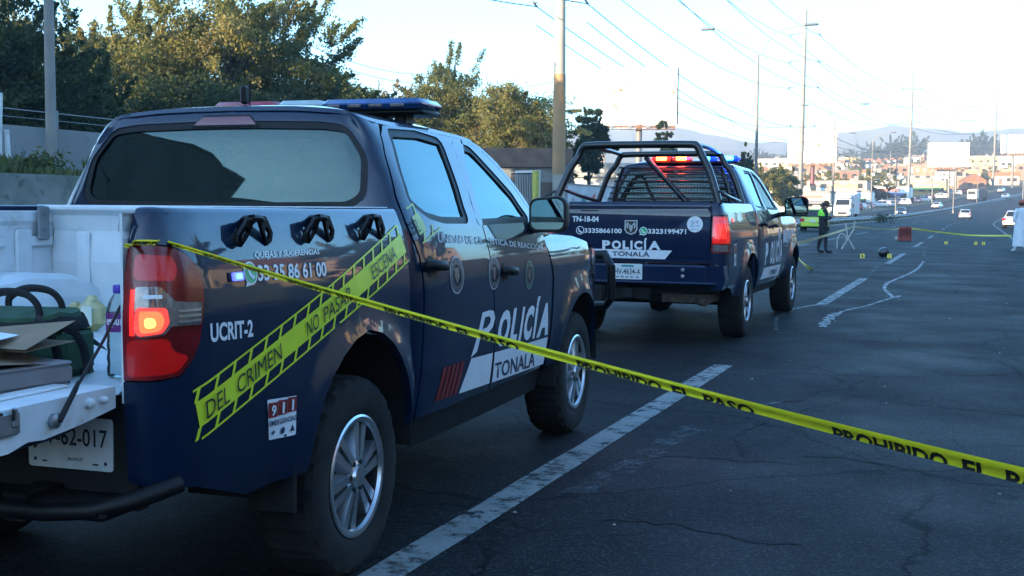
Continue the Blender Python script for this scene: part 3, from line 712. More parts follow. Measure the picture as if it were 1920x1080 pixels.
ztop1=pchip([0,.5,.8,.9,1.0,1.1,1.3,1.6,2.09,2.23],[1.866,1.861,1.846,1.834,1.818,1.807,1.803,1.805,1.790,1.776])
shell1=[(0,1.20),(.86,1.20),(.87,.50),(.972,.50),(.972,1.02),(.955,1.209),(.912,1.346),(.917,1.47),(.972,1.643),(1.03,1.735),(1.085,1.780)]+[(u,ztop1(u)-.003) for u in (1.085,1.04,1.0,.96,.92,.88,.84,.8,.72,.6,.5,.4,.2,0)]
shell1=shell1+[(-a,b) for a,b in shell1[1:-1]][::-1]
ac1=[(2.228,1.775),(2.316,1.738),(2.456,1.664),(2.574,1.560),(2.664,1.460),(2.712,1.381),(2.76,1.29)]
T1={'name':'police_pickup','loc':(-3.10472,4.02076,0),'rz':.0436,'group':'navy police pickups parked on the road',
 'label':'navy police pickup with open tailgate and yellow crime scene decal, nearest the viewer',
 'paint':NAVY,'bed':bed1,'cab':cab1,'fen':fen1,'bedplan':bp1,'wb':3.155,'wr':.385,'k':.36,'bed_out':bedout1,'bed_out_rail':(-1.355,.43),
 'rail':[(-.062,1.395),(-.072,1.408),(-.095,1.414),(-.150,1.414),(-.160,1.408),(-.162,1.375)],
 'lamp':LAMP1,'lamp_mat':LENS_RD,'rear_door':rdoor1,'rear_side_win':rwin1,'back_win':rearwin1,'back_win_hole':ring_inset(rearwin1,-.022),'front_door':fdoor1,'front_side_win':fwin1,
 'rear_handle':(1.065,1.160),'front_handle':(2.01,1.095),'apillar':[(2.083,1.782),(2.21,1.772)]+ac1[1:6]+[(2.79,1.25)]+[(2.70,1.357),(2.64,1.432),(2.55,1.535),(2.44,1.636),(2.30,1.714)],
 'sill':(1.0,2.9),'sillz':(.36,.52),'fen_out':[(.24,1.245),(.355,1.02),(.36,.80),(.33,.50),(.44,.50)]+[(3.155-2.2+.505*math.cos(t),.385+.505*math.sin(t)) for t in np.linspace(PI*.90,.12*PI,18)]+[(1.47,.46),(1.62,.46),(1.90,.48),(1.90,.86),(1.45,.90),(1.30,.98),(1.22,1.09),(1.20,1.20),(.9,1.245),(.5,1.262)],
 'headlamp':[(1.235,1.09),(1.31,.985),(1.46,.905),(1.88,.87),(1.88,1.02),(1.6,1.09),(1.30,1.16)],'track':.81,'wt':.25,'rr':.232,'spokes':'split','archR':.50,'wscale':1,
 'mirror':(1.03,2.20,1.385),'mirror_size':(.215,.20),'mirror_mat':BLACK,'shell':shell1,'roof_u':2.228,'ztop':ztop1,'spine':(.95,1.62),'zc':pchip([.5,.95,1.3,1.62,1.9],[1.86,1.885,1.888,1.868,1.83]),
 'acurve':ac1,'hood_u':(.18,1.95),'hoodz':pchip([0,.5,.9,1.2,1.4,1.95],[1.268,1.262,1.245,1.20,1.13,1.02]),'nose_y':4.0,'cab_y0':.55,'cab_y1':2.5,'seats':((1.0,0),(1.85,0)),'y0':-1.2}
T1root,T1H=pickup(T1)
BedR=T1H['bed_side',1]; DoorR=T1H['door','rear',1]; DoorF=T1H['door','front',1]
# --- tail lamp inside: smoked top lamp, clear block, lit bulb
lampR=T1H['lamp',1]; Sl=offset_surface(bed1,.010)
def lens(name,pts,m,d=.010,step=.03,parent=lampR): b=MB(); b.fill([pts],offset_surface(bed1,d),step,rim=.012); return b.build(name,m,parent)
lens('upper_lamp',rounded([(-1.32,1.278),(-1.20,1.272),(-1.185,1.235),(-1.20,1.20),(-1.32,1.205)],.02),LENS_R)
lens('lower_lens',rounded([(-1.335,1.035),(-1.225,1.04),(-1.215,1.0),(-1.16,.985),(-1.20,.94),(-1.335,.93)],.02),mat('red_lens_dim_lit',(.16,.003,.004),rough=.15,coat=.6,emis=(1,.01,.01),es=.03,var=.55,vscale=9,bump=.08,bscale=220))
cl=[(-1.31,1.186),(-1.245,1.186),(-1.205,1.143),(-1.108,1.135),(-1.115,1.072),(-1.220,1.075),(-1.235,1.052),(-1.30,1.042),(-1.318,1.06)]
lens('clear_lens',rounded(cl,.008,3),LENS_C,.013)
for zz in (1.085,1.10,1.115): lens('lens_rib',[(-1.20,zz-.003),(-1.12,zz-.003),(-1.12,zz+.003),(-1.20,zz+.003)],SILVER,.018)
lens('lit_lens',rounded([(-1.306,1.128),(-1.232,1.126),(-1.226,1.085),(-1.244,1.056),(-1.30,1.048),(-1.312,1.064)],.01,3),LENS_GLOW_R,.017)
lens('lamp_reflector',rounded([(-1.298,1.118),(-1.248,1.117),(-1.238,1.090),(-1.250,1.062),(-1.296,1.056)],.012,3),mat('lamp_lit_orange',(1,.1,.04),rough=.3,emis=(1,.13,.035),es=.36,bump=.4,bscale=180),.0185,.015)
lens('bulb',rounded([(-1.285,1.100),(-1.264,1.100),(-1.258,1.084),(-1.264,1.072),(-1.284,1.071)],.01,3),LENS_GLOW,.020,.015)
lens('reflector',rounded([(-1.288,1.164),(-1.242,1.163),(-1.242,1.152),(-1.288,1.152)],.003,2),DECAL_W,.018,.015)
lens('red_glow_strip',[(-1.322,1.178),(-1.312,1.178),(-1.312,1.05),(-1.322,1.05)],LENS_ON,.016)
# --- white load bed
lb=MB(); zf=.872
def wall(pts): lb.poly(pts)
prof=[(.80,1.395),(.79,1.385),(.785,1.345),(.797,1.325),(.799,1.20),(.79,1.12),(.795,zf+.02),(.775,zf)]
for s in (1,-1):
    for (x0,z0),(x1,z1) in zip(prof,prof[1:]):
        q=[(s*x0,-1.262,z0),(s*x0,.40,z0),(s*x1,.40,z1),(s*x1,-1.262,z1)]; lb.poly(q if s>0 else q[::-1])
    # pressed vertical ribs on the inner wall
    for yy in (-1.0,-.72,.20): lb.rbox((s*.792,yy,1.19),(.02,.10,.24),.008)
    for yy in (-.6,-.3,0,.3): lb.rbox((s*.79,yy,1.255),(.018,.17,.05),.008)
    # wheel hump with raised bands
    n=22; H0=[]
    for j in range(n+1):
        t=PI*j/n; yy=-.52*math.cos(t); zz=zf+.255*math.sin(t)**.62; b_=1+.028*(1 if (j//2)%2 else 0)
        H0.append([(s*.78,yy,zz*1.0),(s*.60,yy,zf+(zz-zf)*b_),(s*.555,yy,zf+(zz-zf)*.90*b_),(s*.535,yy,zf+(zz-zf)*.6),(s*.53,yy,zf)])
    for A,B in zip(H0,H0[1:]):
        for k_ in range(4):
            q=[A[k_],A[k_+1],B[k_+1],B[k_]]; lb.poly(q if s<0 else q[::-1])
    # jamb beside the tailgate opening
    q=[(s*.792,-1.264,zf-.02),(s*.806,-1.270,zf-.02),(s*.806,-1.270,1.395),(s*.792,-1.264,1.395)]; lb.poly(q if s>0 else q[::-1])
# front wall with pressings, and ribbed floor
fw=[(1.395,.36),(1.37,.385),(1.30,.40),(1.16,.385),(1.02,.40),(zf+.02,.40),(zf,.38)]
for (z0,y0),(z1,y1) in zip(fw,fw[1:]): lb.poly([(-.79,y0,z0),(.79,y0,z0),(.79,y1,z1),(-.79,y1,z1)][::-1])
lb.rbox((0,.40,1.402),(1.72,.10,.03),.01)
for xx in (-.62,-.36,-.1,.16,.42,.66): lb.rbox((xx,.385,1.13),(.07,.03,.34),.01)
xs=np.linspace(-.76,.76,49)
for i in range(48):
    z0=zf+(.012 if (i//2)%2 else 0); z1=zf+(.012 if ((i+1)//2)%2 else 0)
    lb.poly([(xs[i],-1.27,z0),(xs[i+1],-1.27,z1),(xs[i+1],.39,z1),(xs[i],.39,z0)])
liner=lb.build('load_bed',WHITE_LINER,T1root,ang=25)
b=MB(); b.rbox((-.765,.30,1.335),(.014,.075,.15),.006); b.lathe([(.007,0),(.007,.006),(.001,.008)],(-.757,.30,1.375),'x',8); b.lathe([(.007,0),(.007,.006),(.001,.008)],(-.757,.30,1.305),'x',8); b.build('rail_bracket',mat('grey_metal',(.22,.24,.25),rough=.5,metal=.4,var=.3),liner)
for s_,zz in (('ABS',1.13),('25',1.04)):
    b=MB(); put_text(b,s_,quad_map((.50,.368,zz),(.56,.368,zz),(.56,.368,zz+.05),(.50,.368,zz+.05)),lambda *q:q,.01); b.build('stencil_mark',mat('grey_stencil',(.18,.2,.24),rough=.6),liner)
# --- open tailgate, lying level: white inner panel, navy skin below, latches, stay cables
tg=node('tailgate',T1root,(0,-1.29,.905))
b=MB()
edge=[(0,0),(-.16,.0),(-.35,0),(-.50,.0),(-.535,-.012),(-.545,-.045),(-.54,-.085),(-.505,-.095),(-.47,-.112),(-.43,-.112),(-.36,-.095),(-.30,-.100),(-.15,-.085),(0,-.062)]
b.prism([(-y_,z_) for y_,z_ in edge],lambda a,b_,w_:(w_,-a,b_),-.79,.79)
for xx in np.linspace(-.66,.66,9): b.rbox((xx,-.27,.004),(.055,.40,.010),.004)
b.build('inner_panel',WHITE_LINER,tg,ang=30)
b=MB(); sk=[(-.552,.0),(-.556,-.05),(-.55,-.10),(-.505,-.105),(-.47,-.121),(-.2,-.115),(0,-.075),(0,-.064),(-.2,-.104),(-.47,-.113),(-.545,-.09)]
b.prism([(-y_,z_) for y_,z_ in sk],lambda a,b_,w_:(w_,-a,b_),-.775,.755); b.build('outer_skin',NAVY,tg,ang=30)
b=MB(); b.rbox((.797,-.455,-.035),(.02,.11,.062),.006); b.rbox((.806,-.50,-.03),(.018,.035,.03),.004); b.rbox((.806,-.425,-.02),(.014,.02,.05),.004); b.build('latch',STEEL,tg)
b=MB(); b.rbox((.80,-.475,-.012),(.012,.03,.02),.003); b.rbox((.81,-.43,-.012),(.006,.012,.03),.002); b.build('latch_slot',DARK,tg)
for yy_,zz_,r_ in ((-.12,-.03,.014),(-.06,-.03,.010),(-.265,-.055,.02)): b=MB(); b.lathe([(r_,0),(r_,.014),(r_*.4,.02),(.001,.02)],(.79,yy_,zz_),'x',12); b.build('hinge_bolt',WHITE_LINER if r_<.019 or yy_>-.2 else STEEL,tg)
for s in (1,-1):
    b=MB(); b.tube([(s*.812,-.265,-.055),(s*.812,-.20,.02),(s*.812,-.185,.04)],[.008,.0075,.005],8); b.tube([(s*.812,-.19,.03),(s*.80,-.06,.14),(s*.785,.035,.225)],.0045,8); b.build('stay_cable',BLACK,tg)
# --- rope hooks along the bed side
for sd in (1,-1):
    S_=bed1 if sd>0 else mir(bed1)
    for hu in (-.775,-.335,.105):
        hb=MB()
        def hp(a,z,d): return offset_surface(S_,d,sd<0)(hu+a,z)
        for e in (-1,1):
            out=[(.024,1.372),(.062,1.370),(.112,1.325),(.112,1.300),(.088,1.288),(.046,1.330)]; slot=[(.068,1.346),(.096,1.322),(.096,1.308),(.084,1.303),(.060,1.330)]
            fn=(lambda a,z,e=e:hp(e*a,z,.006+.036*max(0,min(1,(z-1.288)/.08))))
            st=len(hb.f); hb.fill([out,slot],fn,.03,normals=False,rim=.012); hb.fill([out,slot],(lambda a,z,e=e:hp(e*a,z,.001+.024*max(0,min(1,(z-1.288)/.08)))),.03,normals=False)
        hb.tube([hp(-.05,1.362,.030),hp(-.02,1.366,.040),hp(.02,1.366,.040),hp(.05,1.362,.030)],.011,8)
        hb.tube([hp(0,1.366,.0),hp(0,1.366,.034)],[.022,.014],8)
        hb.build('rope_hook',BLACK,BedR if sd>0 else T1H['bed_side',-1],ang=25)
# --- lettering and stickers on the side.  side(y,z): same coordinates on bed and cab
def side1(y,z): return bed1(y,z) if y<.465 else cab1(y+.36,z)
def sdec(name,m,parent,items,d=.0025):
    """items: text tuples (s, bl, br, tr, tl, bold) or polygons"""
    S_=offset_surface(side1,d); b=MB()
    for it in items:
        if isinstance(it[0],str): put_text(b,it[0],quad_map(*it[1:5]),S_,it[5] if len(it)>5 else .02,10)
        else: b.fill(it if isinstance(it[0][0],(list,tuple)) else [it],S_,.05,normals=False)
    return b.build(name,m,parent,ang=60)
sdec('unit_lettering',DECAL_W,BedR,[('UCRIT-2',(-1.060,1.012),(-.822,1.006),(-.826,1.061),(-1.063,1.070),.03)])
sdec('phone_lettering',DECAL_W,BedR,[('QUEJAS Y SUGERENCIAS',(-.775,1.245),(-.341,1.243),(-.332,1.268),(-.768,1.272),.015)])
sdec('phone_lettering',DECAL_W,BedR,[('33 35 86 61 00',(-.775,1.178),(-.309,1.170),(-.304,1.222),(-.766,1.230),.025)])
cir=lambda cy_,cz_,ra,rb=None,n=24,a0=0,a1=360:[(cy_+ra*math.cos(R(a0+(a1-a0)*i/n)),cz_+(rb or ra)*math.sin(R(a0+(a1-a0)*i/n))) for i in range(n if a1-a0==360 else n+1)]
sdec('chat_badge_edge',DECAL_W,BedR,[cir(-.815,1.206,.040,.037)+[],[(-.852,1.165),(-.83,1.195),(-.80,1.172)]])
sdec('chat_badge',DECAL_GRN,BedR,[cir(-.815,1.206,.033,.031)],.004)
sdec('chat_handset',DECAL_W,BedR,[[(-.833,1.222),(-.824,1.224),(-.822,1.212),(-.808,1.198),(-.797,1.198),(-.797,1.190),(-.81,1.186),(-.828,1.200)]],.0055)
b=MB(); S_=offset_surface(bed1,.012)
b.fill([rounded([(-.928,1.186),(-.872,1.186),(-.872,1.212),(-.928,1.212)],.006)],S_,.02,rim=.014); mk_=b.build('strobe_light',mat('blue_strobe_dim',(.1,.15,.6),rough=.2,emis=(.10,.13,1),es=.35),BedR)
b=MB(); b.fill([rounded([(-.915,1.192),(-.885,1.192),(-.885,1.206),(-.915,1.206)],.004)],offset_surface(bed1,.014),.02); b.build('strobe_core',BLUE_CORE,mk_)
b=MB(); b.fill([rounded([(-.942,1.184),(-.866,1.184),(-.866,1.214),(-.942,1.214)],.006)],offset_surface(bed1,.004),.02,rim=.004); b.build('strobe_base',BLACK,mk_)
# crime scene sticker: a lime band with a ladder of windows on both sides, running up from the bumper to the rear door
A0=Vector((-1.115,.802)); B0=Vector((.84,1.403)); ax=(B0-A0).normalized(); pr=Vector((-ax.y,ax.x)); LL=(B0-A0).length
def crime(s,t):
    q=A0+ax*s+pr*t; return (q.x,q.y)
def crime_quads(s0,s1):
    out=[]
    def strip(t0,t1,a,b_,sh0=0,sh1=0): out.append([crime(a+sh0,t0),crime(b_+sh0,t0),crime(b_+sh1,t1),crime(a+sh1,t1)])
    n=int((s1-s0)/.06)
    for i in range(n):
        a=s0+(s1-s0)*i/n; b_=s0+(s1-s0)*(i+1)/n; strip(-.040,.040,a,b_); strip(.073,.080,a,b_); strip(-.080,-.073,a,b_)
    k_=math.ceil(s0/.098)
    while k_*.098<s1-.02:
        a=k_*.098
        if a>s0-.001: strip(.040,.073,a-.006,a+.010,0,.024); strip(-.073,-.040,a-.006,a+.010,-.024,0)
        k_+=1
    return out
sb=(.41-A0.x)/ax.x; sc_=(.62-A0.x)/ax.x
words=[('DEL',.03,.155),('CRIMEN',.20,.48),('NO',.66,.75),('PASAR',.79,1.02),('ESCENA',1.22,1.48)]
def crime_text(S_,ws,parent):
    b=MB()
    for s_,a,c_ in ws: put_text(b,s_,quad_map(crime(a,-.027),crime(c_,-.027),crime(c_+.008,.027),crime(a+.008,.027)),S_,.0,6)
    b.build('crime_lettering',DECAL_K,parent)
sdec('crime_scene_sticker',DECAL_Y,BedR,crime_quads(0,sb)); [crime_text(offset_surface(side1,.008),[w_],BedR) for w_ in words]
sdec('crime_scene_sticker',mat('pale_lime_vinyl',(.50,.60,.16),rough=.38,var=.2,vscale=14),DoorR,[q for q in crime_quads(sc_,LL) if not inside([(y_+.36,z_) for y_,z_ in q],[ring_inset(rwin1,-.004)]).any()]); crime_text(offset_surface(side1,.008),[('DEL',1.76,1.83)],DoorR)
# emergency number sticker
sdec('emergency_sticker',DECAL_W,BedR,[rounded([(-.70,.652),(-.537,.642),(-.531,.776),(-.728,.790)],.008)])
for i in range(3):
    a=-.720+i*.063; a2=a+.058
    sdec('number_block',DECAL_R,BedR,[[(a,.728),(a2,.725),(a2,.774),(a-.003,.779)]],.0055)
    sdec('number_digit',DECAL_W,BedR,[('911'[i],(a+(.014 if i==0 else .022),.733),(a2-(.014 if i==0 else .022),.731),(a2-(.014 if i==0 else .022),.767),(a+(.014 if i==0 else .022),.770),.03)],.0085)
sdec('sticker_text',DECAL_B,BedR,[('EMERGENCIAS',(-.712,.700),(-.538,.694),(-.538,.712),(-.714,.718),.02),[(-.688,.668),(-.680,.668),(-.680,.684),(-.688,.684)],[(-.696,.673),(-.672,.673),(-.672,.679),(-.696,.679)],cir(-.62,.672,.012),[(-.572,.660),(-.548,.660),(-.560,.684)]],.0075)
# doors: seals, unit name, POLICIA TONALA block, red stripes
def seal(parent,cy_,cz_,r,m):
    sdec('round_seal',m,parent,[[cir(cy_,cz_,r*1.0),cir(cy_,cz_,r*.88)]]); 
    sdec('seal_centre',mat('seal_field_vinyl',(.10,.10,.11),rough=.4,var=.7,vscale=60),parent,[[cir(cy_,cz_,r*.84),cir(cy_,cz_,r*.55)]]); sdec('seal_shield',mat('seal_shield_vinyl',(.22,.15,.13),rough=.4,var=.6,vscale=50),parent,[[(cy_-r*.36,cz_+r*.38),(cy_+r*.36,cz_+r*.38),(cy_+r*.34,cz_-r*.1),(cy_,cz_-r*.45),(cy_-r*.34,cz_-r*.1)]])
seal(DoorR,.965,1.11,.088,mat('faded_seal_vinyl',(.34,.35,.37),rough=.4,var=.4,vscale=40)); seal(DoorF,1.475,1.093,.083,MATS['faded_seal_vinyl']); seal(DoorF,2.06,1.055,.078,mat('green_seal_vinyl',(.12,.32,.20),rough=.4,var=.4,vscale=40))
sdec('unit_name',DECAL_G,DoorR,[('UNIDAD DE CR',(.80,1.262),(1.36,1.238),(1.36,1.276),(.81,1.300),.012)]); sdec('unit_name',DECAL_G,DoorF,[('ÍSTICA DE REACCIÓN',(1.47,1.236),(2.34,1.180),(2.34,1.216),(1.47,1.274),.012)])
sdec('white_block',DECAL_W,DoorR,[[(1.09,.545),(1.195,.70),(1.505,.692),(1.525,.535)]])
sdec('white_block',DECAL_W,DoorF,[[(1.565,.533),(1.535,.691),(2.50,.672),(2.50,.515)]])
sdec('white_block',DECAL_W,T1H['wing',1],[[(2.56,.513),(2.565,.671),(2.70,.668),(2.635,.512)]]) if False else None
sdec('police_letter',DECAL_W,DoorR,[[[(1.185,.705),(1.265,.725),(1.30,.79),(1.40,.797),(1.475,.825),(1.505,.868),(1.48,.905),(1.42,.914),(1.315,.910),(1.255,.80)],[(1.325,.828),(1.39,.832),(1.43,.85),(1.44,.870),(1.415,.885),(1.352,.884)]]])
pol=[('O',1.535,1.72,0),('L',1.75,1.87,0),('I',1.905,1.945,0),('C',1.975,2.13,0),('Í',2.165,2.235,.045),('A',2.25,2.49,0)]
sdec('police_letter',DECAL_W,DoorF,[(s_,(a,.712-.004*i),(c_,.708-.004*i),(c_+.055,.895-.004*i+dz),(a+.055,.897-.004*i+dz),.055) for i,(s_,a,c_,dz) in enumerate(pol)])
sdec('town_lettering',DECAL_B,DoorF,[('TONALÁ',(1.59,.548),(2.30,.527),(2.26,.640),(1.555,.655),.015)],.0045)
sdec('red_stripes',DECAL_R,DoorR,[[(.80+.055*i,.55),(.84+.055*i,.55),(.885+.055*i,.70),(.845+.055*i,.70)] for i in range(5)])
# --- plate, step tube, third brake lamp, light bar, aerial, bull bar
pl=MB(); pl.prism(rounded([(-.15,-.078),(.15,-.078),(.15,.078),(-.15,.078)],.012),lambda a,b_,w_:(.567+a,-1.205-w_,.712+b_),0,.004); PLT=pl.build('number_plate',PLATE,T1root)
b=MB(); f_=lambda a,z:(.567+a,-1.2105,.712+z)
put_text(b,'JW-62-017',quad_map((-.132,-.024),(.132,-.024),(.132,.046),(-.132,.046)),f_,.012); put_text(b,'JALISCO',quad_map((-.01,-.055),(.045,-.055),(.045,-.043),(-.01,-.043)),f_,.02)
for a in (-.125,.125): b.poly([f_(a+.006*math.cos(t),-.055+.006*math.sin(t)) for t in np.linspace(0,2*PI,9)[:-1]])
b.poly([f_(-.10,-.062),f_(-.082,-.062),f_(-.082,-.057),f_(-.10,-.057)]); b.poly([f_(.08,-.062),f_(.10,-.062),f_(.10,-.057),f_(.08,-.057)])
b.build('plate_lettering',DECAL_K,PLT,smooth=False)
b=MB(); b.box((.0,-1.19,.70),(1.66,.03,.26)); b.box((.79,-1.20,.70),(.05,.05,.34)); b.build('rear_crossmember',DARK,T1root)
b=MB(); b.tube([(.93,-1.19,.613),(.905,-1.25,.602),(.85,-1.32,.582),(.77,-1.37,.565),(.62,-1.39,.552),(-.62,-1.39,.552),(-.77,-1.37,.565),(-.85,-1.32,.582),(-.93,-1.19,.613)],.027,14); b.rbox((0,-1.28,.552),(1.62,.20,.04),.012)
for xx in (-.5,.5): b.box((xx,-1.2,.55),(.08,.34,.08))
b.build('step_bumper',BLACK,T1root)
b=MB(); b.tube([(.30,-1.38,.50),(.33,-1.42,.455),(.38,-1.42,.45),(.40,-1.38,.49)],.012,8); b.build('tow_eye',STEEL,T1root)
br=backwall([(-.158,1.776),(-.118,1.812),(.118,1.812),(.158,1.776)],CX1,.957); b=MB(); b.fill([br],offset_surface(cab1,.006),.05,rim=.012); bl=b.build('brake_light',mat('unlit_brake_lens',(.20,.018,.022),rough=.25,coat=1,var=.2),T1root)
b=MB(); b.fill([ring_inset(br,-.010)],offset_surface(cab1,.002),.05,rim=.006); b.build('brake_light_seal',BLACK,bl)
lb_=node('light_bar',T1root,(.055,1.41,-.048))
def bar(name,x0,x1,z0,z1,y0,y1,m): b=MB(); b.rbox(((x0+x1)/2,(y0+y1)/2,(z0+z1)/2),(x1-x0-.004,y1-y0,z1-z0),.022); return b.build(name,m,lb_)
bar('bar_base',-.56,.60,1.915,1.945,-.13,.13,BLACK)
for nm,x0,x1,m in (('red_lens',-.56,-.19,BAR_R),('clear_lens',-.19,.06,BAR_W),('blue_lens',.06,.60,BAR_B)):
    bar(nm,x0,x1,1.944,1.995,-.15,.15,m)
    for xx in np.arange(x0+.07,x1-.04,.115): b=MB(); b.rbox((xx,-.149,1.960),(.075,.012,.018),.004); b.build('led_module',LENS_C,lb_)
for xx in (-.45,.45): b=MB(); b.rbox((xx,0,1.895),(.06,.12,.06),.01); b.build('bar_foot',BLACK,lb_)
b=MB(); b.rbox((.0,.74,1.925),(.03,.05,.085),.01); b.tube([(.026,.74,1.88),(.03,.74,1.99)],.005,6); b.build('aerial',BLACK,T1root)
b=MB()
for s in (1,-1):
    b.tube([(s*.62,4.10,.55),(s*.62,4.16,.80),(s*.60,4.16,1.12),(s*.57,4.10,1.18)],.035,10); b.tube([(s*.62,4.13,.72),(s*.90,4.02,.74),(s*.965,3.92,.80),(s*.965,3.90,1.02),(s*.90,3.99,1.10),(s*.62,4.13,1.08)],.03,10)
b.tube([(-.57,4.10,1.16),(.57,4.10,1.16)],.032,10); b.build('bull_bar',BLACK,T1root)
# left tail lamp inside glow (same lamp, other corner)
b=MB(); b.fill([rounded([(-1.306,1.128),(-1.232,1.126),(-1.226,1.085),(-1.244,1.056),(-1.30,1.048),(-1.312,1.064)],.01,3)],offset_surface(mir(bed1),.014,True),.03,flip=True,rim=.01); b.build('lit_lens',LENS_GLOW_R,T1H['lamp',-1])
# ================================================================ second pickup (navy, roll cage in the bed, beacons on)
rb2=plan([(.82,-1.30),(.90,-1.295),(.95,-1.27),(.985,-1.21),(.998,-1.12),(1.0,-1.0),(1.003,-.4),(1.003,.6)],-1.418)
ROX=pchip([.5,.65,.85,1.1,1.2,1.32,1.42,1.47,1.49],[-.06,-.02,0,0,-.008,-.035,-.06,-.085,-.11])
def bed2(u,z):
    x,y,nx,ny=rb2(u); o=ROX(z)+flare(y,z,0,.40,.52,.04); return x+nx*o,y+ny*o,z
RCX2=pchip([.45,.65,.85,1.1,1.2,1.32,1.42,1.47,1.6,1.75,1.86,1.93,1.97],[-.08,-.025,0,0,-.008,-.035,-.06,-.09,-.155,-.225,-.285,-.34,-.42])
rc2=plan([(0,.56),(.4,.56),(.72,.575),(.83,.59),(.92,.625),(.97,.69),(.993,.80),(1.0,.95),(1.003,1.3),(1.003,1.8),(1.0,2.3),(.99,2.9)])
cab2=mkcab(rc2,RCX2,pchip([.45,1.46,1.5,1.6,1.7,1.8,1.88,1.95,1.99],[0,0,-.007,-.028,-.050,-.073,-.094,-.13,-.19]))
rf2=plan([(1.003,2.4),(1.0,2.8),(.998,3.4),(.99,3.9),(.94,4.2),(.80,4.38),(.45,4.46),(0,4.48)])
OF2=pchip([.45,.65,.85,1.1,1.2,1.30,1.36],[-.08,-.02,0,0,-.01,-.045,-.10])
def fen2(u,z):
    x,y,nx,ny=rf2(u); o=OF2(z)+flare(y,z,3.57,.40,.52,.04); return x+nx*o,y+ny*o,z
LAMP2=[(-1.395,.972),(-1.13,.972),(-1.11,.99),(-1.11,1.33),(-1.13,1.348),(-1.395,1.350)]
arch2=[(.50,.50)]+[(.54*math.cos(t),.40+.54*math.sin(t)) for t in np.linspace(.12*PI,.88*PI,16)]+[(-.51,.50)]
bedout2=[(.54,1.465),(.54,.80),(.54,.50)]+arch2+[(-.64,.50),(-.95,.60),(-1.30,.62),(-1.41,.64),(-1.41,.965)]+ring_inset(LAMP2,-.006)[1:-1]+[(-1.41,1.357),(-1.41,1.465)]
KU=.324
rdoor2=[(1.02,.52),(1.03,1.30),(1.10,1.45),(1.39,1.885),(1.44,1.905),(1.95,1.912),(1.80,1.45),(1.765,1.30),(1.745,.52)]
rwin2=rounded([(1.19,1.475),(1.51,1.868),(1.90,1.868),(1.725,1.445),(1.30,1.452)],.02,3)
fdoor2=[(1.757,.52),(1.778,1.30),(1.812,1.45),(1.965,1.912),(2.20,1.900),(2.42,1.80),(2.64,1.60),(2.81,1.42),(2.84,1.25),(2.83,.8),(2.76,.52)]
fwin2=rounded([(2.0,1.868),(2.19,1.858),(2.38,1.765),(2.585,1.575),(2.70,1.43),(1.845,1.44)],.02,3)
bw=[(0,1.50),(.66,1.505),(.72,1.54),(.60,1.85),(.56,1.875),(0,1.885)]
bwin2=backwall(rounded(bw+[(-a,b) for a,b in bw[1:-1]][::-1],.03,3),RCX2,1.003)
ztop2=pchip([0,.5,.8,.92,1.02,1.12,1.4,1.97,2.25],[1.985,1.98,1.965,1.95,1.937,1.929,1.925,1.925,1.908])
shell2=[(0,1.30),(.94,1.30),(.95,.52),(1.008,.52),(1.017,1.30),(1.087,1.45),(1.377,1.888),(1.40,1.905)]+[(u,ztop2(u)-.003) for u in (1.40,1.25,1.12,1.06,1.0,.94,.88,.8,.7,.55,.4,.2,0)]
shell2=shell2+[(-a,b) for a,b in shell2[1:-1]][::-1]
ac2=[(2.25,1.905),(2.47,1.815),(2.69,1.615),(2.87,1.42),(2.93,1.33)]
GL2=glass_mat('dark_open_window',(.01,.012,.012),1.06,.25)
T2={'name':'police_pickup','loc':(-3.3021,13.39,0),'rz':0,'group':'navy police pickups parked on the road',
 'label':'navy police pickup with black roll cage in its bed and red and blue beacons lit',
 'paint':NAVY2,'bed':bed2,'cab':cab2,'fen':fen2,'bedplan':rb2,'wb':3.57,'wr':.40,'k':KU,'bed_out':bedout2,'bed_out_rail':(-1.41,.54),
 'rail':[(-.082,1.465),(-.095,1.478),(-.115,1.484),(-.17,1.484),(-.18,1.47),(-.182,1.30)],'lamp':LAMP2,'lamp_mat':LENS_RD,
 'rear_door':rdoor2,'rear_side_win':rwin2,'front_door':fdoor2,'front_side_win':fwin2,'front_glass':GL2,'back_win':bwin2,'back_win_hole':ring_inset(bwin2,-.022),
 'rear_handle':(1.26,1.235),'front_handle':(2.03,1.21),'apillar':[(1.965,1.92),(2.21,1.908)]+ac2[1:]+[(2.84,1.30),(2.82,1.425),(2.65,1.607),(2.43,1.808)],'sill':(1.0,2.9),'sillz':(.42,.54),
 'fen_out':[(.13,1.34),(.12,1.0),(.06,.52),(.56,.52)]+[(3.57-2.4+.545*math.cos(t),.40+.545*math.sin(t)) for t in np.linspace(PI*.92,.10*PI,18)]+[(1.76,.50),(1.95,.55),(2.2,.58),(2.2,.92),(1.85,.95),(1.80,1.20),(1.78,1.285),(1.0,1.34)],
 'headlamp':[(1.81,1.22),(1.86,.96),(2.12,.93),(2.12,1.18)],'track':.86,'wt':.275,'rr':.232,'spokes':'seven','archR':.54,'wscale':1.06,
 'mirror':(1.19,2.36,1.46),'mirror_size':(.30,.26),'mirror_mat':BLACK,'shell':shell2,'roof_u':2.25,'ztop':ztop2,'spine':(1.0,1.7),'zc':pchip([.6,1.0,1.4,1.7,2.0],[1.985,2.01,2.01,1.99,1.94]),
 'acurve':ac2,'rear_flap':False,'hood_u':(.05,2.15),'hoodz':pchip([0,.8,1.4,1.8,2.2],[1.345,1.345,1.32,1.27,1.20]),'nose_y':4.46,'cab_y0':.62,'cab_y1':2.7,'seats':((1.1,0),(2.0,0)),'y0':-1.25}
T2root,T2H=pickup(T2)
Bed2R=T2H['bed_side',1]
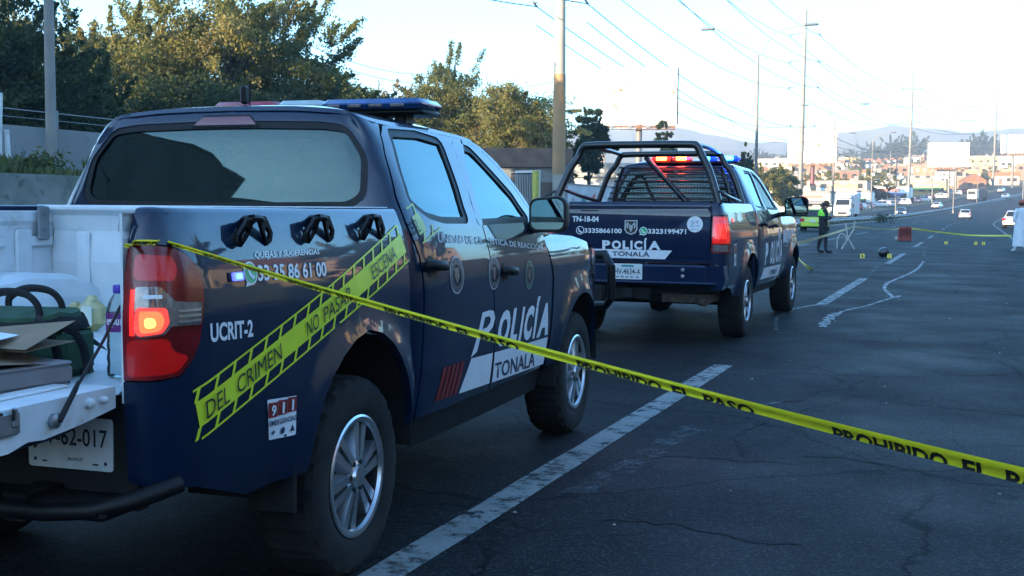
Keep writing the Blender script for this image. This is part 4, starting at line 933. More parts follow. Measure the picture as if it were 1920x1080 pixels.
# tail lamps: lit red core, white reverse block
for s in (1,-1):
    S_=bed2 if s>0 else mir(bed2); fl=s<0; L_=T2H['lamp',s]
    def ln(name,pts,m,d): b=MB(); b.fill([pts],offset_surface(S_,d,fl),.04,flip=fl,rim=.008); b.build(name,m,L_)
    ln('red_lens',[(-1.385,1.07),(-1.16,1.07),(-1.16,1.335),(-1.385,1.335)],mat('red_lens_glowing',(.4,.006,.006),rough=.12,coat=1,emis=(1,.012,.012),es=.10,var=.5,vscale=10),.012)
    ln('lit_lens',[(-1.35,1.12),(-1.25,1.12),(-1.25,1.26),(-1.35,1.26)],LENS_ON,.018)
    ln('bulb',[(-1.325,1.14),(-1.305,1.14),(-1.305,1.25),(-1.325,1.25)],LENS_GLOW_R,.023)
    ln('reverse_lens',[(-1.38,.988),(-1.22,.988),(-1.22,1.055),(-1.38,1.055)],LENS_C,.014)
# tailgate
tgp=pchip([.86,.90,1.10,1.30,1.375,1.392,1.402,1.415,1.44,1.47,1.486],[.0,.012,.02,.018,.012,.006,.02,.045,.05,.04,.01])
def tgS(x,z): return (x,-1.275-tgp(z),z)
b=MB(); b.fill([rounded([(-.825,.865),(.825,.865),(.825,1.486),(-.825,1.486)],.02,3)],tgS,.05,rim=.05); TG2=b.build('tailgate',NAVY2,T2root)
def tdec(name,m,items,d=.0025,parent=None):
    S_=offset_surface(tgS,d); b=MB()
    for it in items:
        if isinstance(it[0],str): put_text(b,it[0],quad_map(*it[1:5]),S_,it[5] if len(it)>5 else .02,4)
        else: b.fill(it if isinstance(it[0][0],(list,tuple)) else [it],S_,.06,normals=False)
    return b.build(name,m,parent or TG2,ang=60)
rect=lambda x0,x1,z0,z1,sk=0:((x0,z0),(x1,z0),(x1+sk,z1),(x0+sk,z1))
tdec('unit_lettering',DECAL_W,[('TN-18-04',*rect(-.640,-.350,1.275,1.335),.03)])
tdec('phone_lettering',DECAL_W,[('3335866100',*rect(-.505,-.10,1.160,1.210),.025)]); tdec('phone_lettering',DECAL_W,[('3323199471',*rect(.180,.580,1.160,1.210),.025)])
tdec('phone_badge',DECAL_W,[[cir(-.552,1.186,.044),cir(-.552,1.186,.036)],[(-.575,1.205),(-.562,1.208),(-.560,1.192),(-.545,1.175),(-.530,1.174),(-.530,1.162),(-.548,1.158),(-.570,1.178)]])
tdec('chat_badge_edge',DECAL_W,[cir(.132,1.186,.044),[(.085,1.145),(.112,1.168),(.14,1.15)]]); tdec('chat_badge',DECAL_GRN,[cir(.132,1.188,.036)],.004)
tdec('chat_handset',DECAL_W,[[(.112,1.203),(.122,1.206),(.124,1.194),(.138,1.178),(.150,1.178),(.150,1.168),(.135,1.164),(.115,1.180)]],.0055)
tdec('round_sticker',DECAL_W,[cir(.668,1.262,.082)]); tdec('sticker_mark',DECAL_G,[cir(.645,1.282,.020),cir(.69,1.285,.018),cir(.64,1.245,.018),[(.665,1.237),(.715,1.237),(.715,1.252),(.665,1.252)],[(.62,1.205),(.71,1.205),(.71,1.215),(.62,1.215)]],.004)
# chrome shield with a horned head
tdec('badge_shield',SILVER,[[(-.068,1.298),(.068,1.298),(.070,1.20),(.05,1.165),(0,1.145),(-.05,1.165),(-.070,1.20)]],.006)
tdec('badge_field',DECAL_K,[[(-.054,1.286),(.054,1.286),(.056,1.204),(.04,1.176),(0,1.160),(-.04,1.176),(-.056,1.204)]],.008)
tdec('badge_head',SILVER,[[(-.016,1.248),(.016,1.248),(.020,1.22),(.010,1.185),(0,1.175),(-.010,1.185),(-.020,1.22)],[(-.014,1.250),(-.035,1.278),(-.048,1.262),(-.050,1.230),(-.040,1.212),(-.026,1.215),(-.034,1.235),(-.030,1.252),(-.018,1.238)],[(.014,1.250),(.035,1.278),(.048,1.262),(.050,1.230),(.040,1.212),(.026,1.215),(.034,1.235),(.030,1.252),(.018,1.238)]],.010)
tdec('police_letter',DECAL_W,[(s_,*rect(a,c_,.995,1.085+dz),.05) for s_,a,c_,dz in (('P',-.308,-.222,0),('O',-.205,-.105,0),('L',-.088,-.02,0),('I',-.004,.018,0),('C',.035,.122,0),('Í',.14,.172,.028),('A',.188,.315,0))])
tdec('white_block',DECAL_W,[[(-.50,.905),(.36,.900),(.435,.990),(-.42,.995)]]); tdec('town_lettering',DECAL_B,[('TONALÁ',*rect(-.20,.20,.922,.985),.02)],.0045)
tdec('handle_recess',mat('dark_red_smear',(.06,.01,.02),rough=.4),[[(-.55,1.388),(-.36,1.388),(-.36,1.40),(-.55,1.40)]])
# bumper with plate, tow gear, tail pipe
b=MB(); b.rbox((0,-1.34,.755),(1.64,.13,.19),.02); b.rbox((0,-1.36,.665),(1.80,.20,.03),.01)
for s in (1,-1): b.prism([(.82,.845),(.985,.845),(1.0,.70),(.97,.60),(.86,.60),(.80,.68)],lambda a,z_,w_,s=s:(s*a,w_,z_),-1.38,-1.20)
b.build('rear_bumper',NAVY2,T2root,ang=30)
p2=MB(); p2.prism(rounded([(-.155,-.08),(.155,-.08),(.155,.08),(-.155,.08)],.012),lambda a,b_,w_:(a,-1.408-w_,.772+b_),0,.004); PL2=p2.build('number_plate',PLATE,T2root)
f_=lambda a,z:(a,-1.4135,.772+z); b=MB(); put_text(b,'HV-4634-A',quad_map((-.138,-.030),(.138,-.030),(.138,.030),(-.138,.030)),f_,.012)
for a in (-.12,-.07,-.02,.03,.09): b.poly([f_(a,-.062),f_(a+.03,-.062),f_(a+.03,-.052),f_(a,-.052)])
b.build('plate_lettering',DECAL_K,PL2,smooth=False)
b=MB(); b.poly([f_(-.07,.046),f_(.07,.046),f_(.06,.068),f_(-.06,.068)]); b.build('plate_emblem',mat('teal_print',(.05,.25,.24),rough=.5),PL2,smooth=False)
for zz in (.735,.80): b=MB(); b.lathe([(.018,0),(.018,-.012),(.010,-.014),(.010,-.004),(.001,-.004)],(.575,-1.405,zz),'y',14); b.build('bolt',STEEL,T2root)
b=MB(); b.tube([(-.9,-1.15,.585),(.9,-1.15,.585)],.045,8); b.box((0,-1.33,.555),(.10,.20,.09)); b.box((0,-1.30,.545),(.42,.06,.12)); b.box((-.32,-1.36,.50),(.12,.16,.26)); b.tube([(-.42,-1.36,.64),(-.42,-1.40,.50),(-.38,-1.40,.40),(-.30,-1.38,.38)],.03,8)
for xx in (-.40,-.24): b.tube([(xx,-1.42,.62),(xx+.01,-1.46,.60),(xx,-1.44,.55)],.011,6)
b.build('tow_hitch',DARK,T2root)
b=MB(); b.tube([(.55,-.5,.50),(.62,-1.0,.49),(.74,-1.30,.475),(.80,-1.33,.47)],.04,10); b.box((.55,-.9,.52),(.5,.5,.14)); b.build('exhaust',mat('rusty_steel',(.10,.075,.055),rough=.7,metal=.4,var=.5,vscale=20),T2root)
# bed floor and walls
b=MB(); b.poly([(-.86,-1.26,.86),(.86,-1.26,.86),(.86,.52,.86),(-.86,.52,.86)]); b.box((0,.53,1.15),(1.7,.03,.62)); b.build('load_bed',DARK,T2root)
# roll cage: two hoops, top rails, rear screen of bars and mesh
cg=node('roll_cage',T2root); CAGE=mat('cage_black',(.014,.014,.015),rough=.35,var=.4,vscale=12,coat=.3)
hoop=lambda y,wb,wt,zt,yb:crom([(-wb,yb,1.47),(-(wb*.45+wt*.55),(y*.6+yb*.4),1.80),(-wt-.005,y,zt-.12),(-wt+.05,y,zt-.02),(-wt+.14,y,zt),(0,y,zt+.004),(wt-.14,y,zt),(wt-.05,y,zt-.02),(wt+.005,y,zt-.12),(wb*.45+wt*.55,(y*.6+yb*.4),1.80),(wb,yb,1.47)],5)
b=MB(); b.tube(hoop(-1.02,.885,.665,2.085,-1.16),.040,10); b.build('hoop',CAGE,cg)
b=MB(); b.tube(hoop(.36,.86,.64,2.048,.34),.034,10); b.build('hoop',CAGE,cg)
for s in (1,-1):
    b=MB(); b.tube(crom([(s*.58,-1.02,2.085),(s*.60,-.4,2.085),(s*.58,.36,2.05)],5),.025,8); b.build('top_rail',CAGE,cg)
    b=MB(); b.tube([(s*.80,-1.12,1.62),(s*.83,-.5,1.56),(s*.84,.30,1.50)],.022,8); b.build('side_rail',CAGE,cg)
    b=MB(); b.tube([(s*.88,-1.15,1.60),(s*.99,-1.20,1.54),(s*.98,-1.18,1.50),(s*.87,-1.16,1.50)],.013,6); b.build('tie_loop',CAGE,cg)
    b=MB(); b.tube([(s*.70,.45,1.50),(s*.66,.45,1.68),(s*.58,.45,1.90)],.02,8); b.build('screen_upright',CAGE,cg)
b=MB(); b.tube([(-.30,.40,2.02),(.18,.44,1.50)],.03,8); b.build('brace',CAGE,cg)
for zz in (1.535,1.60,1.665,1.74,1.82,1.90): b=MB(); wz=.78-.45*(zz-1.5)*.8; b.tube([(-wz,.46,zz),(wz,.46,zz)],.011,6); b.build('screen_bar',CAGE,cg)
b=MB()
for xx in np.arange(-.68,.69,.034): b.box((xx,.475,1.70),(.004,.003,.40))
for zz in np.arange(1.50,1.90,.034): b.box((0,.472,zz),(1.4,.003,.004))
b.build('mesh_screen',CAGE,cg,smooth=False)['kind']='stuff'
# beacons
l2=node('light_bar',T2root,(0,.75,1.945)); b=MB(); b.rbox((.19,0,.02),(1.06,.22,.03),.012); b.build('bar_base',BLACK,l2)
for x0,x1,m,mc,lit in ((-.30,-.04,RED_ON,RED_CORE,1),(-.03,.17,RED_ON,RED_CORE,1),(.27,.48,BAR_B,BLUE_CORE,0),(.50,.74,BLUE_ON,BLUE_CORE,1)):
    b=MB(); b.rbox(((x0+x1)/2,0,.065),(x1-x0-.01,.20,.06),.02); lm_=b.build('red_lens' if x0<.05 else 'blue_lens',mat('red_beacon_lens',(.5,.03,.03),rough=.2,emis=(1,.03,.03),es=.16) if x0<.05 else mat('blue_beacon_lens',(.03,.08,.6),rough=.2,emis=(.01,.05,1),es=.25),l2)
    b=MB(); b.rbox(((x0+x1)/2,-.104,.066),(.13 if lit else .07,.012,.045),.006); b.build('led_module',mc,lm_)
b=MB(); b.rbox((-.035,-.13,.055),(.03,.05,.05),.008); b.build('bar_sensor',BLACK,l2)
for k_,(xx,col) in enumerate(((-.16,(1,.05,.03)),(.07,(1,.05,.03)),(.62,(.03,.12,1)))):     # the lit beacons shine on roof, cage and tailgate
    pl_=bpy.data.lights.new('beacon_light','POINT'); pl_.energy=2.2; pl_.color=col; pl_.shadow_soft_size=.05; po=bpy.data.objects.new('beacon_light',pl_); link(po,l2); po.location=(xx,-.20,.10)
# side lettering
def side2(y,z): return cab2(y+KU,z)
def sdec2(name,m,parent,items,d=.003):
    S_=offset_surface(side2,d); b=MB()
    for it in items:
        if isinstance(it[0],str): put_text(b,it[0],quad_map(*it[1:5]),S_,it[5] if len(it)>5 else .02,6)
        else: b.fill(it if isinstance(it[0][0],(list,tuple)) else [it],S_,.08,normals=False)
    return b.build(name,m,parent,ang=60)
D2r=T2H['door','rear',1];D2f=T2H['door','front',1]
sdec2('police_letter',DECAL_W,D2r,[('P',(1.08,.75),(1.26,.75),(1.30,1.02),(1.12,1.02),.05)]); sdec2('police_letter',DECAL_W,D2f,[(s_,(a,.748),(c_,.748),(c_+.06,1.03+dz),(a+.06,1.03+dz),.05) for s_,a,c_,dz in (('O',1.46,1.64,0),('L',1.69,1.80,0),('I',1.85,1.89,0),('C',1.94,2.10,0),('Í',2.15,2.22,.06),('A',2.24,2.44,0))])
sdec2('white_block',DECAL_W,D2r,[[(.98,.585),(1.09,.72),(1.43,.72),(1.418,.585)]]); sdec2('white_block',DECAL_W,D2f,[[(1.437,.585),(1.45,.72),(2.49,.71),(2.45,.57)]]); sdec2('town_lettering',DECAL_B,D2f,[('TONALÁ',(1.6,.605),(2.2,.60),(2.22,.69),(1.62,.695),.02)],.005)
sdec2('police_letter',DECAL_W,T2H['wing',1],[]) if False else None
b=MB(); S_=offset_surface(bed2,.003); b.fill([[(-.92,.83),(-.80,.83),(-.80,1.06),(-.92,1.06)]],S_,.06,normals=False); b.build('emergency_sticker',DECAL_W,Bed2R)
b=MB(); S_=offset_surface(bed2,.005); b.fill([[(-.905,.95),(-.815,.95),(-.815,1.045),(-.905,1.045)]],S_,.06,normals=False); b.build('number_block',DECAL_R,Bed2R)
b=MB(); put_text(b,'911',quad_map((-.895,.855),(-.825,.855),(-.825,.925),(-.895,.925)),S_,.03,3); b.build('number_digit',DECAL_B,Bed2R)
b=MB(); b.fill([rounded([(-.90,1.285),(-.82,1.285),(-.82,1.325),(-.90,1.325)],.008)],offset_surface(bed2,.006),.04,rim=.006); b.build('side_marker',LENS_ON,Bed2R)
# ================================================================ trees, shrubs, grass
def leaf_mat(name,cols,tr=.5):
    m=bpy.data.materials.new(name); m.use_nodes=True; n=m.node_tree; N=n.nodes; L=n.links; p=N['Principled BSDF']; at=N.new('ShaderNodeAttribute'); at.attribute_name='tint'
    rp=N.new('ShaderNodeValToRGB'); el=rp.color_ramp.elements
    while len(el)<len(cols): el.new(.5)
    for i,c in enumerate(cols): el[i].position=i/(len(cols)-1); el[i].color=(*c,1)
    L.new(at.outputs['Fac'],rp.inputs[0]); L.new(rp.outputs[0],p.inputs['Base Color']); p.inputs['Roughness'].default_value=.6; p.inputs['Specular IOR Level'].default_value=.25
    tl=N.new('ShaderNodeBsdfTranslucent'); L.new(rp.outputs[0],tl.inputs[0]); mx=N.new('ShaderNodeMixShader'); mx.inputs[0].default_value=tr; L.new(p.outputs[0],mx.inputs[1]); L.new(tl.outputs[0],mx.inputs[2]); L.new(mx.outputs[0],N['Material Output'].inputs['Surface'])
    return m
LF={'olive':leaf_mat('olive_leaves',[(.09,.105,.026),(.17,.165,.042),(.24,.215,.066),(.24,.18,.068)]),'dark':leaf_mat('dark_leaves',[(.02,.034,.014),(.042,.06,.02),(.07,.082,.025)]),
 'green':leaf_mat('mid_leaves',[(.05,.072,.02),(.11,.12,.032),(.18,.165,.045)]),'dry':leaf_mat('dry_twigs',[(.11,.08,.05),(.15,.11,.06)],.1),'far':leaf_mat('far_leaves',[(.045,.06,.02),(.08,.085,.03),(.12,.10,.04)]),'grass':leaf_mat('grass_blades',[(.035,.055,.012),(.07,.085,.02),(.15,.13,.05)],.2)}
BARK=mat('bark',(.10,.08,.06),rough=.95,c2=(.05,.04,.03),vscale=6,bump=.5,bscale=14)
def leaves(name,P,D,S,T,m,parent,asp=.55,seed=0):
    """P centres, D long directions, S lengths, T tints -> one mesh of small pointed leaf faces"""
    rs=np.random.RandomState(seed); n=len(P); D=D/np.maximum(1e-6,np.linalg.norm(D,axis=1,keepdims=True)); Rn=rs.normal(size=(n,3)); Wd=np.cross(D,Rn); Wd/=np.maximum(1e-6,np.linalg.norm(Wd,axis=1,keepdims=True))
    S=S[:,None]*.98; a=P-D*S*.5; c=P+D*S*.5; l=P+Wd*S*asp*.5+D*S*.08; r=P-Wd*S*asp*.5+D*S*.08
    V=np.stack([a,l,c,r],1).reshape(-1,3); me=bpy.data.meshes.new(name); me.vertices.add(4*n); me.vertices.foreach_set('co',V.ravel()); me.loops.add(4*n); me.loops.foreach_set('vertex_index',np.arange(4*n)); me.polygons.add(n); me.polygons.foreach_set('loop_start',np.arange(0,4*n,4)); me.polygons.foreach_set('loop_total',np.full(n,4))
    me.update(calc_edges=True); me.validate(); at=me.attributes.new('tint','FLOAT','FACE'); at.data.foreach_set('value',np.clip(T,0,1).astype(np.float32)); me.materials.append(m); return link(bpy.data.objects.new(name,me),parent)
def limb_set(h,w,rs,nl,trunk_h,r0):
    """trunk and forking limbs; returns paths and tips"""
    paths=[]; tips=[]; top=np.array([rs.normal()*w*.04,rs.normal()*w*.04,trunk_h]); paths.append(([(0,0,-.3),tuple(top*.5+np.array([rs.normal()*.08,rs.normal()*.08,0])),tuple(top)],[r0*1.25,r0*.9,r0*.75]))
    for k_ in range(nl):
        a=2*PI*k_/nl+rs.uniform(-.4,.4); rad=w*.5*rs.uniform(.35,.8); zz=trunk_h+(h-trunk_h)*rs.uniform(.25,.82); e=np.array([math.cos(a)*rad,math.sin(a)*rad,zz]); mdl=top*.45+e*.55+rs.normal(size=3)*w*.04; mdl[2]-=(h-trunk_h)*.04
        paths.append(([tuple(top*.92),tuple(mdl),tuple(e)],[r0*.5,r0*.3,r0*.12])); tips.append(e)
        for q in range(3):
            f=e+rs.normal(size=3)*np.array([w*.16,w*.16,(h-trunk_h)*.14]); paths.append(([tuple(mdl),tuple((mdl+f)/2+rs.normal(size=3)*w*.02),tuple(f)],[r0*.22,r0*.13,r0*.05])); tips.append(f)
    return paths,tips
def tree(name,loc,h,w,kind,seed,label,group=None,trunk=.25,clumps=150,per=70,leaf=.2,droop=0,nl=7,spray=1.0,shape=1.0,cat='tree',r0=None,hollow=.35):
    rs=np.random.RandomState(seed); t=thing(name,loc,rs.uniform(0,6.28),label,cat,group); th=h*trunk; paths,tips=limb_set(h,w,rs,nl,th,r0 or h*.022)
    b=MB(); [b.tube(crom(p_,3),list(np.interp(np.linspace(0,1,7),[0,.5,1],r_)),6) for p_,r_ in paths]; b.build('trunk',BARK,t)
    C=[]; cz=th*.75+(h-th*.75)*.5; rz=(h-th*.75)*.5; lob=[(rs.normal(size=3)*np.array([w*.2,w*.2,rz*.35])+np.array([0,0,cz])) for _ in range(6)]
    while len(C)<clumps:
        if rs.rand()<.3: c=tips[rs.randint(len(tips))]+rs.normal(size=3)*w*.05
        else:
            d=rs.normal(size=3); d/=np.linalg.norm(d); rr=rs.uniform(hollow,1.0)**.5; l=lob[rs.randint(6)]; c=l*.45+np.array([0,0,cz])*.55+d*rr*np.array([w*.42,w*.42,rz*.85])*(1-.25*max(0,d[2])*(1-shape))
        if c[2]>th*.55 and c[2]<h*1.02: C.append(c)
    C=np.array(C); Ps=[];Ds=[];Ss=[];Ts=[]; ctr=np.array([0,0,cz])
    for c in C:
        o=(c-ctr)/np.array([w*.5,w*.5,rz]); e=np.linalg.norm(o); dirn=o/max(e,.01); dirn[2]+=.25-droop; sz=rs.uniform(.5,1.15)*w*.055; n=int(per*2.5*rs.uniform(.5,1.4)); tint=rs.beta(2,2)
        if e>.72 and rs.rand()<.55*spray:      # outer shoots: long thin sprays that fray the outline
            s_=rs.uniform(0,1,n)[:,None]; q=c+dirn*s_*sz*rs.uniform(2,4.2)+rs.normal(size=(n,3))*sz*(.38-.2*s_)
        else: q=c+rs.normal(size=(n,3))*sz*np.array([1,1,.7])
        Ps.append(q); Ds.append(rs.normal(size=(n,3))*.8+dirn*.7-np.array([0,0,droop])); Ss.append(rs.uniform(.6,1.3,n)*leaf); Ts.append(tint+rs.normal(size=n)*.13)
    leaves('crown',np.concatenate(Ps),np.concatenate(Ds),np.concatenate(Ss),np.concatenate(Ts),LF[kind],t,seed=seed); return t
def gspot(px,d,u=None):
    q=spot(px,d); return (q.x,q.y,zt(q.x,q.y))
G1='trees growing on the bank beyond the opposite carriageway'
tree('huizache_tree',gspot(375,63),11.0,9.8,'olive',3,'tallest olive tree in the middle of the clump above the nearest pickup roof',G1,.22,260,95,.20,hollow=.25)
tree('huizache_tree',gspot(205,60),8.7,8.6,'olive',4,'broad olive tree just right of the left concrete pole, behind the block wall',G1,.2,190,85,.20)
tree('huizache_tree',gspot(525,66),10.0,8.0,'green',5,'rounded green tree above the right half of the nearest pickup roof',G1,.2,230,90,.20)
tree('huizache_tree',gspot(622,70),7.0,4.6,'green',8,'low dark green tree at the right end of the big clump above the light bar',G1,.15,120,80,.2)
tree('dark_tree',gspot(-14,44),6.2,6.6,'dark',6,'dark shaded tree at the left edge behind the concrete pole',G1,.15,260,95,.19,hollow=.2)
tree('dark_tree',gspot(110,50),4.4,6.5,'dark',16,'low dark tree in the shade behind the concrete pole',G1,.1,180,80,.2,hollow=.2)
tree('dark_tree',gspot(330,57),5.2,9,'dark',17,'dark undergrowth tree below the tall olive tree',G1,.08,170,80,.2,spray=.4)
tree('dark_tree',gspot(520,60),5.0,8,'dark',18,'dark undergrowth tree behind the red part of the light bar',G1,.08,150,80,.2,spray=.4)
tree('bare_tree',gspot(738,92),9.8,5.5,'dry',9,'nearly leafless twiggy tree standing between two green clumps above the light bar',G1,.2,110,14,.2,spray=1.5,nl=12)
tree('eucalyptus_tree',gspot(835,92),11.4,7.6,'green',30,'slender open green tree beside the thin dark utility post',G1,.22,300,95,.2,hollow=.15)
tree('willow_tree',gspot(962,88),10.2,7.8,'olive',32,'pale olive weeping tree left of the lit concrete power pole',G1,.18,300,85,.2,droop=.5,hollow=.15)
tree('willow_tree',gspot(1040,92),6.6,3.2,'olive',13,'small olive tree half hidden by the lit concrete power pole',G1,.2,100,70,.2,droop=.4)
tree('round_tree',gspot(1105,97),8.2,3.3,'dark',14,'small round dark tree on a thin trunk seen through the roll cage',G1,.45,120,130,.22,spray=.5)
tree('conifer_tree',gspot(1247,125),9.6,2.7,'dark',15,'narrow dark conifer below the large white billboard',G1,.1,150,120,.26,shape=.3)
tree('cypress_tree',gspot(1396,118),8.0,1.7,'dark',19,'dark pointed cypress just right of the blue beacon',G1,.06,120,120,.24,shape=.2)
tree('roadside_tree',gspot(1442,172),7.0,6.0,'olive',21,'olive tree behind the side windows of the pickup with the roll cage',G1,.15,110,60,.34); tree('roadside_tree',gspot(1476,178),6.8,5.0,'olive',22,'olive tree just left of the tall power pole beyond the median',G1,.15,100,60,.34); tree('roadside_tree',gspot(1418,165),4.5,4.5,'green',23,'low green tree behind the mirror of the pickup with the roll cage',G1,.1,70,60,.34)
# grass and weeds on the bank (nobody could count the blades)
rs=np.random.RandomState(2); n=9000; X=rs.uniform(-28.6,-25.0,n); Y=rs.uniform(12,62,n); hh=rs.uniform(.15,.45,n)*(1+.9*(np.sin(Y*1.3+X*2)>.3)); Z=np.array([zt(x,y) for x,y in zip(X,Y)])+hh*.4
tag(leaves('grass',np.stack([X,Y,Z],1),np.stack([rs.normal(size=n)*.3,rs.normal(size=n)*.3,np.ones(n)],1),hh,rs.beta(2,2,n),LF['grass'],None,.22),kind='stuff')
# median weeds
n=5000; Y=rs.uniform(40,330,n); X=np.array([xr(y) for y in Y])-rs.uniform(11.4,12.4,n); Z=np.array([zr(y) for y in Y])+.2; 
tag(leaves('weeds',np.stack([X,Y,Z],1),np.stack([rs.normal(size=n)*.5,rs.normal(size=n)*.5,np.ones(n)],1),rs.uniform(.15,.4,n),rs.beta(2,2,n),LF['grass'],None,.3),kind='stuff')
def shrub(px,d,h,w_,kind,seed,label): 
    q=spot(px,d); t=thing('shrub',(q.x,q.y,zt(q.x,q.y)),0,label,'shrub'); r=np.random.RandomState(seed); n=500; P=r.normal(size=(n,3))*np.array([w_*.25,w_*.25,h*.22])+np.array([0,0,h*.5]); leaves('foliage',P,r.normal(size=(n,3))+np.array([0,0,.6]),r.uniform(.1,.25,n)*max(.8,h),r.beta(2,2,n),LF[kind],t)
    b=MB(); b.tube([(0,0,-.1),(.05,0,h*.3),(0,.05,h*.6)],[.03,.025,.01],5); b.build('stem',BARK,t)
shrub(80,38,.9,1.4,'grass',1,'leafy weed clump at the foot of the left concrete pole'); shrub(48,39,.7,1.6,'grass',2,'low weed clump left of the concrete pole on the bank')
q=spot(1655,130); shrub(1655,128,1.1,2.4,'dark',3,'dark bush on the median right of the white box truck')
# ================================================================ poles, wires, lamps, boards
POLE=mat('pale_steel_pole',(.20,.185,.17),rough=.55,metal=.2,var=.25,vscale=.6,bump=.05)
POLE_C=mat('concrete_pole',(.24,.22,.20),rough=.85,c2=(.18,.17,.155),vscale=.8,bump=.25,bscale=30)
INS=mat('insulator_grey',(.10,.11,.12),rough=.4); WIRE=mat('cable_black',(.03,.03,.032),rough=.6)
PW=[]                                    # attachment points of each power pole
def power_pole(px,d,h,label,m,lower=((14.3,1.85),(11.9,1.85)),upper=((28.6,2.3),(24.4,2.3),(20.4,2.3)),lean=0,r0=.43):
    x,y,_=gspot(px,d); zb=zr(y); t=thing('power_pole',(x,y,zb),0,label,'power pole','tall power poles along the far carriageway'); t.rotation_euler=(0,lean,0)
    b=MB(); b.tube([(0,0,-.4),(0,0,h*.25),(0,0,h*.6),(0,0,h)],[r0,r0*.9,r0*.7,r0*.4],14); b.tube([(0,0,-.1),(0,0,.5)],[r0*1.5,r0*1.45],14); b.build('shaft',m,t)
    at={}
    for lv,(z,s_) in enumerate(list(upper)+list(lower)):
        for s in (1,-1):
            b=MB(); 
            if lv<len(upper): b.tube([(0,0,z),(s*.45,0,z+.25)],[.07,.05],6)
            else: b.tube([(0,0,z-.5),(s*.8,0,z+.15),(s*s_,0,z+.2)],[.07,.06,.04],6)
            b.build('cross_arm',m,t); ins=MB()
            if lv<len(upper): p0=(s*.45,0,z+.25);p1=(s*s_,-.1,z-.15)
            else: p0=(s*s_,-.35,z+.2);p1=(s*s_,.35,z+.0)
            P0=Vector(p0);P1=Vector(p1); ins.tube([P0.lerp(P1,q/12) for q in range(13)],[.035 if q%2 else .085 for q in range(13)],6); 
            if lv<len(upper): ins.tube([P1+Vector((-.25*s,-.5,.15)),P1,P1+Vector((.1*s,.55,-.2))],[.05,.09,.05],6)
            ins.build('insulator',INS,t); at[(lv,s)]=Vector((x,y,zb))+(P1 if lv<len(upper) else P1)
    PW.append(at)
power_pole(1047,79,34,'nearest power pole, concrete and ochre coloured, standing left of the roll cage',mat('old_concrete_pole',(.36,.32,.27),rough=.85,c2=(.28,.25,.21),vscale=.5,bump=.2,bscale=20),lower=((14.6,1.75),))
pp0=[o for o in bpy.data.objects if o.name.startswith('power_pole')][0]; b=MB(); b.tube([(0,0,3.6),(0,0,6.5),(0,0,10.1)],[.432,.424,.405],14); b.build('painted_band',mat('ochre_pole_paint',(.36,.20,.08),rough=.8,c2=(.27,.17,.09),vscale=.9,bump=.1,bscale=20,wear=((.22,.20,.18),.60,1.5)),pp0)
power_pole(1499,190,32.3,'tall pale power pole just right of the pickup with the roll cage',POLE,lean=.01)
power_pole(1702,303,35,'power pole right of the white box truck, thin and pale',POLE,lean=.012)
power_pole(1860,396,36,'power pole near the right edge beside the far right billboard',POLE,lean=.012)
def cable(name,a,b_,sag,r,label,group='overhead power cables'):
    a=Vector(a);b_=Vector(b_); pts=[a.lerp(b_,i/24)-Vector((0,0,sag*4*(i/24)*(1-i/24))) for i in range(25)]
    m=MB(); m.tube(pts,r,5,cap=False); o=m.build(name,WIRE,None,smooth=False); return tag(o,label,'cable',group)
back={k_:v+Vector((2,-118,0)) for k_,v in PW[0].items()}
chain=[back]+PW; nm=['running back over the trees','from the orange lit power pole to the tall pale one','between the two middle power poles','between the two farthest power poles']
for i in range(4):
    for k_ in chain[i]:
        if k_ in chain[i+1]: 
            if i==0 and k_[0]<3: continue
            cable('power_cable',chain[i][k_],chain[i+1][k_],2.6 if i else 3.5,(.034 if i<2 else .045),f'thin dark power cable {nm[i]}',f'power cables {nm[i]}')
for s in (1,-1): cable('power_cable',PW[0][(3,s)]+Vector((0,0,-1.2)),PW[1][(4,s)],2.4,.03,'lowest thin cable sagging towards the tall pale power pole','low cables to the tall pale power pole')
def lamp(px,d,h,reach,label,rise=.9):
    x,y,_=gspot(px,d); zb=zr(y); t=thing('street_lamp',(x,y,zb),0,label,'street lamp','double armed street lamps on the median')
    b=MB(); b.tube([(0,0,-.2),(0,0,h*.5),(0,0,h-rise)],[.10,.08,.055],10); b.rbox((0,0,.25),(.34,.34,.5),.04); b.build('shaft',POLE,t)
    for s in (1,-1):
        b=MB(); b.tube(crom([(0,0,h-rise-.1),(s*.25,0,h-rise+.15),(s*.9,0,h-.35),(s*reach,0,h)],5),.035,6); b.build('arm',POLE,t)
        b=MB(); b.rbox((s*(reach+.30),0,h+.0),(.75,.26,.13),.05); b.build('lamp_head',INS,t)
    return t
lamp(1416,66,11.3,2.5,'nearest double armed street lamp, just right of the blue beacon',1.5); lamp(1561,115,11.4,2.5,'double armed street lamp beside the billboard with a small figure'); lamp(1633,160,11.6,2.3,'slim street lamp above the white box truck'); lamp(1679,186,10.2,2.4,'street lamp between two thin power poles'); lamp(1787,225,10,2.3,'street lamp standing in front of the billboard with small dark windows'); lamp(1831,285,11.0,3.4,'far street lamp right of the dark fronted lorry')
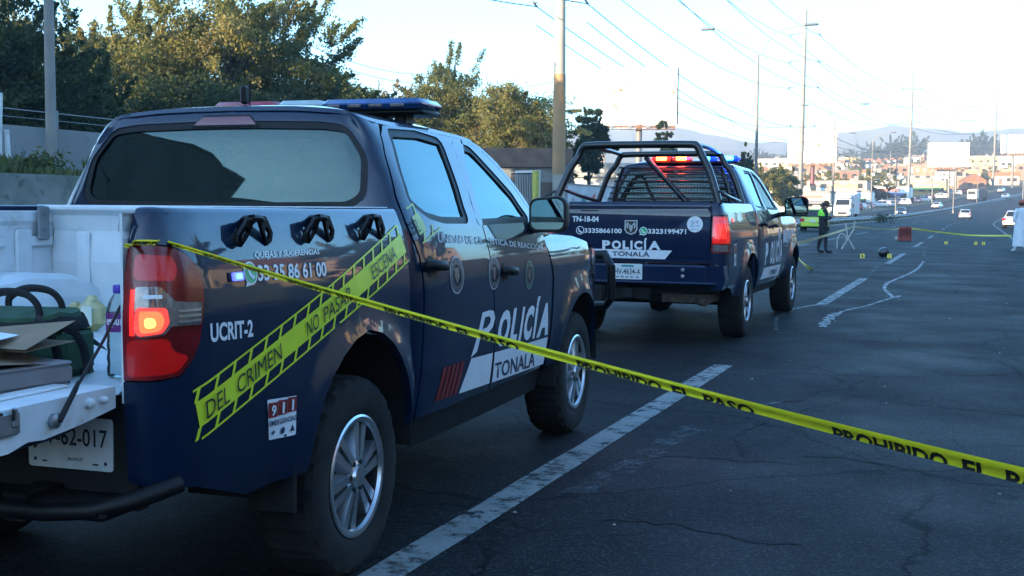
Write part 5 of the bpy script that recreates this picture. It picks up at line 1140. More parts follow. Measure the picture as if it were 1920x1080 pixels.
# two posts by the left bank
def post(px,d,h,r,label,m,name='utility_pole',zb=None):
    x,y,z=gspot(px,d); b=MB(); b.tube([(0,0,-.3),(0,0,h*.5),(0,0,h)],[r,r*.88,r*.75],12); b.tube([(-.02,0,h*.97),(.02,0,h*.97)],[r*1.3,r*1.3],8); o=b.build(name,m); o.location=(x,y,z if zb is None else zb); return tag(o,label,'utility pole')
post(98.5,38.5,13,.175,'grey concrete pole at the left edge in front of the block wall',POLE_C); post(852,96,11.8,.10,'thin dark utility post rising above the light bar',mat('dark_wood_pole',(.08,.07,.06),rough=.9,var=.4,vscale=4))
q0=Vector(gspot(98.5,38.5))+Vector((0,0,12.2)); q1=Vector(gspot(852,96))+Vector((0,0,11.4))
for dz,(a,c_) in ((0,(0,0)),(-.7,(1,1))): cable('telephone_cable',spot(560,60,75)+Vector((0,0,dz*.6)),q1+Vector((0,0,dz)),.9,.018,'thin telephone cable hanging towards the dark utility post','telephone cables over the trees')
cable('telephone_cable',q1,Vector(gspot(1056,79))+Vector((0,0,9)),1.0,.016,'thin telephone cable from the dark utility post to the orange lit pole')
BW=mat('white_board',(.80,.79,.75),rough=.6,var=.03,vscale=.5)
def billboard(px,d,wd,ht,zc,label,face,legs,art=None,yaw=None,thick=.35,legr=.45,legm=POLE):
    x,y,zg=gspot(px,d); yaw=math.atan2(x,y)*-1 if yaw is None else yaw; t=thing('billboard',(x,y,zg),yaw,label,'billboard'); zc-=zg
    b=MB(); b.rbox((0,0,zc),(wd,thick,ht),.05); b.build('panel',face,t)
    b=MB()
    b.box((-(wd/2+.06),.03,zc),(.12,thick+.1,ht+.2)); b.box((0,.03,zc+ht/2+.08),(wd,thick+.06,.12)); b.box((0,.03,zc-ht/2-.08),(wd,thick+.06,.12)); b.build('frame',BW,t); b=MB(); b.box((wd/2+.07,.03,zc),(.14,thick+.1,ht+.2)); b.build('edge_post',DARK if legm is POLE else legm,t)
    b=MB()
    for lx,top in legs: b.tube([(lx,.3,-.5),(lx,.3,zc-ht/2+top)],legr,10)
    b.build('pillar',legm,t)
    b=MB(); b.box((0,-.55,zc-ht/2-.75),(wd*.96,.8,.10)); b.box((0,-.92,zc-ht/2-.12),(wd*.96,.05,.06)); b.box((0,-.92,zc-ht/2-.45),(wd*.96,.04,.30)); 
    for i in range(9): b.box((-wd*.46+wd*.92*i/8,-.6,zc-ht/2-.62),(.06,.5,.5))
    b.build('catwalk',mat('rust_orange_steel',(.15,.055,.02),rough=.7,c2=(.22,.12,.06),vscale=1.5),t)
    for i in range(4): b=MB(); b.rbox((-wd*.36+wd*.24*i,-1.2,zc-ht/2-.55),(.5,.3,.22),.05); b.tube([(-wd*.36+wd*.24*i,-1.1,zc-ht/2-.5),(-wd*.36+wd*.24*i,-.3,zc-ht/2-.35)],.03,5); b.build('floodlight',STEEL,t)
    if art: art(t,zc,-thick/2-.006)
    return t
def art_a(t,zc,yf):
    b=MB(); f=lambda a,z:(a,yf,zc+z); n=0
    for a,z,w_,h_ in ((-4.2,-.5,.5,.3),(-3.2,.2,.25,.8),(-2.6,.5,.6,.5),(-2.0,.9,.3,.3),(-1.5,1.2,.4,.2),(-4.1,-1.6,.35,.35),(4.0,.2,.4,.5),(2.9,1.9,.15,.7),(3.7,2.0,.15,.7),(2.4,1.3,.15,.3)): b=MB(); b.poly([f(a,z),f(a+w_,z+.1),f(a+w_*.8,z+h_),f(a+.1,z+h_*.8)]); b.build('print',mat('faded_ochre_print',(.22,.13,.04),rough=.6),t,smooth=False)
    b=MB(); b.poly([f(-3.3,-.9),(-3.1,yf,zc-.8),f(-2.45,-1.85),f(-2.6,-1.95)]); b.build('print',mat('brown_print',(.25,.12,.06),rough=.6),t,smooth=False)
billboard(1196,150,9.3,6.7,15.3,'large white billboard with faded ochre print on a single steel pillar above the roll cage',BW,[(0.0,.2)],art_a,legr=.40)
def art_b(t,zc,yf):
    f=lambda a,z:(a,yf,zc+z); b=MB(); b.poly([f(1.2+.75*math.cos(t_)*(1 if z_<0 else .5),-1.6+1.2*z_*1.0) for t_,z_ in [(q,math.sin(q)) for q in np.linspace(0,2*PI,15)[:-1]]]); b.build('print',mat('pale_blue_print',(.45,.60,.66),rough=.6),t,smooth=False)
    b=MB(); b.poly([f(1.15+.35*math.cos(q),.2+.5*math.sin(q)) for q in np.linspace(0,2*PI,11)[:-1]]); b.poly([f(.2,-1.6),f(.35,-1.6),f(.45,.4),f(.3,.5)]); b.build('print',mat('brown_figure_print',(.32,.20,.13),rough=.6),t,smooth=False)
billboard(1521,250,9.7,6.6,14.5,'white billboard with a small figure on a dark red pillar behind the tall power pole',BW,[(.1,.2)],art_b,legr=.42,legm=mat('dark_red_steel',(.16,.03,.03),rough=.5,c2=(.05,.04,.05),vscale=.25))
def art_c(t,zc,yf):
    f=lambda a,z:(a,yf,zc+z); b=MB()
    for zz in (-.3,-.9,-1.5): b.poly([f(-3.6,zz),f(-2.6,zz),f(-2.6,zz+.16),f(-3.6,zz+.16)])
    for zz in (-.4,-1.0,-1.5): b.poly([f(-1.9,zz),f(-1.65,zz),f(-1.65,zz+.4),f(-1.9,zz+.4)])
    b.build('print',mat('dark_print',(.06,.07,.06),rough=.6),t,smooth=False)
billboard(1776,330,10.6,6.4,16.6,'white billboard with small dark window marks on two pale pillars',BW,[(.2,.2),(2.0,.2)],art_c,legr=.3)
billboard(1905,400,10.5,5.8,23.6,'plain white billboard cut by the right edge of the picture',BW,[(-1.5,.2)],None,legr=.4)
# ================================================================ walls and buildings
STUC=lambda n,c:mat(n,c,rough=.9,var=.22,vscale=.35,bump=.15,bscale=6,wear=(tuple(q*.55 for q in c),.62,.7))
def wallrun(name,p0,p1,h,th,m,label,cat='wall',cap=None):
    a=Vector(p0);c=Vector(p1); d=(c-a); L_=math.hypot(d.x,d.y); t=thing(name,((a+c)/2),math.atan2(d.y,d.x),label,cat); b=MB(); b.box((0,0,h/2-.2),(L_,th,h+.4)); b.build('masonry',m,t)
    if cap: b=MB(); b.box((0,0,h+.05),(L_,th+.08,.1)); b.build('coping',cap,t)
    return t
BLOCK=mat('grey_block_wall',(.21,.21,.21),rough=.9,c2=(.15,.155,.155),vscale=.5,bump=.2,bscale=12,wear=((.10,.11,.10),.58,.9))
tw=wallrun('block_wall',(-29.2,-25,2.25),(-29.2,57,2.25),1.72,.2,BLOCK,'low grey rendered block wall on the bank behind the left concrete pole')
b=MB(); b.tube([(-40,0,2.25),(40,0,2.25)],.018,6,); b.tube([(-40,0,2.0),(40,0,2.0)],.012,5)
for i in range(28): b.tube([(-40+i*3,0,1.6),(-40+i*3,0,2.35)],.03,6)
b.build('top_rail',mat('pale_pipe',(.20,.21,.21),rough=.5),tw)
for px,d,h,lab in ((16,37.5,1.5,'short white marker post on the grassy bank at the left edge'),(2,37,2.6,'leaning pale fence post at the very left edge')):
    x,y,z=gspot(px,d); b=MB(); b.tube([(0,0,-.2),(.03,.0,h*.5),(.10 if h>2 else 0,0,h)],[.085,.08,.07] if h<2 else .05,8); b.tube([(0,0,h-.03),(0,0,h+.02)],.09 if h<2 else .055,8); o=b.build('marker_post' if h<2 else 'fence_post',mat('white_post_paint',(.55,.58,.58),rough=.6,var=.2)); o.location=(x,y,z); tag(o,lab,'post')
WIN=mat('window_dark',(.02,.024,.028),rough=.15); ROOFT=mat('terracotta',(.30,.12,.06),rough=.85,var=.35,vscale=2,bump=.3,bscale=12); ROOFG=mat('flat_roof_grey',(.24,.22,.20),rough=.9,var=.3,vscale=.6)
def house(name,loc,rz,w_,d_,h,wm,rm,label,group,roof='flat',nwin=3,floors=1,seed=0,cat='house'):
    rg=random.Random(seed); t=thing(name,loc,rz,label,cat,group); b=MB(); b.box((0,0,h/2-1.5),(w_,d_,h+3)); b.build('wall',wm,t)
    b=MB()
    if roof=='flat': 
        for s in (1,-1): b.box((s*(w_/2-.1),0,h+.2),(.22,d_+.04,.4)); b.box((0,s*(d_/2-.1),h+.2),(w_-.44,.22,.4))
        b.box((0,0,h+.03),(w_-.44,d_-.44,.06)); b.box((rg.uniform(-.3,.3)*w_,0,h+.9),(1.1,1.1,1.3))
    elif roof=='gable': b.prism([(-w_/2-.3,h-.1),(w_/2+.3,h-.1),(0,h+w_*.34)],lambda a,z,q:(a,q,z),-d_/2-.3,d_/2+.3)
    else: b.prism([(-d_/2-.4,h),(d_/2+.4,h),(d_/2+.4,h+.2),(-d_/2-.4,h+1.3)],lambda a,z,q:(q,a,z),-w_/2-.3,w_/2+.3)
    b.build('roof',rm,t,smooth=False)
    for f in range(floors):
        for i in range(nwin):
            x=-w_/2+w_*(i+.5)/nwin+rg.uniform(-.1,.1)*w_/nwin; z=1.7+f*2.8; ww=min(1.5,w_/nwin*.5)
            if f==0 and i==rg.randrange(nwin): b=MB(); b.rbox((x,-d_/2-.02,1.05),(1.0,.08,2.1),.02); b.build('door',mat('door_brown',(.14,.08,.05),rough=.6),t)
            else:
                b=MB(); b.box((x,-d_/2-.03,z),(ww,.06,1.15)); wn=b.build('window',WIN,t,smooth=False); b=MB(); b.box((x,-d_/2-.06,z-.64),(ww+.25,.16,.1)); b.build('sill',CONC,wn,smooth=False)
    return t
def faceto(x,y): return math.atan2(x,y)*-1
WC=[STUC('cream_wall',(.62,.54,.40)),STUC('white_wall',(.72,.70,.66)),STUC('terracotta_wall',(.45,.22,.12)),STUC('ochre_wall',(.58,.40,.18)),STUC('pink_wall',(.58,.38,.30)),STUC('brick_wall',(.34,.17,.10))]
# left of the pickup with the roll cage: wall with murals, gate, small houses
mw=thing('mural_wall',(-27.2,98,.0),0,'low white wall with faded painted murals seen through the roll cage','wall'); b=MB(); b.box((0,0,1.4),(.25,36,3.4)); b.build('masonry',STUC('dirty_white_wall',(.50,.52,.54)),mw)
rg=random.Random(3); cols=[(.10,.18,.40),(.45,.10,.07),(.50,.42,.10),(.08,.28,.24),(.40,.40,.42),(.12,.12,.16)]
for i in range(15):
    y0=-17.5+i*2.3; c=rg.choice(cols); b=MB(); z0=rg.uniform(1.0,1.6); k_=rg.uniform(.9,1.9); b.poly([(.131,y0,z0),(.131,y0+k_,z0+rg.uniform(-.1,.1)),(.131,y0+k_*.9,z0+rg.uniform(.7,1.3)),(.131,y0+.1,z0+rg.uniform(.6,1.2))]); b.build('mural_panel',mat('mural_%d'%(cols.index(c)),c,rough=.85,var=.5,vscale=1.5),mw,smooth=False)
b=MB(); b.box((0,0,3.14),(.4,36.2,.08)); b.build('coping',CONC,mw)
x,y,z=gspot(978,78); gt=thing('gate',(x,y,z),-.5,'dark barred gate with a yellow post above the nearest pickup bonnet','gate'); b=MB()
for i in range(13): b.box((-1+i*.165,0,1.45),(.05,.04,2.3))
b.box((0,0,2.58),(2.1,.06,.09)); b.box((0,0,.5),(2.1,.06,.09)); b.build('bars',DARK,gt); b=MB(); b.rbox((1.35,0,1.3),(.42,.3,2.9),.04); b.build('gate_post',mat('yellow_green_paint',(.42,.42,.06),rough=.6,var=.3),gt); b=MB(); b.box((0,.5,1.5),(2.4,.1,2.6)); b.build('backing',STUC('pale_gate_backing',(.55,.57,.58)),gt)
house('roadside_house',gspot(950,86),.35,8.5,6,3.3,BLOCK,mat('old_rust_tin',(.16,.10,.075),rough=.8,var=.4,vscale=1.2),'grey roadside house with a low rust roof edge below the weeping tree','houses beside the mural wall','lean',3,1,1)
house('roadside_house',gspot(1128,112),.3,9.5,6,3.3,STUC('grey_wall',(.42,.42,.42)),mat('old_tin_roof',(.46,.42,.36),rough=.6,var=.4,vscale=.8),'low house with a pale tin roof behind the mural wall','houses beside the mural wall','lean',3,1,2)
house('roadside_house',gspot(1015,92),.4,4.5,5,3.6,STUC('brown_wall',(.20,.13,.10)),ROOFG,'small dark brown hut beside the orange lit power pole','houses beside the mural wall','flat',2,1,3)
house('roadside_house',gspot(1150,140),.25,10,7,5.2,WC[4],ROOFG,'pinkish house far behind the roll cage','houses beside the mural wall','flat',3,1,4)
# hillside town: six kinds built once, then copied; each stands alone
protos=[]
for i,(w_,d_,h,rf,nw,fl) in enumerate(((8,7,3.2,'flat',3,1),(9,8,5.9,'flat',3,2),(7,8,3.0,'gable',2,1),(10,7,3.1,'lean',4,1),(6.5,7,6.0,'flat',2,2),(12,8,3.6,'flat',4,1))):
    protos.append((w_,d_,h,rf,nw,fl))
words_c=['cream','white','terracotta','ochre','pink','brick']
made={}; rg=random.Random(21); spots=[]
for row,(d0,n) in enumerate(((300,9),(350,11),(410,13),(480,14),(560,15),(650,15),(740,14))):
    for k_ in range(n):
        px=1415+(1935-1415)*(k_+rg.uniform(.15,.85))/n; d=d0+rg.uniform(-22,22); x,y,z=gspot(px,d); u=x-xr(y)
        if -31<u<14 or (d0<340 and u>-36) or (d<405 and 1540<px<1815): continue
        spots.append((x,y,z,d))
tc=rg
for i,(x,y,z,d) in enumerate(spots):
    p=rg.randrange(6); c=rg.choice([0,1,1,2,3,4,5,0]); key=(p,c)
    far='upper part' if d>560 else 'middle part' if d>420 else 'foot'
    lab=f'{words_c[c]} house among the roofs at the {far} of the far hillside town'; grp=f'{words_c[c]} houses at the {far} of the hillside town'
    if key not in made:
        w_,d_,h,rf,nw,fl=protos[p]; made[key]=house('town_house',(x,y,z),faceto(x,y)+rg.uniform(-.5,.5),w_,d_,h,WC[c],ROOFT if rf!='flat' else ROOFG,lab,grp,rf,nw,fl,i)
    else:
        o=copy_tree(made[key]); o.location=(x,y,z); o.rotation_euler=(0,0,faceto(x,y)+rg.uniform(-.5,.5)); k_=rg.uniform(.85,1.15); o.scale=(k_,k_,rg.uniform(.9,1.1)); o['label']=lab; o['group']=grp
# the terrace of gabled houses along the top of the town
tp=None
for i in range(11):
    px=1606+i*13.0; d=735+i*3; x,y,z=gspot(px,d); lab='white gabled unit of the long terrace along the top of the town'
    if tp is None: tp=house('terrace_house',(x,y,zr(y)-1),faceto(x,y),4.6,9,5.2,WC[1],ROOFT,lab,'gabled terrace houses on the hilltop','gable',1,2,40); tp.scale=(.95,1,1)
    else: o=copy_tree(tp); o.location=(x,y,zr(y)-1); o.rotation_euler=(0,0,faceto(x,y))
for px,d,w_,h,c,lab in ((1450,640,20,7,0,'long cream block below the hills left of the figure billboard'),(1510,690,22,6,1,'long white block behind the figure billboard'),(1590,700,12,6.5,3,'ochre block at the left end of the gabled terrace'),(1752,740,9,9,2,'terracotta end block right of the gabled terrace'),(1850,640,18,7,3,'wide ochre block above the dark fronted lorry'),(1905,560,16,8,0,'cream block below the billboard at the right edge')):
    x,y,z=gspot(px,d); house('town_block',(x,y,z),faceto(x,y),w_,9,h,WC[c],ROOFG,lab,None,'flat',5,2,int(px))
# white commercial hall by the far carriageway, with a signboard
BWALL=mat('bright_white_wall',(.80,.78,.73),rough=.8,var=.06,vscale=.4)
AWN={'red':(.42,.05,.04),'green':(.06,.22,.10),'blue':(.05,.12,.32),'grey':(.25,.25,.25)}
for i,(y,u_,w_,h,c,aw,wn,lab) in enumerate(((232,-34,10,3.6,WC[0],'grey','cream','cream roadside shop with a grey awning behind the white box truck'),(252,-41,12,4.6,BWALL,'red','white','white roadside shop with a red awning beside the dark red billboard pillar'),(276,-36,13,3.4,BWALL,'green','white','low white roadside shop with a green awning below the slim street lamps'),(300,-42,14,5.4,WC[4],'grey','pink','tall pinkish roadside shop with a grey awning in the row beyond the lot'),(322,-37,15,3.8,BWALL,'blue','white','long white roadside shop with a blue awning left of the two pale pillars'),(352,-44,15,5.2,WC[0],'red','cream','cream roadside shop with a red awning behind the two pale pillars'),(378,-38,14,3.6,WC[3],'green','ochre','ochre roadside shop with a green awning right of the two pale pillars'),(402,-45,16,4.8,BWALL,'grey','white','white roadside shop with a grey awning below the far right power pole'))):
    x=xr(y)+u_; sh=house('roadside_shop',(x,y,zr(y)+.15),faceto(x,y)-.15,w_,8,h,c,ROOFG,lab,None,'flat',5 if w_>11 else 4,1 if h<4.5 else 2,100+i,'shop')
    b=MB(); b.prism([(-4.05,h*.62),(-5.6,h*.50),(-5.6,h*.46),(-4.05,h*.56)],lambda a,z_,q:(q,a,z_),-w_*.42,w_*.42); b.build('awning',mat('awning_'+aw,AWN[aw],rough=.8),sh,smooth=False); b=MB(); b.box((w_*.1,-4.08,h*.82),(w_*.5,.12,h*.16)); b.build('fascia_board',mat('fascia_%d'%(i%4),[(.5,.1,.07),(.7,.66,.55),(.1,.2,.4),(.6,.45,.1)][i%4],rough=.5),sh)
x,y,z=gspot(1770,372); sb=thing('signboard',(x,y,zr(y)+1),faceto(x,y),'square white signboard with dark blotches between billboard pillars','sign'); b=MB(); b.rbox((0,0,3.6),(5.6,.3,4.2),.05); b.build('panel',BW,sb); b=MB(); b.tube([(-2.3,.2,-1),(-2.3,.2,2)],.15,6); b.tube([(2.3,.2,-1),(2.3,.2,2)],.15,6); b.build('leg',POLE,sb)
b=MB()
for a,z_,r_ in ((-1.4,4.6,.35),(-.3,4.9,.45),(.9,4.5,.4),(1.7,4.0,.3),(-1.6,3.4,.3),(-.6,3.3,.5),(.7,3.2,.6),(1.5,2.6,.35),(-1.2,2.4,.35)): b=MB(); b.poly([(a+r_*math.cos(q)*(1+.3*math.sin(3*q)),-.158,z_+r_*math.sin(q)) for q in np.linspace(0,2*PI,12)[:-1]]); b.build('print',mat('dark_blotch_print',(.04,.045,.04),rough=.6),sb,smooth=False)
# trees scattered through the town and along the skyline
tp=tree('town_tree',gspot(1560,420),6,7,'far',61,'rounded olive tree among the houses of the far hillside town','trees in the hillside town',.15,40,26,.75); tq=tree('town_tree',gspot(1500,330),6.5,7.5,'olive',62,'rounded olive tree among the houses of the far hillside town','trees in the hillside town',.15,45,26,.7)
rg=random.Random(8)
for k_ in range(58):
    px=rg.uniform(1405,1930); d=rg.uniform(270,730); x,y,z=gspot(px,d); u=x-xr(y)
    if -30<u<13: continue
    o=copy_tree(rg.choice((tp,tq))); s=rg.uniform(.55,1.15); o.location=(x,y,z); o.scale=(s*1.1,s*1.1,s); o.rotation_euler=(0,0,rg.uniform(0,6))
sk=tree('skyline_tree',gspot(1700,900),13,13,'dark',63,'hazy dark tree on the skyline above the town','trees on the skyline above the town',.2,60,26,1.3)
for k_ in range(46):
    px=1415+k_*11.6+rg.uniform(-6,6); d=rg.uniform(860,1000); x,y,z=gspot(px,d); o=copy_tree(sk); s=rg.uniform(.55,1.1)*(1.3 if 1620<px<1720 or px>1790 else .8); o.location=(x,y,z-1); o.scale=(s,s,s*rg.uniform(.8,1.2)); o.rotation_euler=(0,0,rg.uniform(0,6))
# ================================================================ hills far behind
def ridge(name,dist,prof,seed,m,depth=900):
    rg=np.random.RandomState(seed); b=MB(); I=[]; ph=rg.uniform(0,6,8)
    pxs=np.arange(-1500,3200,22)
    for px in pxs:
        h=float(np.interp(px,[p_[0] for p_ in prof],[p_[1] for p_ in prof])); h+=sum(math.sin(px*f_*.012+ph[i])*a_ for i,(f_,a_) in enumerate(((1,3.0),(2.3,2.0),(5.1,1.2),(9.7,.7),(17,.45))))
        row=[]
        for k_,(dd,hk) in enumerate(((-.30,0),(-.2,.30),(-.1,.66),(0,1),(.15,.7),(.3,.2))):
            q=spot(px,dist*(1+dd)); row.append(b.p((q.x,q.y,max(-20,(h/FOC*dist)*hk*(1+.12*math.sin(px*.05*(k_+1)+k_*2+ph[k_])*(0<hk<1))))))
        I.append(row)
    for i in range(len(I)-1):
        for k_ in range(5): b.face((I[i][k_],I[i+1][k_],I[i+1][k_+1],I[i][k_+1]))
    tag(b.build(name,m,ang=60),kind='structure')
HILL=mat('hill_scrub',(.13,.12,.075),rough=1,c2=(.08,.085,.05),vscale=.004,detail=9)
ridge('hills',2000,[(-1500,120),(600,125),(1000,135),(1150,150),(1240,158),(1300,148),(1400,128),(1480,120),(1530,135),(1600,150),(1660,160),(1720,157),(1800,152),(1950,156),(2500,130),(3200,110)],1,HILL)
ridge('hills',1500,[(-1500,90),(900,95),(1100,110),(1300,118),(1420,105),(1500,98),(1600,118),(1700,126),(1800,120),(1950,128),(3200,90)],2,HILL)
# ================================================================ unseen surroundings: left and rear buildings and trees added for shade and reflections
def longhouse(x,y,w_,d_,h,rz,c,lab,nw=8,fl=2): return house('unseen_building',(x,y,zt(x,y) if x<-25 or x>9 else 0),rz,w_,d_,h,c,ROOFG,lab,None,'flat',nw,fl,int(abs(x*y)),'building')
longhouse(-35,-164,300,14,19,PI/2,STUC('grey_apartment_wall',(.30,.29,.28)),'long unseen grey apartment block on the left behind the viewer, sized for shade',12,3)  # unseen block, height and length set for road shade and window reflection
longhouse(-10,-90,76,12,7,-.3,MATS['grey_apartment_wall'],'unseen grey building added across the road far behind the viewer for reflections',10,2)
longhouse(-50,-14,36,12,13,PI/2,MATS['brown_wall'],'unseen brown building added behind the trees on the left to shade the road',6,2)
for i,(x,y,w_,h,c) in enumerate(((30,-8,16,5,3),(32,14,18,6,2),(31,38,15,5.5,0),(33,62,18,6,3),(34,90,20,7,4),(30,-34,18,5,5))): house('roadside_house',(x,y,zt(x,y)),-PI/2,w_,9,h,WC[c],ROOFT if i%2 else ROOFG,f'{words_c[c]} house number {"one two three four five six".split()[i]} on the sunny right bank outside the frame' if False else f'{words_c[c]} house on the sunny right bank, {["nearest the viewer","beside the nearest pickup","beside the second pickup","beyond the second pickup","farthest along","behind the viewer"][i]}',None,'lean' if i%2 else 'flat',4,1,70+i)
for i,(x,y,h,w_) in enumerate(((-27,-9,8.5,7),(-9,-58,9,10),(8,-60,9,9),(-31,3,9,8))): tree('unseen_tree',(x,y,zt(x,y)),h,w_,'dark',80+i,f'unseen dark tree added for shade and reflections {["left of the viewer outside the frame","behind the viewer on the left","behind the viewer on the right","just ahead of the frame edge"][i]}',None,.15,130,60,.26,hollow=.2)

# sunny verge on the right of the road, outside the frame (it shows in the pickups' paint)
for i,(y0,y1) in enumerate(((-30,30),(34,96),(100,170),(175,250))): wallrun('boundary_wall',(xr(y0)+11.8,y0,zr(y0)+.9),(xr(y1)+11.8,y1,zr(y1)+.9),2.4,.2,WC[(3,5,0,2)[i]],f'{("ochre","brick","cream","terracotta")[i]} boundary wall along the right verge outside the frame')
vt=None
for i in range(16):
    y=-24+i*17.5; x=xr(y)+14.5+2.5*math.sin(i*2.3)
    if vt is None: vt=tree('verge_tree',(x,y,zt(x,y)),7,6,'olive',91,'olive tree on the sunny right verge outside the frame','trees on the right verge outside the frame',.2,70,40,.4)
    else: o=copy_tree(vt); o.location=(x,y,zt(x,y)); s_=.75+.4*abs(math.sin(i*1.7)); o.scale=(s_,s_,s_); o.rotation_euler=(0,0,i)

for px,d,h,lab in ((1747,300,11,'thin pale post left of the billboard with small dark windows'),(1917,330,10,'thin pale post at the right edge above the climbing road'),(1667,330,13,'thin pale post between two street lamps above the parked cars'),(1735,420,16,'thin tall post standing among the roofs left of the two pale pillars')): post(px,d,h,.16,lab,POLE,'utility_pole')
# ================================================================ far vehicles
PAINTS={}
def carpaint(name,c): return mat(name,c,rough=.3,coat=.8,spec=.5)
def car(loc,rz,L_,W_,H_,paint,label,cat='car',hatch=True,group=None,lights='rear'):
    """small car: lofted body, glass house, four wheels, lamps; nose towards +y"""
    t=thing('parked_car' if cat=='car' else cat.replace(' ','_'),loc,rz,label,cat,group); h=L_/2; wb=L_*.60; g=.17
    st=[(-h,.38,.62,.80),(-h+.05,.26,.84,.90),(-h*.8,.22,.92,.98),(-h*.3,.20,.90,1.0),(h*.25,.20,.90,1.0),(h*.55,.22,.86,.99),(h*.9,.26,.70,.92),(h,.36,.58,.78)]
    b=MB(); I=[]
    for y,z0,z1,wk in st:
        wv=W_/2*wk; I.append([b.p(q) for q in ((-wv*.9,y,z0),(-wv,y,z0+.12),(-wv,y,z1-.22),(-wv*.94,y,z1-.02),(-wv*.6,y,z1+.02),(0,y,z1+.03),(wv*.6,y,z1+.02),(wv*.94,y,z1-.02),(wv,y,z1-.22),(wv,y,z0+.12),(wv*.9,y,z0))])
    for A,B in zip(I,I[1:]):
        for k_ in range(10): b.face((A[k_],A[k_+1],B[k_+1],B[k_]))
    b.face(I[0]); b.face(I[-1][::-1])
    if hatch: gh=[(-h+.04,.86,.80),(-h+.32,H_-.06,.70),(-h*.1,H_,.72),(h*.18,H_-.03,.70),(h*.55,.90,.84)]
    else: gh=[(-h*.62,.92,.84),(-h*.32,H_-.04,.68),(0,H_,.70),(h*.16,H_-.03,.69),(h*.52,.90,.84)]
    I=[]
    for y,z,wk in gh:
        wt=W_/2*wk; wl=W_/2*.90; zb=.84; I.append([b.p(q) for q in ((-wl,y,zb),(-wt-.02,y,z-.05 if z>1 else z-.02),(-wt*.9,y,z),(wt*.9,y,z),(wt+.02,y,z-.05 if z>1 else z-.02),(wl,y,zb))])
    for A,B in zip(I,I[1:]):
        for k_ in range(5): b.face((A[k_],A[k_+1],B[k_+1],B[k_]))
    b.build('body',paint,t,ang=45)
    def gl(pts): b=MB(); b.poly(pts); b.build('window',WIN,t,smooth=False)
    (y0,z0,w0),(y1,z1,w1)=gh[0],gh[1]; e=.012; k=lambda a,c_,f:a+(c_-a)*f
    gl([(-W_/2*w0*.86,k(y0,y1,.14)-e,k(z0,z1,.14)),(W_/2*w0*.86,k(y0,y1,.14)-e,k(z0,z1,.14)),(W_/2*w1*.84,k(y0,y1,.86)-e,k(z0,z1,.86)+.02),(-W_/2*w1*.84,k(y0,y1,.86)-e,k(z0,z1,.86)+.02)])
    (y0,z0,w0),(y1,z1,w1)=gh[4],gh[3]; gl([(W_/2*w0*.84,k(y0,y1,.12)+e,k(z0,z1,.12)+.02),(-W_/2*w0*.84,k(y0,y1,.12)+e,k(z0,z1,.12)+.02),(-W_/2*w1*.86,k(y0,y1,.88)+e,k(z0,z1,.88)+.03),(W_/2*w1*.86,k(y0,y1,.88)+e,k(z0,z1,.88)+.03)])
    for s in (1,-1):
        xw=lambda z:s*(W_/2*(.90-(z-.84)/(H_-.84)*.19)+.022)
        gl([(xw(.92),-h*.60,.92),(xw(.92),-h*.06,.92),(xw(H_-.12),-h*.06,H_-.12),(xw(H_-.12),-h*.48,H_-.12)]); gl([(xw(.92),-h*.02,.92),(xw(.92),h*.42,.92),(xw(H_-.12),h*.14,H_-.12),(xw(H_-.12),-h*.02,H_-.12)])
        for yy in (-wb/2,wb/2):
            w_=node('wheel',t,(s*(W_/2-.10),yy,.30)); b=MB(); b.lathe([(.18,-.09),(.29,-.09),(.30,-.05),(.30,.05),(.29,.09),(.18,.09)],axis='x',n=20); b.build('tyre',RUBBER,w_); b=MB(); b.lathe([(.19,s*.08),(.16,s*.07),(.05,s*.085),(.001,s*.088)],axis='x',n=16); b.build('rim',SILVER,w_)
        b=MB(); b.rbox((s*W_*.40,-h-.0,.74),(W_*.16,.10,.20),.03); b.build('tail_light',LENS_ON if lights=='brake' else LENS_R,t)
        b=MB(); b.rbox((s*W_*.38,h-.02,.62),(W_*.18,.12,.15),.03); b.build('headlight',mat('headlamp_on',(1,1,1),rough=.3,emis=(1,.95,.85),es=6) if lights=='head' else LENS_C,t)
        b=MB(); b.rbox((s*(W_/2+.06),h*.36,.95),(.14,.09,.12),.03); b.build('side_mirror',BLACK,t)
    b=MB(); b.rbox((0,-h-.02,.40),(W_*.86,.12,.20),.04); b.build('bumper',paint,t); b=MB(); b.rbox((0,-h-.03,.66),(.34,.03,.15),.005); b.build('number_plate',PLATE,t)
    b=MB(); b.box((0,0,.3),(W_*.75,L_*.86,.2)); b.build('underbody',DARK,t)
    return t
def lane_place(px,d): q=spot(px,d); return (q.x,q.y,zr(q.y))
x,y,z=lane_place(1523,79); car((x,y+1.8,z),.03,3.8,1.70,1.52,carpaint('lime_green_paint',(.42,.58,.03)),'lime green hatchback stopped beside the median behind the officer',lights='rear')
x,y,z=lane_place(1810,178); car((x,y,z),-.02,4.3,1.76,1.45,carpaint('silver_paint',(.45,.45,.46)),'small silver saloon driving away up the middle of the road',hatch=False)
x,y,z=lane_place(1897,100); car((x+.3,y,z),-.10,4.4,1.78,1.46,carpaint('warm_silver_paint',(.42,.39,.38)),'silver saloon stopped on the right shoulder behind the person in white',hatch=False)
x,y,z=lane_place(1690,205); car((x,y,z),PI,4.3,1.75,1.4,carpaint('dark_grey_paint',(.05,.055,.06)),'dark car coming the other way with both headlights on',lights='head')
for px,d,u_,c,lab in ((1757,262,-14.5,(.7,.7,.7),'white car coming down the far carriageway left of the street lamp'),(1884,330,-14,(.72,.72,.72),'white car climbing near the right edge, the nearer of two'),(1876,375,-17,(.72,.72,.74),'white car on the crest near the right edge, the farther of two')):
    x,y,z=lane_place(px,d); car((x,y,zr(y)),PI-.2,4.4,1.78,1.45,carpaint('white_paint_%d'%px,c),lab,hatch=px>1800)
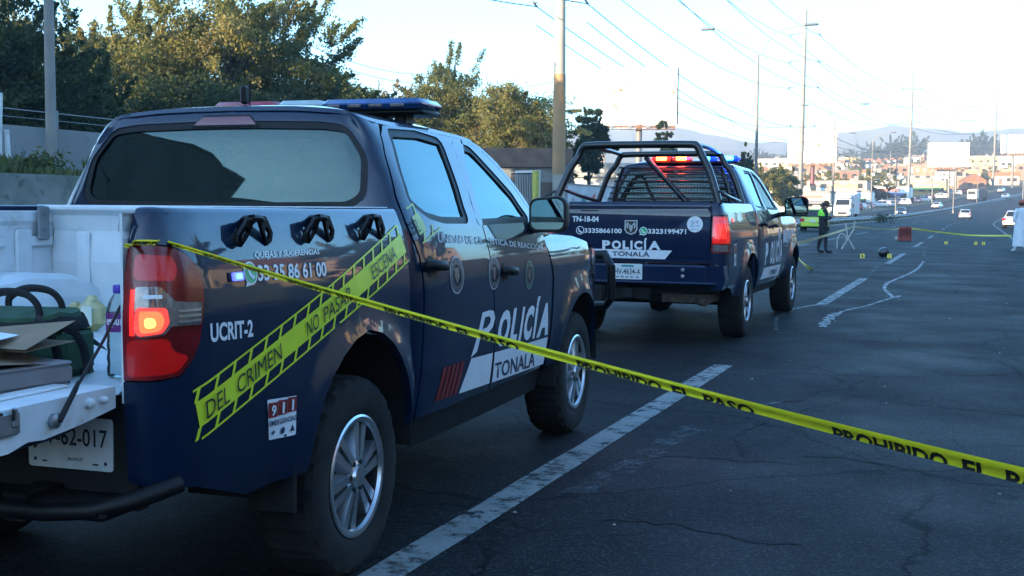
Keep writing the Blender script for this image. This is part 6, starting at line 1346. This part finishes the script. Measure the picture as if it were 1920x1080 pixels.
for px,d in ((1600,215),(1632,232),(1668,262),(1712,285)):
    x,y,z=gspot(px,d); x=xr(y)-27.5-(px%3); car((x,y,zr(y)+.4),PI/2+.3,4.3,1.75,1.45,carpaint('lot_paint_%d'%px,random.Random(px).choice([(.6,.6,.6),(.35,.05,.04),(.5,.45,.4),(.05,.06,.1)])),{1600:'light parked car in the lot nearest behind the white box truck',1632:'parked car in the lot just left of the slim street lamp',1668:'parked car in the lot below the street lamp between power poles',1712:'parked car in the lot right of the thin power pole'}[px],group='cars parked in the lot beyond the far carriageway')
lotc=[o for o in bpy.data.objects if o.name.startswith('parked_car') and 'parked' in o['label']]; rg=random.Random(77)
for i in range(14):
    y=228+i*12.5+rg.uniform(-3,3); src=lotc[i%4]; o=copy_tree(src); o.location=(xr(y)-26.6-rg.uniform(0,3.5),y,zr(y)+.25); o.rotation_euler=(0,0,rg.choice([PI/2,PI/2+.4,-1.2,.5])); o['label']='small car standing in front of the roadside shops beyond the far carriageway'; o['group']='cars in front of the roadside shops'
# white box truck, facing us
x,y,z=lane_place(1585,152); bt=thing('box_truck',(x,y,z),PI-.05,'white box truck coming the other way behind the median rail','truck'); WT=carpaint('truck_white',(.62,.66,.68))
b=MB(); b.rbox((0,1.6,1.25),(2.1,1.9,1.5),.12); b.prism([(.65,1.95),(2.5,1.95),(1.95,2.75),(.65,2.8)],lambda a,z_,q:(q,a,z_),-.98,.98); b.rbox((0,2.55,.95),(2.0,.5,.6),.12); b.build('cab',WT,bt)
b=MB(); b.rbox((0,-1.7,2.15),(2.4,4.8,2.5),.04); b.build('cargo_box',mat('box_white',(.60,.56,.54),rough=.6,var=.1),bt); b=MB(); b.poly([(.86,2.47,2.02),(-.86,2.47,2.02),(-.80,2.0,2.70),(.80,2.0,2.70)]); b.build('windscreen',WIN,bt,smooth=False); b=MB(); b.rbox((0,1.4,3.1),(1.9,1.0,.5),.1); b.build('wind_deflector',WT,bt)
b=MB(); b.rbox((0,2.81,1.0),(1.1,.05,.3),.01); b.rbox((0,2.82,.62),(2.05,.12,.22),.03); b.build('grille',BLACK,bt)
for s in (1,-1):
    b=MB(); b.rbox((s*.78,2.79,.98),(.36,.08,.24),.03); b.build('headlight',mat('headlamp_dim',(.9,.9,.9),rough=.3,emis=(1,.92,.85),es=1.6),bt); b=MB(); b.rbox((s*1.25,2.1,1.9),(.2,.1,.45),.03); b.build('side_mirror',BLACK,bt)
    for yy in (1.7,-2.6): b=MB(); b.lathe([(.2,-.12),(.44,-.12),(.46,0),(.44,.12),(.2,.12)],(s*.95,yy,.46),'x',18,True); b.build('wheel',RUBBER,bt)
b=MB(); b.box((0,-.6,.6),(1.0,6,.3)); b.build('chassis',DARK,bt)
# lorry with a pale front and a loaded dark body, far up the other side
x,y,z=lane_place(1830,318); lt=thing('lorry',(x,y,zr(y)),PI-.35,'lorry with a pale cab and a dark loaded body on the far carriageway','truck'); b=MB(); b.rbox((0,2.4,1.7),(2.4,1.9,2.5),.15); b.build('cab',mat('lorry_cream',(.66,.62,.5),rough=.5),lt); b=MB(); b.rbox((0,-1.6,1.8),(2.5,6,1.9),.06); b.rbox((0,-1.2,3.0),(2.0,4.4,.7),.2); b.build('load_body',mat('lorry_dark',(.06,.05,.05),rough=.8,c2=(.16,.12,.10),vscale=.7),lt); b=MB(); b.rbox((0,3.36,2.1),(2.0,.06,.9),.02); b.build('windscreen',WIN,lt); b=MB(); b.rbox((0,3.4,.9),(2.3,.2,.8),.05); b.build('bumper',mat('bumper_white',(.7,.68,.6),rough=.5),lt)
for s in (1,-1):
    for yy in (2.2,-2.4,-3.6): b=MB(); b.lathe([(.2,-.14),(.48,-.14),(.5,0),(.48,.14),(.2,.14)],(s*1.05,yy,.5),'x',16,True); b.build('wheel',RUBBER,lt)
# ================================================================ people: one skinned body each
def skin_body(name,parent,chains,mats,pick,sub=2):
    """chains: lists of ((x,y,z),radius); the first vertex of a chain may name an earlier vertex to grow from"""
    V=[];E=[];Rr=[];named={}
    for ch in chains:
        prev=None
        for it in ch:
            if isinstance(it,str): prev=named[it]; continue
            p_,r_=it[0],it[1]; V.append(p_); Rr.append(r_); i=len(V)-1
            if len(it)>2: named[it[2]]=i
            if prev is not None: E.append((prev,i))
            prev=i
    me=bpy.data.meshes.new(name); me.from_pydata(V,E,[]); ob=bpy.data.objects.new(name,me); COL.objects.link(ob)
    sk=ob.modifiers.new('skin','SKIN'); sk.use_smooth_shade=True
    if not me.skin_vertices: bm=bmesh.new(); bm.from_mesh(me); bm.verts.layers.skin.verify(); bm.to_mesh(me); bm.free()
    for i,sv in enumerate(me.skin_vertices[0].data): r_=Rr[i]; sv.radius=(r_,r_) if not isinstance(r_,tuple) else r_; sv.use_root=(i==0)
    ss=ob.modifiers.new('sub','SUBSURF'); ss.levels=sub; ss.render_levels=sub
    dg=bpy.context.evaluated_depsgraph_get(); dg.update(); m2=bpy.data.meshes.new_from_object(ob.evaluated_get(dg)); bpy.data.objects.remove(ob)
    m2.materials.clear()
    for m in mats: m2.materials.append(m)
    for f in m2.polygons: f.material_index=pick(f.center); f.use_smooth=True
    m2.name=name; o=bpy.data.objects.new(name,m2); return link(o,parent)
def hand(side,p,dirn,thumb,curl=.5):
    """palm and five separate fingers from the wrist point p along dirn"""
    d=Vector(dirn).normalized(); t_=Vector(thumb).normalized(); t_=(t_-d*t_.dot(d)).normalized(); n=d.cross(t_); P=Vector(p); out=[]
    out.append([f'wrist{side}',(tuple(P+d*.045),(.030,.020)),(tuple(P+d*.085),(.036,.016),f'palm{side}')])
    for k_,(o,l) in enumerate(((.028,.070),(.010,.082),(-.009,.076),(-.026,.060))):
        a=P+d*.095+t_*o; b_=a+d*l*.5+n*l*.15*curl; c_=b_+d*l*.32+n*l*.45*curl; out.append([f'palm{side}',(tuple(a),.0095),(tuple(b_),.009),(tuple(c_),.0075)])
    a=P+d*.04+t_*.036; b_=a+d*.03+t_*.026; out.append([f'palm{side}',(tuple(P+d*.055+t_*.03),.012),(tuple(b_),.0095),(tuple(b_+d*.028+n*.006),.008)])
    return out
SKIN=mat('skin',(.36,.19,.12),rough=.55,var=.15,vscale=20); UNI=mat('navy_uniform',(.012,.014,.022),rough=.9,var=.35,vscale=12,bump=.3,bscale=40); BOOT=mat('black_boot',(.008,.008,.008),rough=.5); HAIR=mat('brown_hair',(.085,.040,.022),rough=.6,var=.5,vscale=30,bump=.4,bscale=60)
HIVIS=mat('hi_vis_lime',(.28,.85,.05),rough=.7,emis=(.25,.9,.05),es=0,var=.1); COVER=mat('white_coverall',(.66,.70,.74),rough=.85,var=.1,vscale=6,bump=.3,bscale=12)
def person(loc,rz,label,mats,pick,arms,head_tilt=.0,h=1.70,stance=.10,bulk=1.0,step=0):
    t=thing('person',loc,rz,label,'person'); k=h/1.70; S=lambda x,y,z:(x*k,y*k,z*k); hb=head_tilt
    ch=[[(S(0,0,.93),(.155*k*bulk,.115*k*bulk),'pelvis'),(S(0,.01,1.05),(.145*k*bulk,.105*k*bulk)),(S(0,.015,1.20),(.155*k*bulk,.11*k*bulk)),(S(0,.0,1.34),(.165*k*bulk,.105*k*bulk),'chest'),(S(0,-.005,1.425),(.085*k,.07*k),'neck0'),(S(0,.012+hb*.04,1.475),(.052*k,.052*k)),(S(0,.03+hb*.09,1.53),(.062*k,.075*k)),(S(0,.04+hb*.12,1.595),(.074*k,.092*k)),(S(0,.03+hb*.12,1.645),(.070*k,.085*k)),(S(0,.02+hb*.12,1.675),(.045*k,.055*k))]]
    for s,sd in ((1,'R'),(-1,'L')):
        st=step*s
        ch.append(['pelvis',(S(s*.095,0,.86),.098*k*bulk),(S(s*(.10+stance*.1),.015+st*.5,.50),.066*k*bulk),(S(s*(.10+stance*.2),-.01+st*.8,.32),.058*k*bulk),(S(s*(.10+stance*.3),-.02+st,.10),.045*k),(S(s*(.10+stance*.3),.01+st,.045),.048*k),(S(s*(.115+stance*.3),.13+st,.035),(.045*k,.033*k)),(S(s*(.12+stance*.3),.20+st,.030),(.032*k,.024*k))])
        sh,el,wr,dv,th=arms[sd]
        ch.append(['chest',(S(s*.17,0,1.385),.066*k*bulk),(S(*sh),.054*k*bulk),(S(*el),.043*k*bulk),(S(*[(a+b_)/2 for a,b_ in zip(el,wr)]),.038*k*bulk),(S(*wr),.028*k,'wrist'+sd)])
        ch+=hand(sd,S(*wr),dv,th)
    o=skin_body('body',t,ch,mats,lambda c:pick(c,k)); return t,o
def face_bits(t,k,c,tilt):
    """eyes, nose, mouth and ears on the head centred at c, looking along +y"""
    M=Matrix.Translation(Vector(c)*k)@Matrix.Rotation(-tilt,4,'X')
    for nm,pts,m in (('eye',[(.030,.088,.012),(-.030,.088,.012)],mat('eye_dark',(.02,.015,.012),rough=.2)),('ear',[(.078,.0,.0),(-.078,.0,.0)],SKIN)):
        for p_ in pts: b=MB(); b.tf=M; b.lathe([(.001,-.010),(.011 if nm=='eye' else .016,0),(.001,.010)],Vector(p_),'y' if nm=='eye' else 'x',8); b.build(nm,m,t)
    b=MB(); b.tf=M; b.prism([(.085,.02),(.112,-.022),(.088,-.028)],lambda a,z_,q:(q,a,z_),-.012,.012); b.build('nose',SKIN,t); b=MB(); b.tf=M; b.rbox((0,.092,-.050),(.045,.012,.010),.003); b.build('mouth',mat('lips',(.25,.09,.07),rough=.5),t)
# officer in navy with a lime vest, head bent over a phone, facing the right of the picture
ox,oy=-4.62,40.9; orz=-1.05
armO={'R':((.215,.02,1.24),(.235,.02,1.08),(.12,.20,1.17),(-.35,.85,.25),(-.6,.2,.6)),'L':((-.21,.02,1.22),(-.235,.05,1.06),(-.13,.24,1.14),(.45,.8,.2),(.5,.2,.6))}
armO={'R':((.215,.02,1.24),(.23,-.02,1.09),(.13,.22,1.15),(-.45,.80,.20),(-.3,.0,1)),'L':((-.22,.0,1.22),(-.245,.0,1.04),(-.225,.10,.82),(.0,.15,-1),(.3,1,0))}
def pickO(c,k):
    if c.z>1.445*k: return 1
    if abs(c.x)<.17*k and c.z<.11*k: return 2
    if c.y>.235*k and c.z>1.05*k: return 1
    if .64*k<c.z<.83*k and c.x<-.212*k: return 1
    return 0
tO,_=person((ox,oy,0),orz,'woman officer in navy uniform with lime vest looking down at her phone',[UNI,SKIN,BOOT],pickO,armO,head_tilt=.9,bulk=1.2,stance=.3,step=.05)
b=MB()      # vest: a shell round the shoulders and chest
def vest(a,v):
    th=2*PI*a; z=1.17+.265*v; rx=(.222-.01*math.sin(v*3))*(1-.55*max(0,v-.62)/.38); ry=.165*(1-.42*max(0,v-.62)/.38); return (rx*math.cos(th),ry*math.sin(th)+.0,z)
b.grid(vest,24,8,True); b.build('vest',HIVIS,tO)
b=MB(); b.grid(lambda a,v:(lambda q:(q[0]*1.03,q[1]*1.03,q[2]))(vest(a,.02+v*.16)),24,2,True); b.build('vest_band',UNI,tO)
hd=(0,.145,1.600); face_bits(tO,1,(0,.15,1.595),.55)
b=MB(); b.lathe([(.001,.105),(.05,.098),(.082,.065),(.096,.015),(.094,-.035),(.080,-.08),(.04,-.10)],(0,.105,1.625),'z',18); b.lathe([(.001,.06),(.04,.05),(.05,0),(.045,-.05),(.02,-.09)],(0,-.02,1.60),'z',12)
hv=[]
for x_,y_,z_ in b.v:
    if y_>.165 and z_<1.665: y_=.165
    hv.append((x_,y_,z_))
b.v=hv; b.build('hair',HAIR,tO)
b=MB(); b.tube([(0,-.03,1.585),(0,-.06,1.50),(0,-.055,1.40)],[.035,.03,.012],8); b.build('ponytail',HAIR,tO); b=MB(); b.lathe([(.20,-.03),(.203,.03)],(0,.0,.985),'z',20); b.v=[(x_,y_*.74,z_) for x_,y_,z_ in b.v]; b.build('belt',BOOT,tO); b=MB(); b.rbox((.22,-.02,.93),(.05,.09,.16),.015); b.build('holster',BOOT,tO)
Mo=Matrix.Translation((ox,oy,0))@Matrix.Rotation(orz,4,'Z'); b=MB(); b.rbox((0,0,0),(.072,.15,.010),.004); o=b.build('phone',mat('phone_black',(.01,.01,.012),rough=.2)); o.location=Mo@Vector((.062,.315,1.195)); o.rotation_euler=(.55,0,orz+.35); tag(o,'dark mobile phone held in the officer\'s hand','phone')
# person in white coverall at the right edge, back to us, reddish cap
px_,py_=1.62,46.2; arP={'R':((.225,.0,1.22),(.25,.04,1.03),(.16,.22,1.0),(-.4,.8,.1),(0,.1,1)),'L':((-.225,.0,1.22),(-.27,-.02,1.03),(-.17,.20,1.02),(.4,.8,.1),(0,.1,1))}
def pickP(c,k):
    if c.z>1.47*k: return 1
    if c.y>.225*k and c.z>.8*k: return 1
    if c.z<.055*k: return 2
    return 0
tP,_=person((px_,py_,0),.35,'person in a loose white coverall and reddish cap seen from behind at the right edge',[COVER,SKIN,mat('white_shoe_cover',(.6,.63,.66),rough=.8)],pickP,arP,head_tilt=.4,h=1.78,bulk=1.28,stance=.35)
b=MB(); b.grid(lambda a,v:((.235+.05*v)*math.cos(2*PI*a)*(1+.05*math.sin(a*44)*v),(.175+.05*v)*math.sin(2*PI*a)*(1+.05*math.sin(a*38)*v),1.16-.98*v),36,6,True); b.build('coverall_skirt',COVER,tP)
b=MB(); b.lathe([(.001,.10),(.06,.09),(.092,.045),(.098,0),(.10,-.012)],(0,.085,1.715),'z',18); b.prism([(-.07,0),(.07,0),(.05,.09),(-.05,.09)],lambda a,c_,q:(a,.17+c_,1.705+q),-.008,.006); b.build('cap',mat('red_cap',(.42,.09,.05),rough=.8),tP); b=MB(); b.lathe([(.098,.02),(.10,-.03),(.075,-.09)],(0,.075,1.70),'z',16); b.build('hair',HAIR,tP); face_bits(tP,1.047,(0,.095,1.595),.3)
# ================================================================ things on the road
STAND=mat('pale_pipe_stand',(.50,.48,.44),rough=.5,var=.2,vscale=6)
ts=thing('folding_stand',(-4.20,44.7,0),.15,'pale folding pipe stand with crossed legs holding up the far tape','stand')
for s in (1,-1):
    b=MB(); b.tube([(-.18,s*.14,.02),(.22,s*.14,.72),(.26,s*.14,1.02)],.018,8); b.build('leg',STAND,ts); b=MB(); b.tube([(.26,s*.15,.02),(.02,s*.15,.45),(-.06,s*.15,.96)],.018,8); b.build('leg',STAND,ts)
    b=MB(); b.tube(crom([(-.34,s*.13,.03),(-.32,s*.13,.42),(-.20,s*.13,.56),(-.06,s*.13,.50),(-.02,s*.13,.30)],4),.014,8); b.build('frame_loop',STAND,ts)
for p0,p1 in (((-.18,0,.03),0),((.26,0,.03),0),((.24,0,1.0),0),((-.06,0,.94),0),((.05,0,.42),0)): b=MB(); b.tube([(p0[0],-.16,p0[2]),(p0[0],.16,p0[2])],.016,6); b.build('cross_bar',STAND,ts)
b=MB(); b.poly([(-.32,-.13,.40),(-.03,-.13,.36),(-.03,.13,.36),(-.32,.13,.40)]); b.build('sling_seat',mat('grey_mesh_cloth',(.30,.30,.29),rough=.9),ts,smooth=False)
cr=thing('crate',(-2.95,59.2,0),.2,'worn red plastic crate standing upright on the lane line under the far tape','crate'); RC=mat('red_crate_plastic',(.32,.045,.03),rough=.55,var=.4,vscale=8)
b=MB(); b.box((0,0,.02),(.56,.40,.04)); b.build('base',RC,cr)
for (cx_,cy_,w_,d_) in ((0,.19,.56,.02),(0,-.19,.56,.02),(.27,0,.02,.36),(-.27,0,.02,.36)):
    b=MB(); b.box((cx_,cy_,.13),(w_,d_,.17)); b.box((cx_,cy_,.60),(w_,d_,.08)); n=5
    for i in range(n): 
        f=(i/(n-1)-.5)*.92; b.box((cx_+(w_*f if w_>.1 else 0),cy_+(d_*f if d_>.1 else 0),.37),(.035 if w_>.1 else w_*1.3,.035 if d_>.1 else d_*1.3,.40))
    b.build('side',RC,cr)
b=MB(); b.box((0,0,.36),(.40,.26,.6)); b.build('inner_load',mat('dark_red_sack',(.12,.025,.02),rough=.9,var=.4),cr)
b=MB(); b.rbox((0,0,.09),(.16,.12,.16),.05); b.tube([(0,0,.16),(.01,0,.23)],[.05,.02],8); o=b.build('bundle',mat('pale_pink_cloth',(.50,.40,.36),rough=.9,var=.2)); o.location=(-3.32,59.0,0); tag(o,'small pale bundle on the road beside the red crate','bundle')
def marker(x,y,label,s,num):
    t=thing('evidence_marker',(x,y,0),RNG.uniform(-.3,.3),label,'evidence marker','yellow numbered evidence markers on the road'); b=MB(); b.prism([(-.075,0),(.075,0),(.012,.17),(-.012,.17)],lambda a,z_,q:(q,a,z_),-.085,.085); b.build('tent',mat('marker_yellow',(.72,.56,.04),rough=.5),t); b=MB(); put_text(b,num,quad_map((-.035,.03),(.035,.03),(.035,.135),(-.035,.135)),lambda a,z_:(a,-.078+.063*z_/.17-.002,z_),.02,2); b.build('marker_digit',DECAL_K,t,smooth=False); t.scale=(.72,.72,.72); return t
marker(-3.02,37.0,'yellow evidence marker standing alone left of the black helmet',1,'1'); marker(-2.28,37.4,'yellow evidence marker touching the right side of the black helmet',1,'2'); marker(-1.02,54.2,'yellow evidence marker on the right lane, the left one beyond the dashes',1,'3'); marker(.15,54.1,'left of the paired yellow evidence markers on the right lane',1,'4'); marker(.45,54.2,'right of the paired yellow evidence markers on the right lane',1,'5')
hm=thing('helmet',(-2.50,38.0,.0),.6,'black motorcycle helmet lying on its side on the road','helmet'); b=MB(); b.tf=Matrix.Translation((0,0,.145))@Matrix.Rotation(-2.0,4,'Y')@Matrix.Scale(1.18,4,(0,1,0)); b.lathe([(.001,.15),(.07,.135),(.12,.085),(.143,.01),(.138,-.06),(.115,-.12),(.09,-.125)],(0,0,0),'z',22); b.build('shell',mat('helmet_black',(.010,.008,.010),rough=.25,coat=.6,wear=((.10,.09,.09),.62,6)),hm)
b=MB(); b.tf=Matrix.Translation((0,0,.145))@Matrix.Rotation(-2.0,4,'Y')@Matrix.Scale(1.2,4,(0,1,0)); b.grid(lambda a,v:(.145*math.cos(-1.2+2.4*a)*(1-.03*v),.145*math.sin(-1.2+2.4*a)*(1-.03*v),-.03+.075*v),10,3); b.build('visor',GLASS,hm); b=MB(); b.tf=Matrix.Translation((0,0,.145))@Matrix.Rotation(-2.0,4,'Y'); b.lathe([(.11,-.128),(.08,-.11),(.001,-.05)],(0,0,0),'z',16); b.build('lining',mat('grey_foam',(.08,.075,.08),rough=1),hm)
# ================================================================ barrier tape
TAPE=mat('barrier_tape_yellow',(.78,.74,.03),rough=.35,var=.12,vscale=10,bump=.1,bscale=50); TAPE_P=mat('pale_barrier_tape',(.52,.52,.36),rough=.4,var=.2,vscale=3,c2=(.55,.53,.16)); TAPE_K=mat('tape_print_black',(.02,.02,.018),rough=.45)
def ribbon(path,wd,twist,sub=14):
    """returns surface fn(s,t): s metres along, t -1..1 across"""
    P=[Vector(p) for p in crom(path,sub)]; Ls=[0]
    for a,c_ in zip(P,P[1:]): Ls.append(Ls[-1]+(c_-a).length)
    n=len(P); X=[[p[i] for p in P] for i in range(3)]
    def at(s): return Vector([float(np.interp(s,Ls,X[i])) for i in range(3)])
    def f(s,t):
        p=at(s); d=(at(s+.02)-at(s-.02)).normalized(); up=Vector((0,0,1)); n_=d.cross(up).normalized(); v=n_.cross(d).normalized(); q=s/Ls[-1]; a=twist(q); return p+(v*math.cos(a)+n_*math.sin(a))*t*wd(q)/2+n_*.004*math.sin(t*2.5)
    return f,Ls[-1]
def tape(path,wd,twist,label,step,period=.62,text=None,first=0,hb=(-1,1),crop=0,dense=0,m=None):
    f,L_=ribbon(path,wd,twist); t=thing('barrier_tape',(0,0,0),0,label,'barrier tape'); b=MB(); n=max(8,int(L_/step)); b.grid(lambda a,v:f(L_*a,-1+2*v),n,4); b.build('ribbon',m or TAPE,t)
    if text:
        s=first
        while s<L_:
            pos=s; kd=.62 if s<dense else 1
            for wd_,wl,gap in text:
                wl*=kd; gap*=kd
                if pos>=0 and pos+wl<L_:
                    b=MB()
                    for sd in (-.0022,.0022):
                        S_=lambda a,c_,sd=sd:(lambda p0,e1,e2:p0+e1.cross(e2).normalized()*sd)(f(a,c_),f(a+.004,c_)-f(a-.004,c_),f(a,c_+.05)-f(a,c_-.05)); put_text(b,wd_,quad_map((pos,hb[0]),(pos+wl,hb[0]),(pos+wl,hb[1]),(pos,hb[1])),S_,.035,10,crop=crop)
                    b.build('tape_lettering',TAPE_K,t,smooth=False)
                pos+=wl+gap
            s+=period*kd
    return t
def ptape(l): return [tuple(spot(px,d,py)) for px,py,d in l]
M1=Matrix.Translation(T1['loc'])@Matrix.Rotation(T1['rz'],4,'Z')
def on1(u,z,d): return tuple(M1@offset_surface(bed1,d)(u,z))
S0=Vector(on1(-1.19,1.302,.016)); E0=spot(2020,1.95,918); mid=S0.lerp(E0,.5)-Vector((0,0,.016))
tape([tuple(spot(233,3.30,459)),tuple(spot(244,3.31,462)),on1(-1.33,1.309,.010),on1(-1.25,1.309,.012),tuple(S0),tuple(S0.lerp(E0,.25)-Vector((0,0,.012))),tuple(mid),tuple(S0.lerp(E0,.75)-Vector((0,0,.012))),tuple(E0)],
 lambda q:float(np.interp(q,[0,.02,.10,.35,.6,.8,1],[.010,.016,.016,.019,.0215,.026,.036])),lambda q:.25+.15*math.sin(q*9),'yellow barrier tape printed PROHIBIDO EL PASO stretched across the foreground from the nearest pickup',.02,.585,[('PROHIBIDO',.212,.026),('EL',.047,.026),('PASO',.112,0)],.075,(-1.01,.45),.42,dense=1.15)
TW=[('PROHIBIDO EL PASO',.5,.1)]
fx=lambda px,d,py:tuple(spot(px,d,py))
tape([fx(1484,17.6,459),fx(1520,24,450),fx(1560,33,438),fx(1602,44.4,425)],lambda q:.06,lambda q:.2*math.sin(q*7),'pale barrier tape from the front of the second pickup up to the folding stand',.15,m=TAPE_P)
tape([fx(1602,44.4,425),fx(1630,47,428),fx(1662,51,430),fx(1676,54,430),fx(1697,59,427)],lambda q:.06,lambda q:.3*math.sin(q*5),'pale barrier tape from the folding stand to the red crate',.15,m=TAPE_P)
tape([fx(1697,59,427),fx(1722,57.5,430),fx(1760,55,435),fx(1820,51,441),fx(1897,46.6,442)],lambda q:.06,lambda q:.3*math.sin(q*6),'yellow barrier tape from the red crate to the person in white',.15)
tape([fx(1484,17.7,459),fx(1490,19.5,470),fx(1503,23.5,491),(-3.5,28.8,.03),(-3.48,29.1,.03)],lambda q:.06,lambda q:.5*math.sin(q*9),'loose yellow tape end hanging from the second pickup down to the asphalt',.12)
# ---------------- what lies in the open load bed
def bedthing(name,x,y,z,rz,label,cat): t=thing(name,M1@Vector((x,y,z)),T1['rz']+rz,label,cat); return t
GREEN=mat('green_bag_cloth',(.030,.085,.045),rough=.9,var=.35,vscale=9,bump=.3,bscale=160); STRAP=mat('black_webbing',(.012,.012,.014),rough=.85,bump=.3,bscale=200)
bg_=bedthing('tool_bag',.16,-1.06,.875,.08,'green cloth tool bag with black webbing handles in the open load bed','bag')
def bagS(a,v):      # rounded sack
    th=2*PI*a; c_,s_=math.cos(th),math.sin(th); k=lambda q:(abs(q)**.45)*(1 if q>0 else -1); w0=.30-.02*v+.012*math.sin(v*9+a*20); return (w0*k(c_),(.15-.035*v)*k(s_),.205*v+.010*math.sin(a*14)*v)
b=MB(); b.grid(bagS,40,8,True); n=len(b.v); top=[bagS(i/40,1) for i in range(40)]; ids=[b.p(q) for q in top]; c_=b.p((0,0,.222)); [b.face((ids[i],ids[(i+1)%40],c_)) for i in range(40)]; b.build('body',GREEN,bg_,ang=60)
b=MB(); b.grid(lambda a,v:tuple(q*f for q,f in zip(bagS(a,.74+.20*v),(1.025,1.04,1))),40,2,True); b.build('top_band',STRAP,bg_)
b=MB(); b.grid(lambda a,v:(.255+.055*v,-.16+.32*a,.03+.16*math.sin(PI*(.12+.76*a))*(1-.35*v)),14,4); b.rbox((.315,-.02,.09),(.03,.16,.13),.02); b.build('end_pocket',GREEN,bg_)
b=MB(); b.tube(crom([(.30,-.10,.195),(.325,-.08,.17),(.335,-.02,.10),(.33,.0,.02)],4),.016,6,squash=.4); b.tube(crom([(.27,-.155,.20),(.325,-.165,.15),(.345,-.15,.06),(.37,-.16,.005)],4),.017,6,squash=.5); b.build('side_strap',STRAP,bg_)
for yy,o_ in ((-.09,0),(.07,.03)): b=MB(); b.tube(crom([(.04-o_,yy,.20),(.05-o_,yy-.01,.245),(.12-o_,yy-.02,.275),(.20-o_,yy-.02,.27),(.235-o_,yy-.01,.235),(.235-o_,yy,.185)],5),.013,8,squash=.6); b.build('handle',STRAP,bg_)
GREY=mat('grey_board',(.20,.185,.185),rough=.75,var=.2,vscale=6); KRAFT=mat('kraft_card',(.26,.18,.11),rough=.85,var=.15,vscale=9)
pb_=bedthing('flat_box',.475,-1.47,.908,-.17,'flat grey box file lying on the open tailgate in front of the green bag','box'); b=MB(); b.rbox((0,0,.028),(.30,.40,.052),.008); b.build('base',GREY,pb_); b=MB(); b.rbox((0,0,.060),(.296,.396,.010),.004); b.build('lid',mat('grey_lid',(.27,.26,.27),rough=.7,var=.1),pb_)
e=bedthing('envelope',.47,-1.46,.976,-.10,'brown card envelope with a torn edge on top of the flat grey box','envelope'); b=MB(); b.grid(lambda a,v:(-.15+.31*a,-.20+.36*v,.002+.022*a*a*(1-v)+.012*math.sin(a*5)*v),10,8); b.grid(lambda a,v:(-.15+.31*a,-.20+.36*v,-.003+.022*a*a*(1-v)+.012*math.sin(a*5)*v),10,8); b.build('card',KRAFT,e)
e2=bedthing('folded_card',.46,-1.37,1.0,-.05,'brown folded card standing open under the white sheet on the tailgate','card'); b=MB(); b.grid(lambda a,v:(-.18+.33*a,-.06+.20*v,.016+.035*a*v+.03*v),8,6); b.grid(lambda a,v:(-.18+.33*a,-.06+.20*v,.009+.012*v),8,6); b.build('card',KRAFT,e2)
ws_=bedthing('paper_sheet',.34,-1.50,1.04,.05,'white paper sheet topmost on the pile at the open tailgate','paper'); b=MB(); b.grid(lambda a,v:(-.16+.34*a,-.14+.28*v,.008*math.sin(a*4)+.012*v*v),8,6); b.build('sheet',mat('paper_white',(.66,.70,.78),rough=.8),ws_)
bt_=bedthing('water_bottle',.603,-1.017,.884,.0,'clear plastic water bottle with purple label and cap in the load bed','bottle'); CLR=glass_mat('clear_plastic',(.55,.60,.64),1.30,.80)
prof=[(.001,.0),(.030,.002),(.037,.008),(.038,.03),(.035,.045),(.038,.06),(.035,.085),(.038,.10),(.036,.125),(.038,.145),(.038,.205),(.036,.215),(.030,.236),(.020,.254),(.014,.262),(.0135,.276)]
b=MB(); b.lathe(prof,n=24); b.build('body',CLR,bt_)
b=MB(); b.lathe([(.0385,.145),(.039,.15),(.039,.198),(.0385,.203)],n=28); lbm=b.build('label',mat('purple_label',(.16,.02,.17),rough=.4,var=.25,vscale=30),bt_)
b=MB(); ths=-1.12
put_text(b,'e•pura',quad_map((-.95,.158),(.75,.158),(.75,.186),(-.95,.186)),lambda a,z_:(.0396*math.cos(ths+a),.0396*math.sin(ths+a),z_),.02,12); b.build('label_lettering',DECAL_W,lbm,smooth=False)
b=MB(); b.lathe([(.0155,.262),(.017,.264),(.017,.285),(.015,.288),(.001,.288)],n=20); b.build('cap',mat('purple_cap',(.07,.04,.36),rough=.4),bt_)
jg=bedthing('plastic_jug',-.36,.10,.884,.1,'small yellowed plastic jug standing on the load bed floor','jug'); JM=mat('yellowed_plastic',(.50,.47,.27),rough=.55,c2=(.40,.33,.12),vscale=9,var=.2)
b=MB(); b.rbox((0,0,.068),(.115,.115,.135),.035); b.lathe([(.03,.13),(.022,.14),(.022,.152),(.001,.153)],n=14); b.build('body',JM,jg); b=MB(); b.tube(crom([(-.05,-.02,.115),(-.085,-.02,.10),(-.09,-.02,.05),(-.055,-.02,.02)],4),.014,8); b.build('grip',JM,jg); b=MB(); b.rbox((.012,-.06,.07),(.05,.006,.085),.003); b.build('label',mat('pale_label',(.58,.60,.50),rough=.6),jg)
# ---------------- air
hz=bpy.data.materials.new('haze'); hz.use_nodes=True; n=hz.node_tree; n.nodes.remove(n.nodes['Principled BSDF']); pv=n.nodes.new('ShaderNodeVolumePrincipled'); pv.inputs['Color'].default_value=(1,.94,.92,1); pv.inputs['Density'].default_value=.00052; pv.inputs['Anisotropy'].default_value=.3; n.links.new(pv.outputs[0],n.nodes['Material Output'].inputs['Volume'])
b=MB(); b.box((0,800,66),(9000,9000,192)); hzo=b.build('haze',hz,smooth=False); tag(hzo,kind='stuff')
bpy.context.view_layer.update()
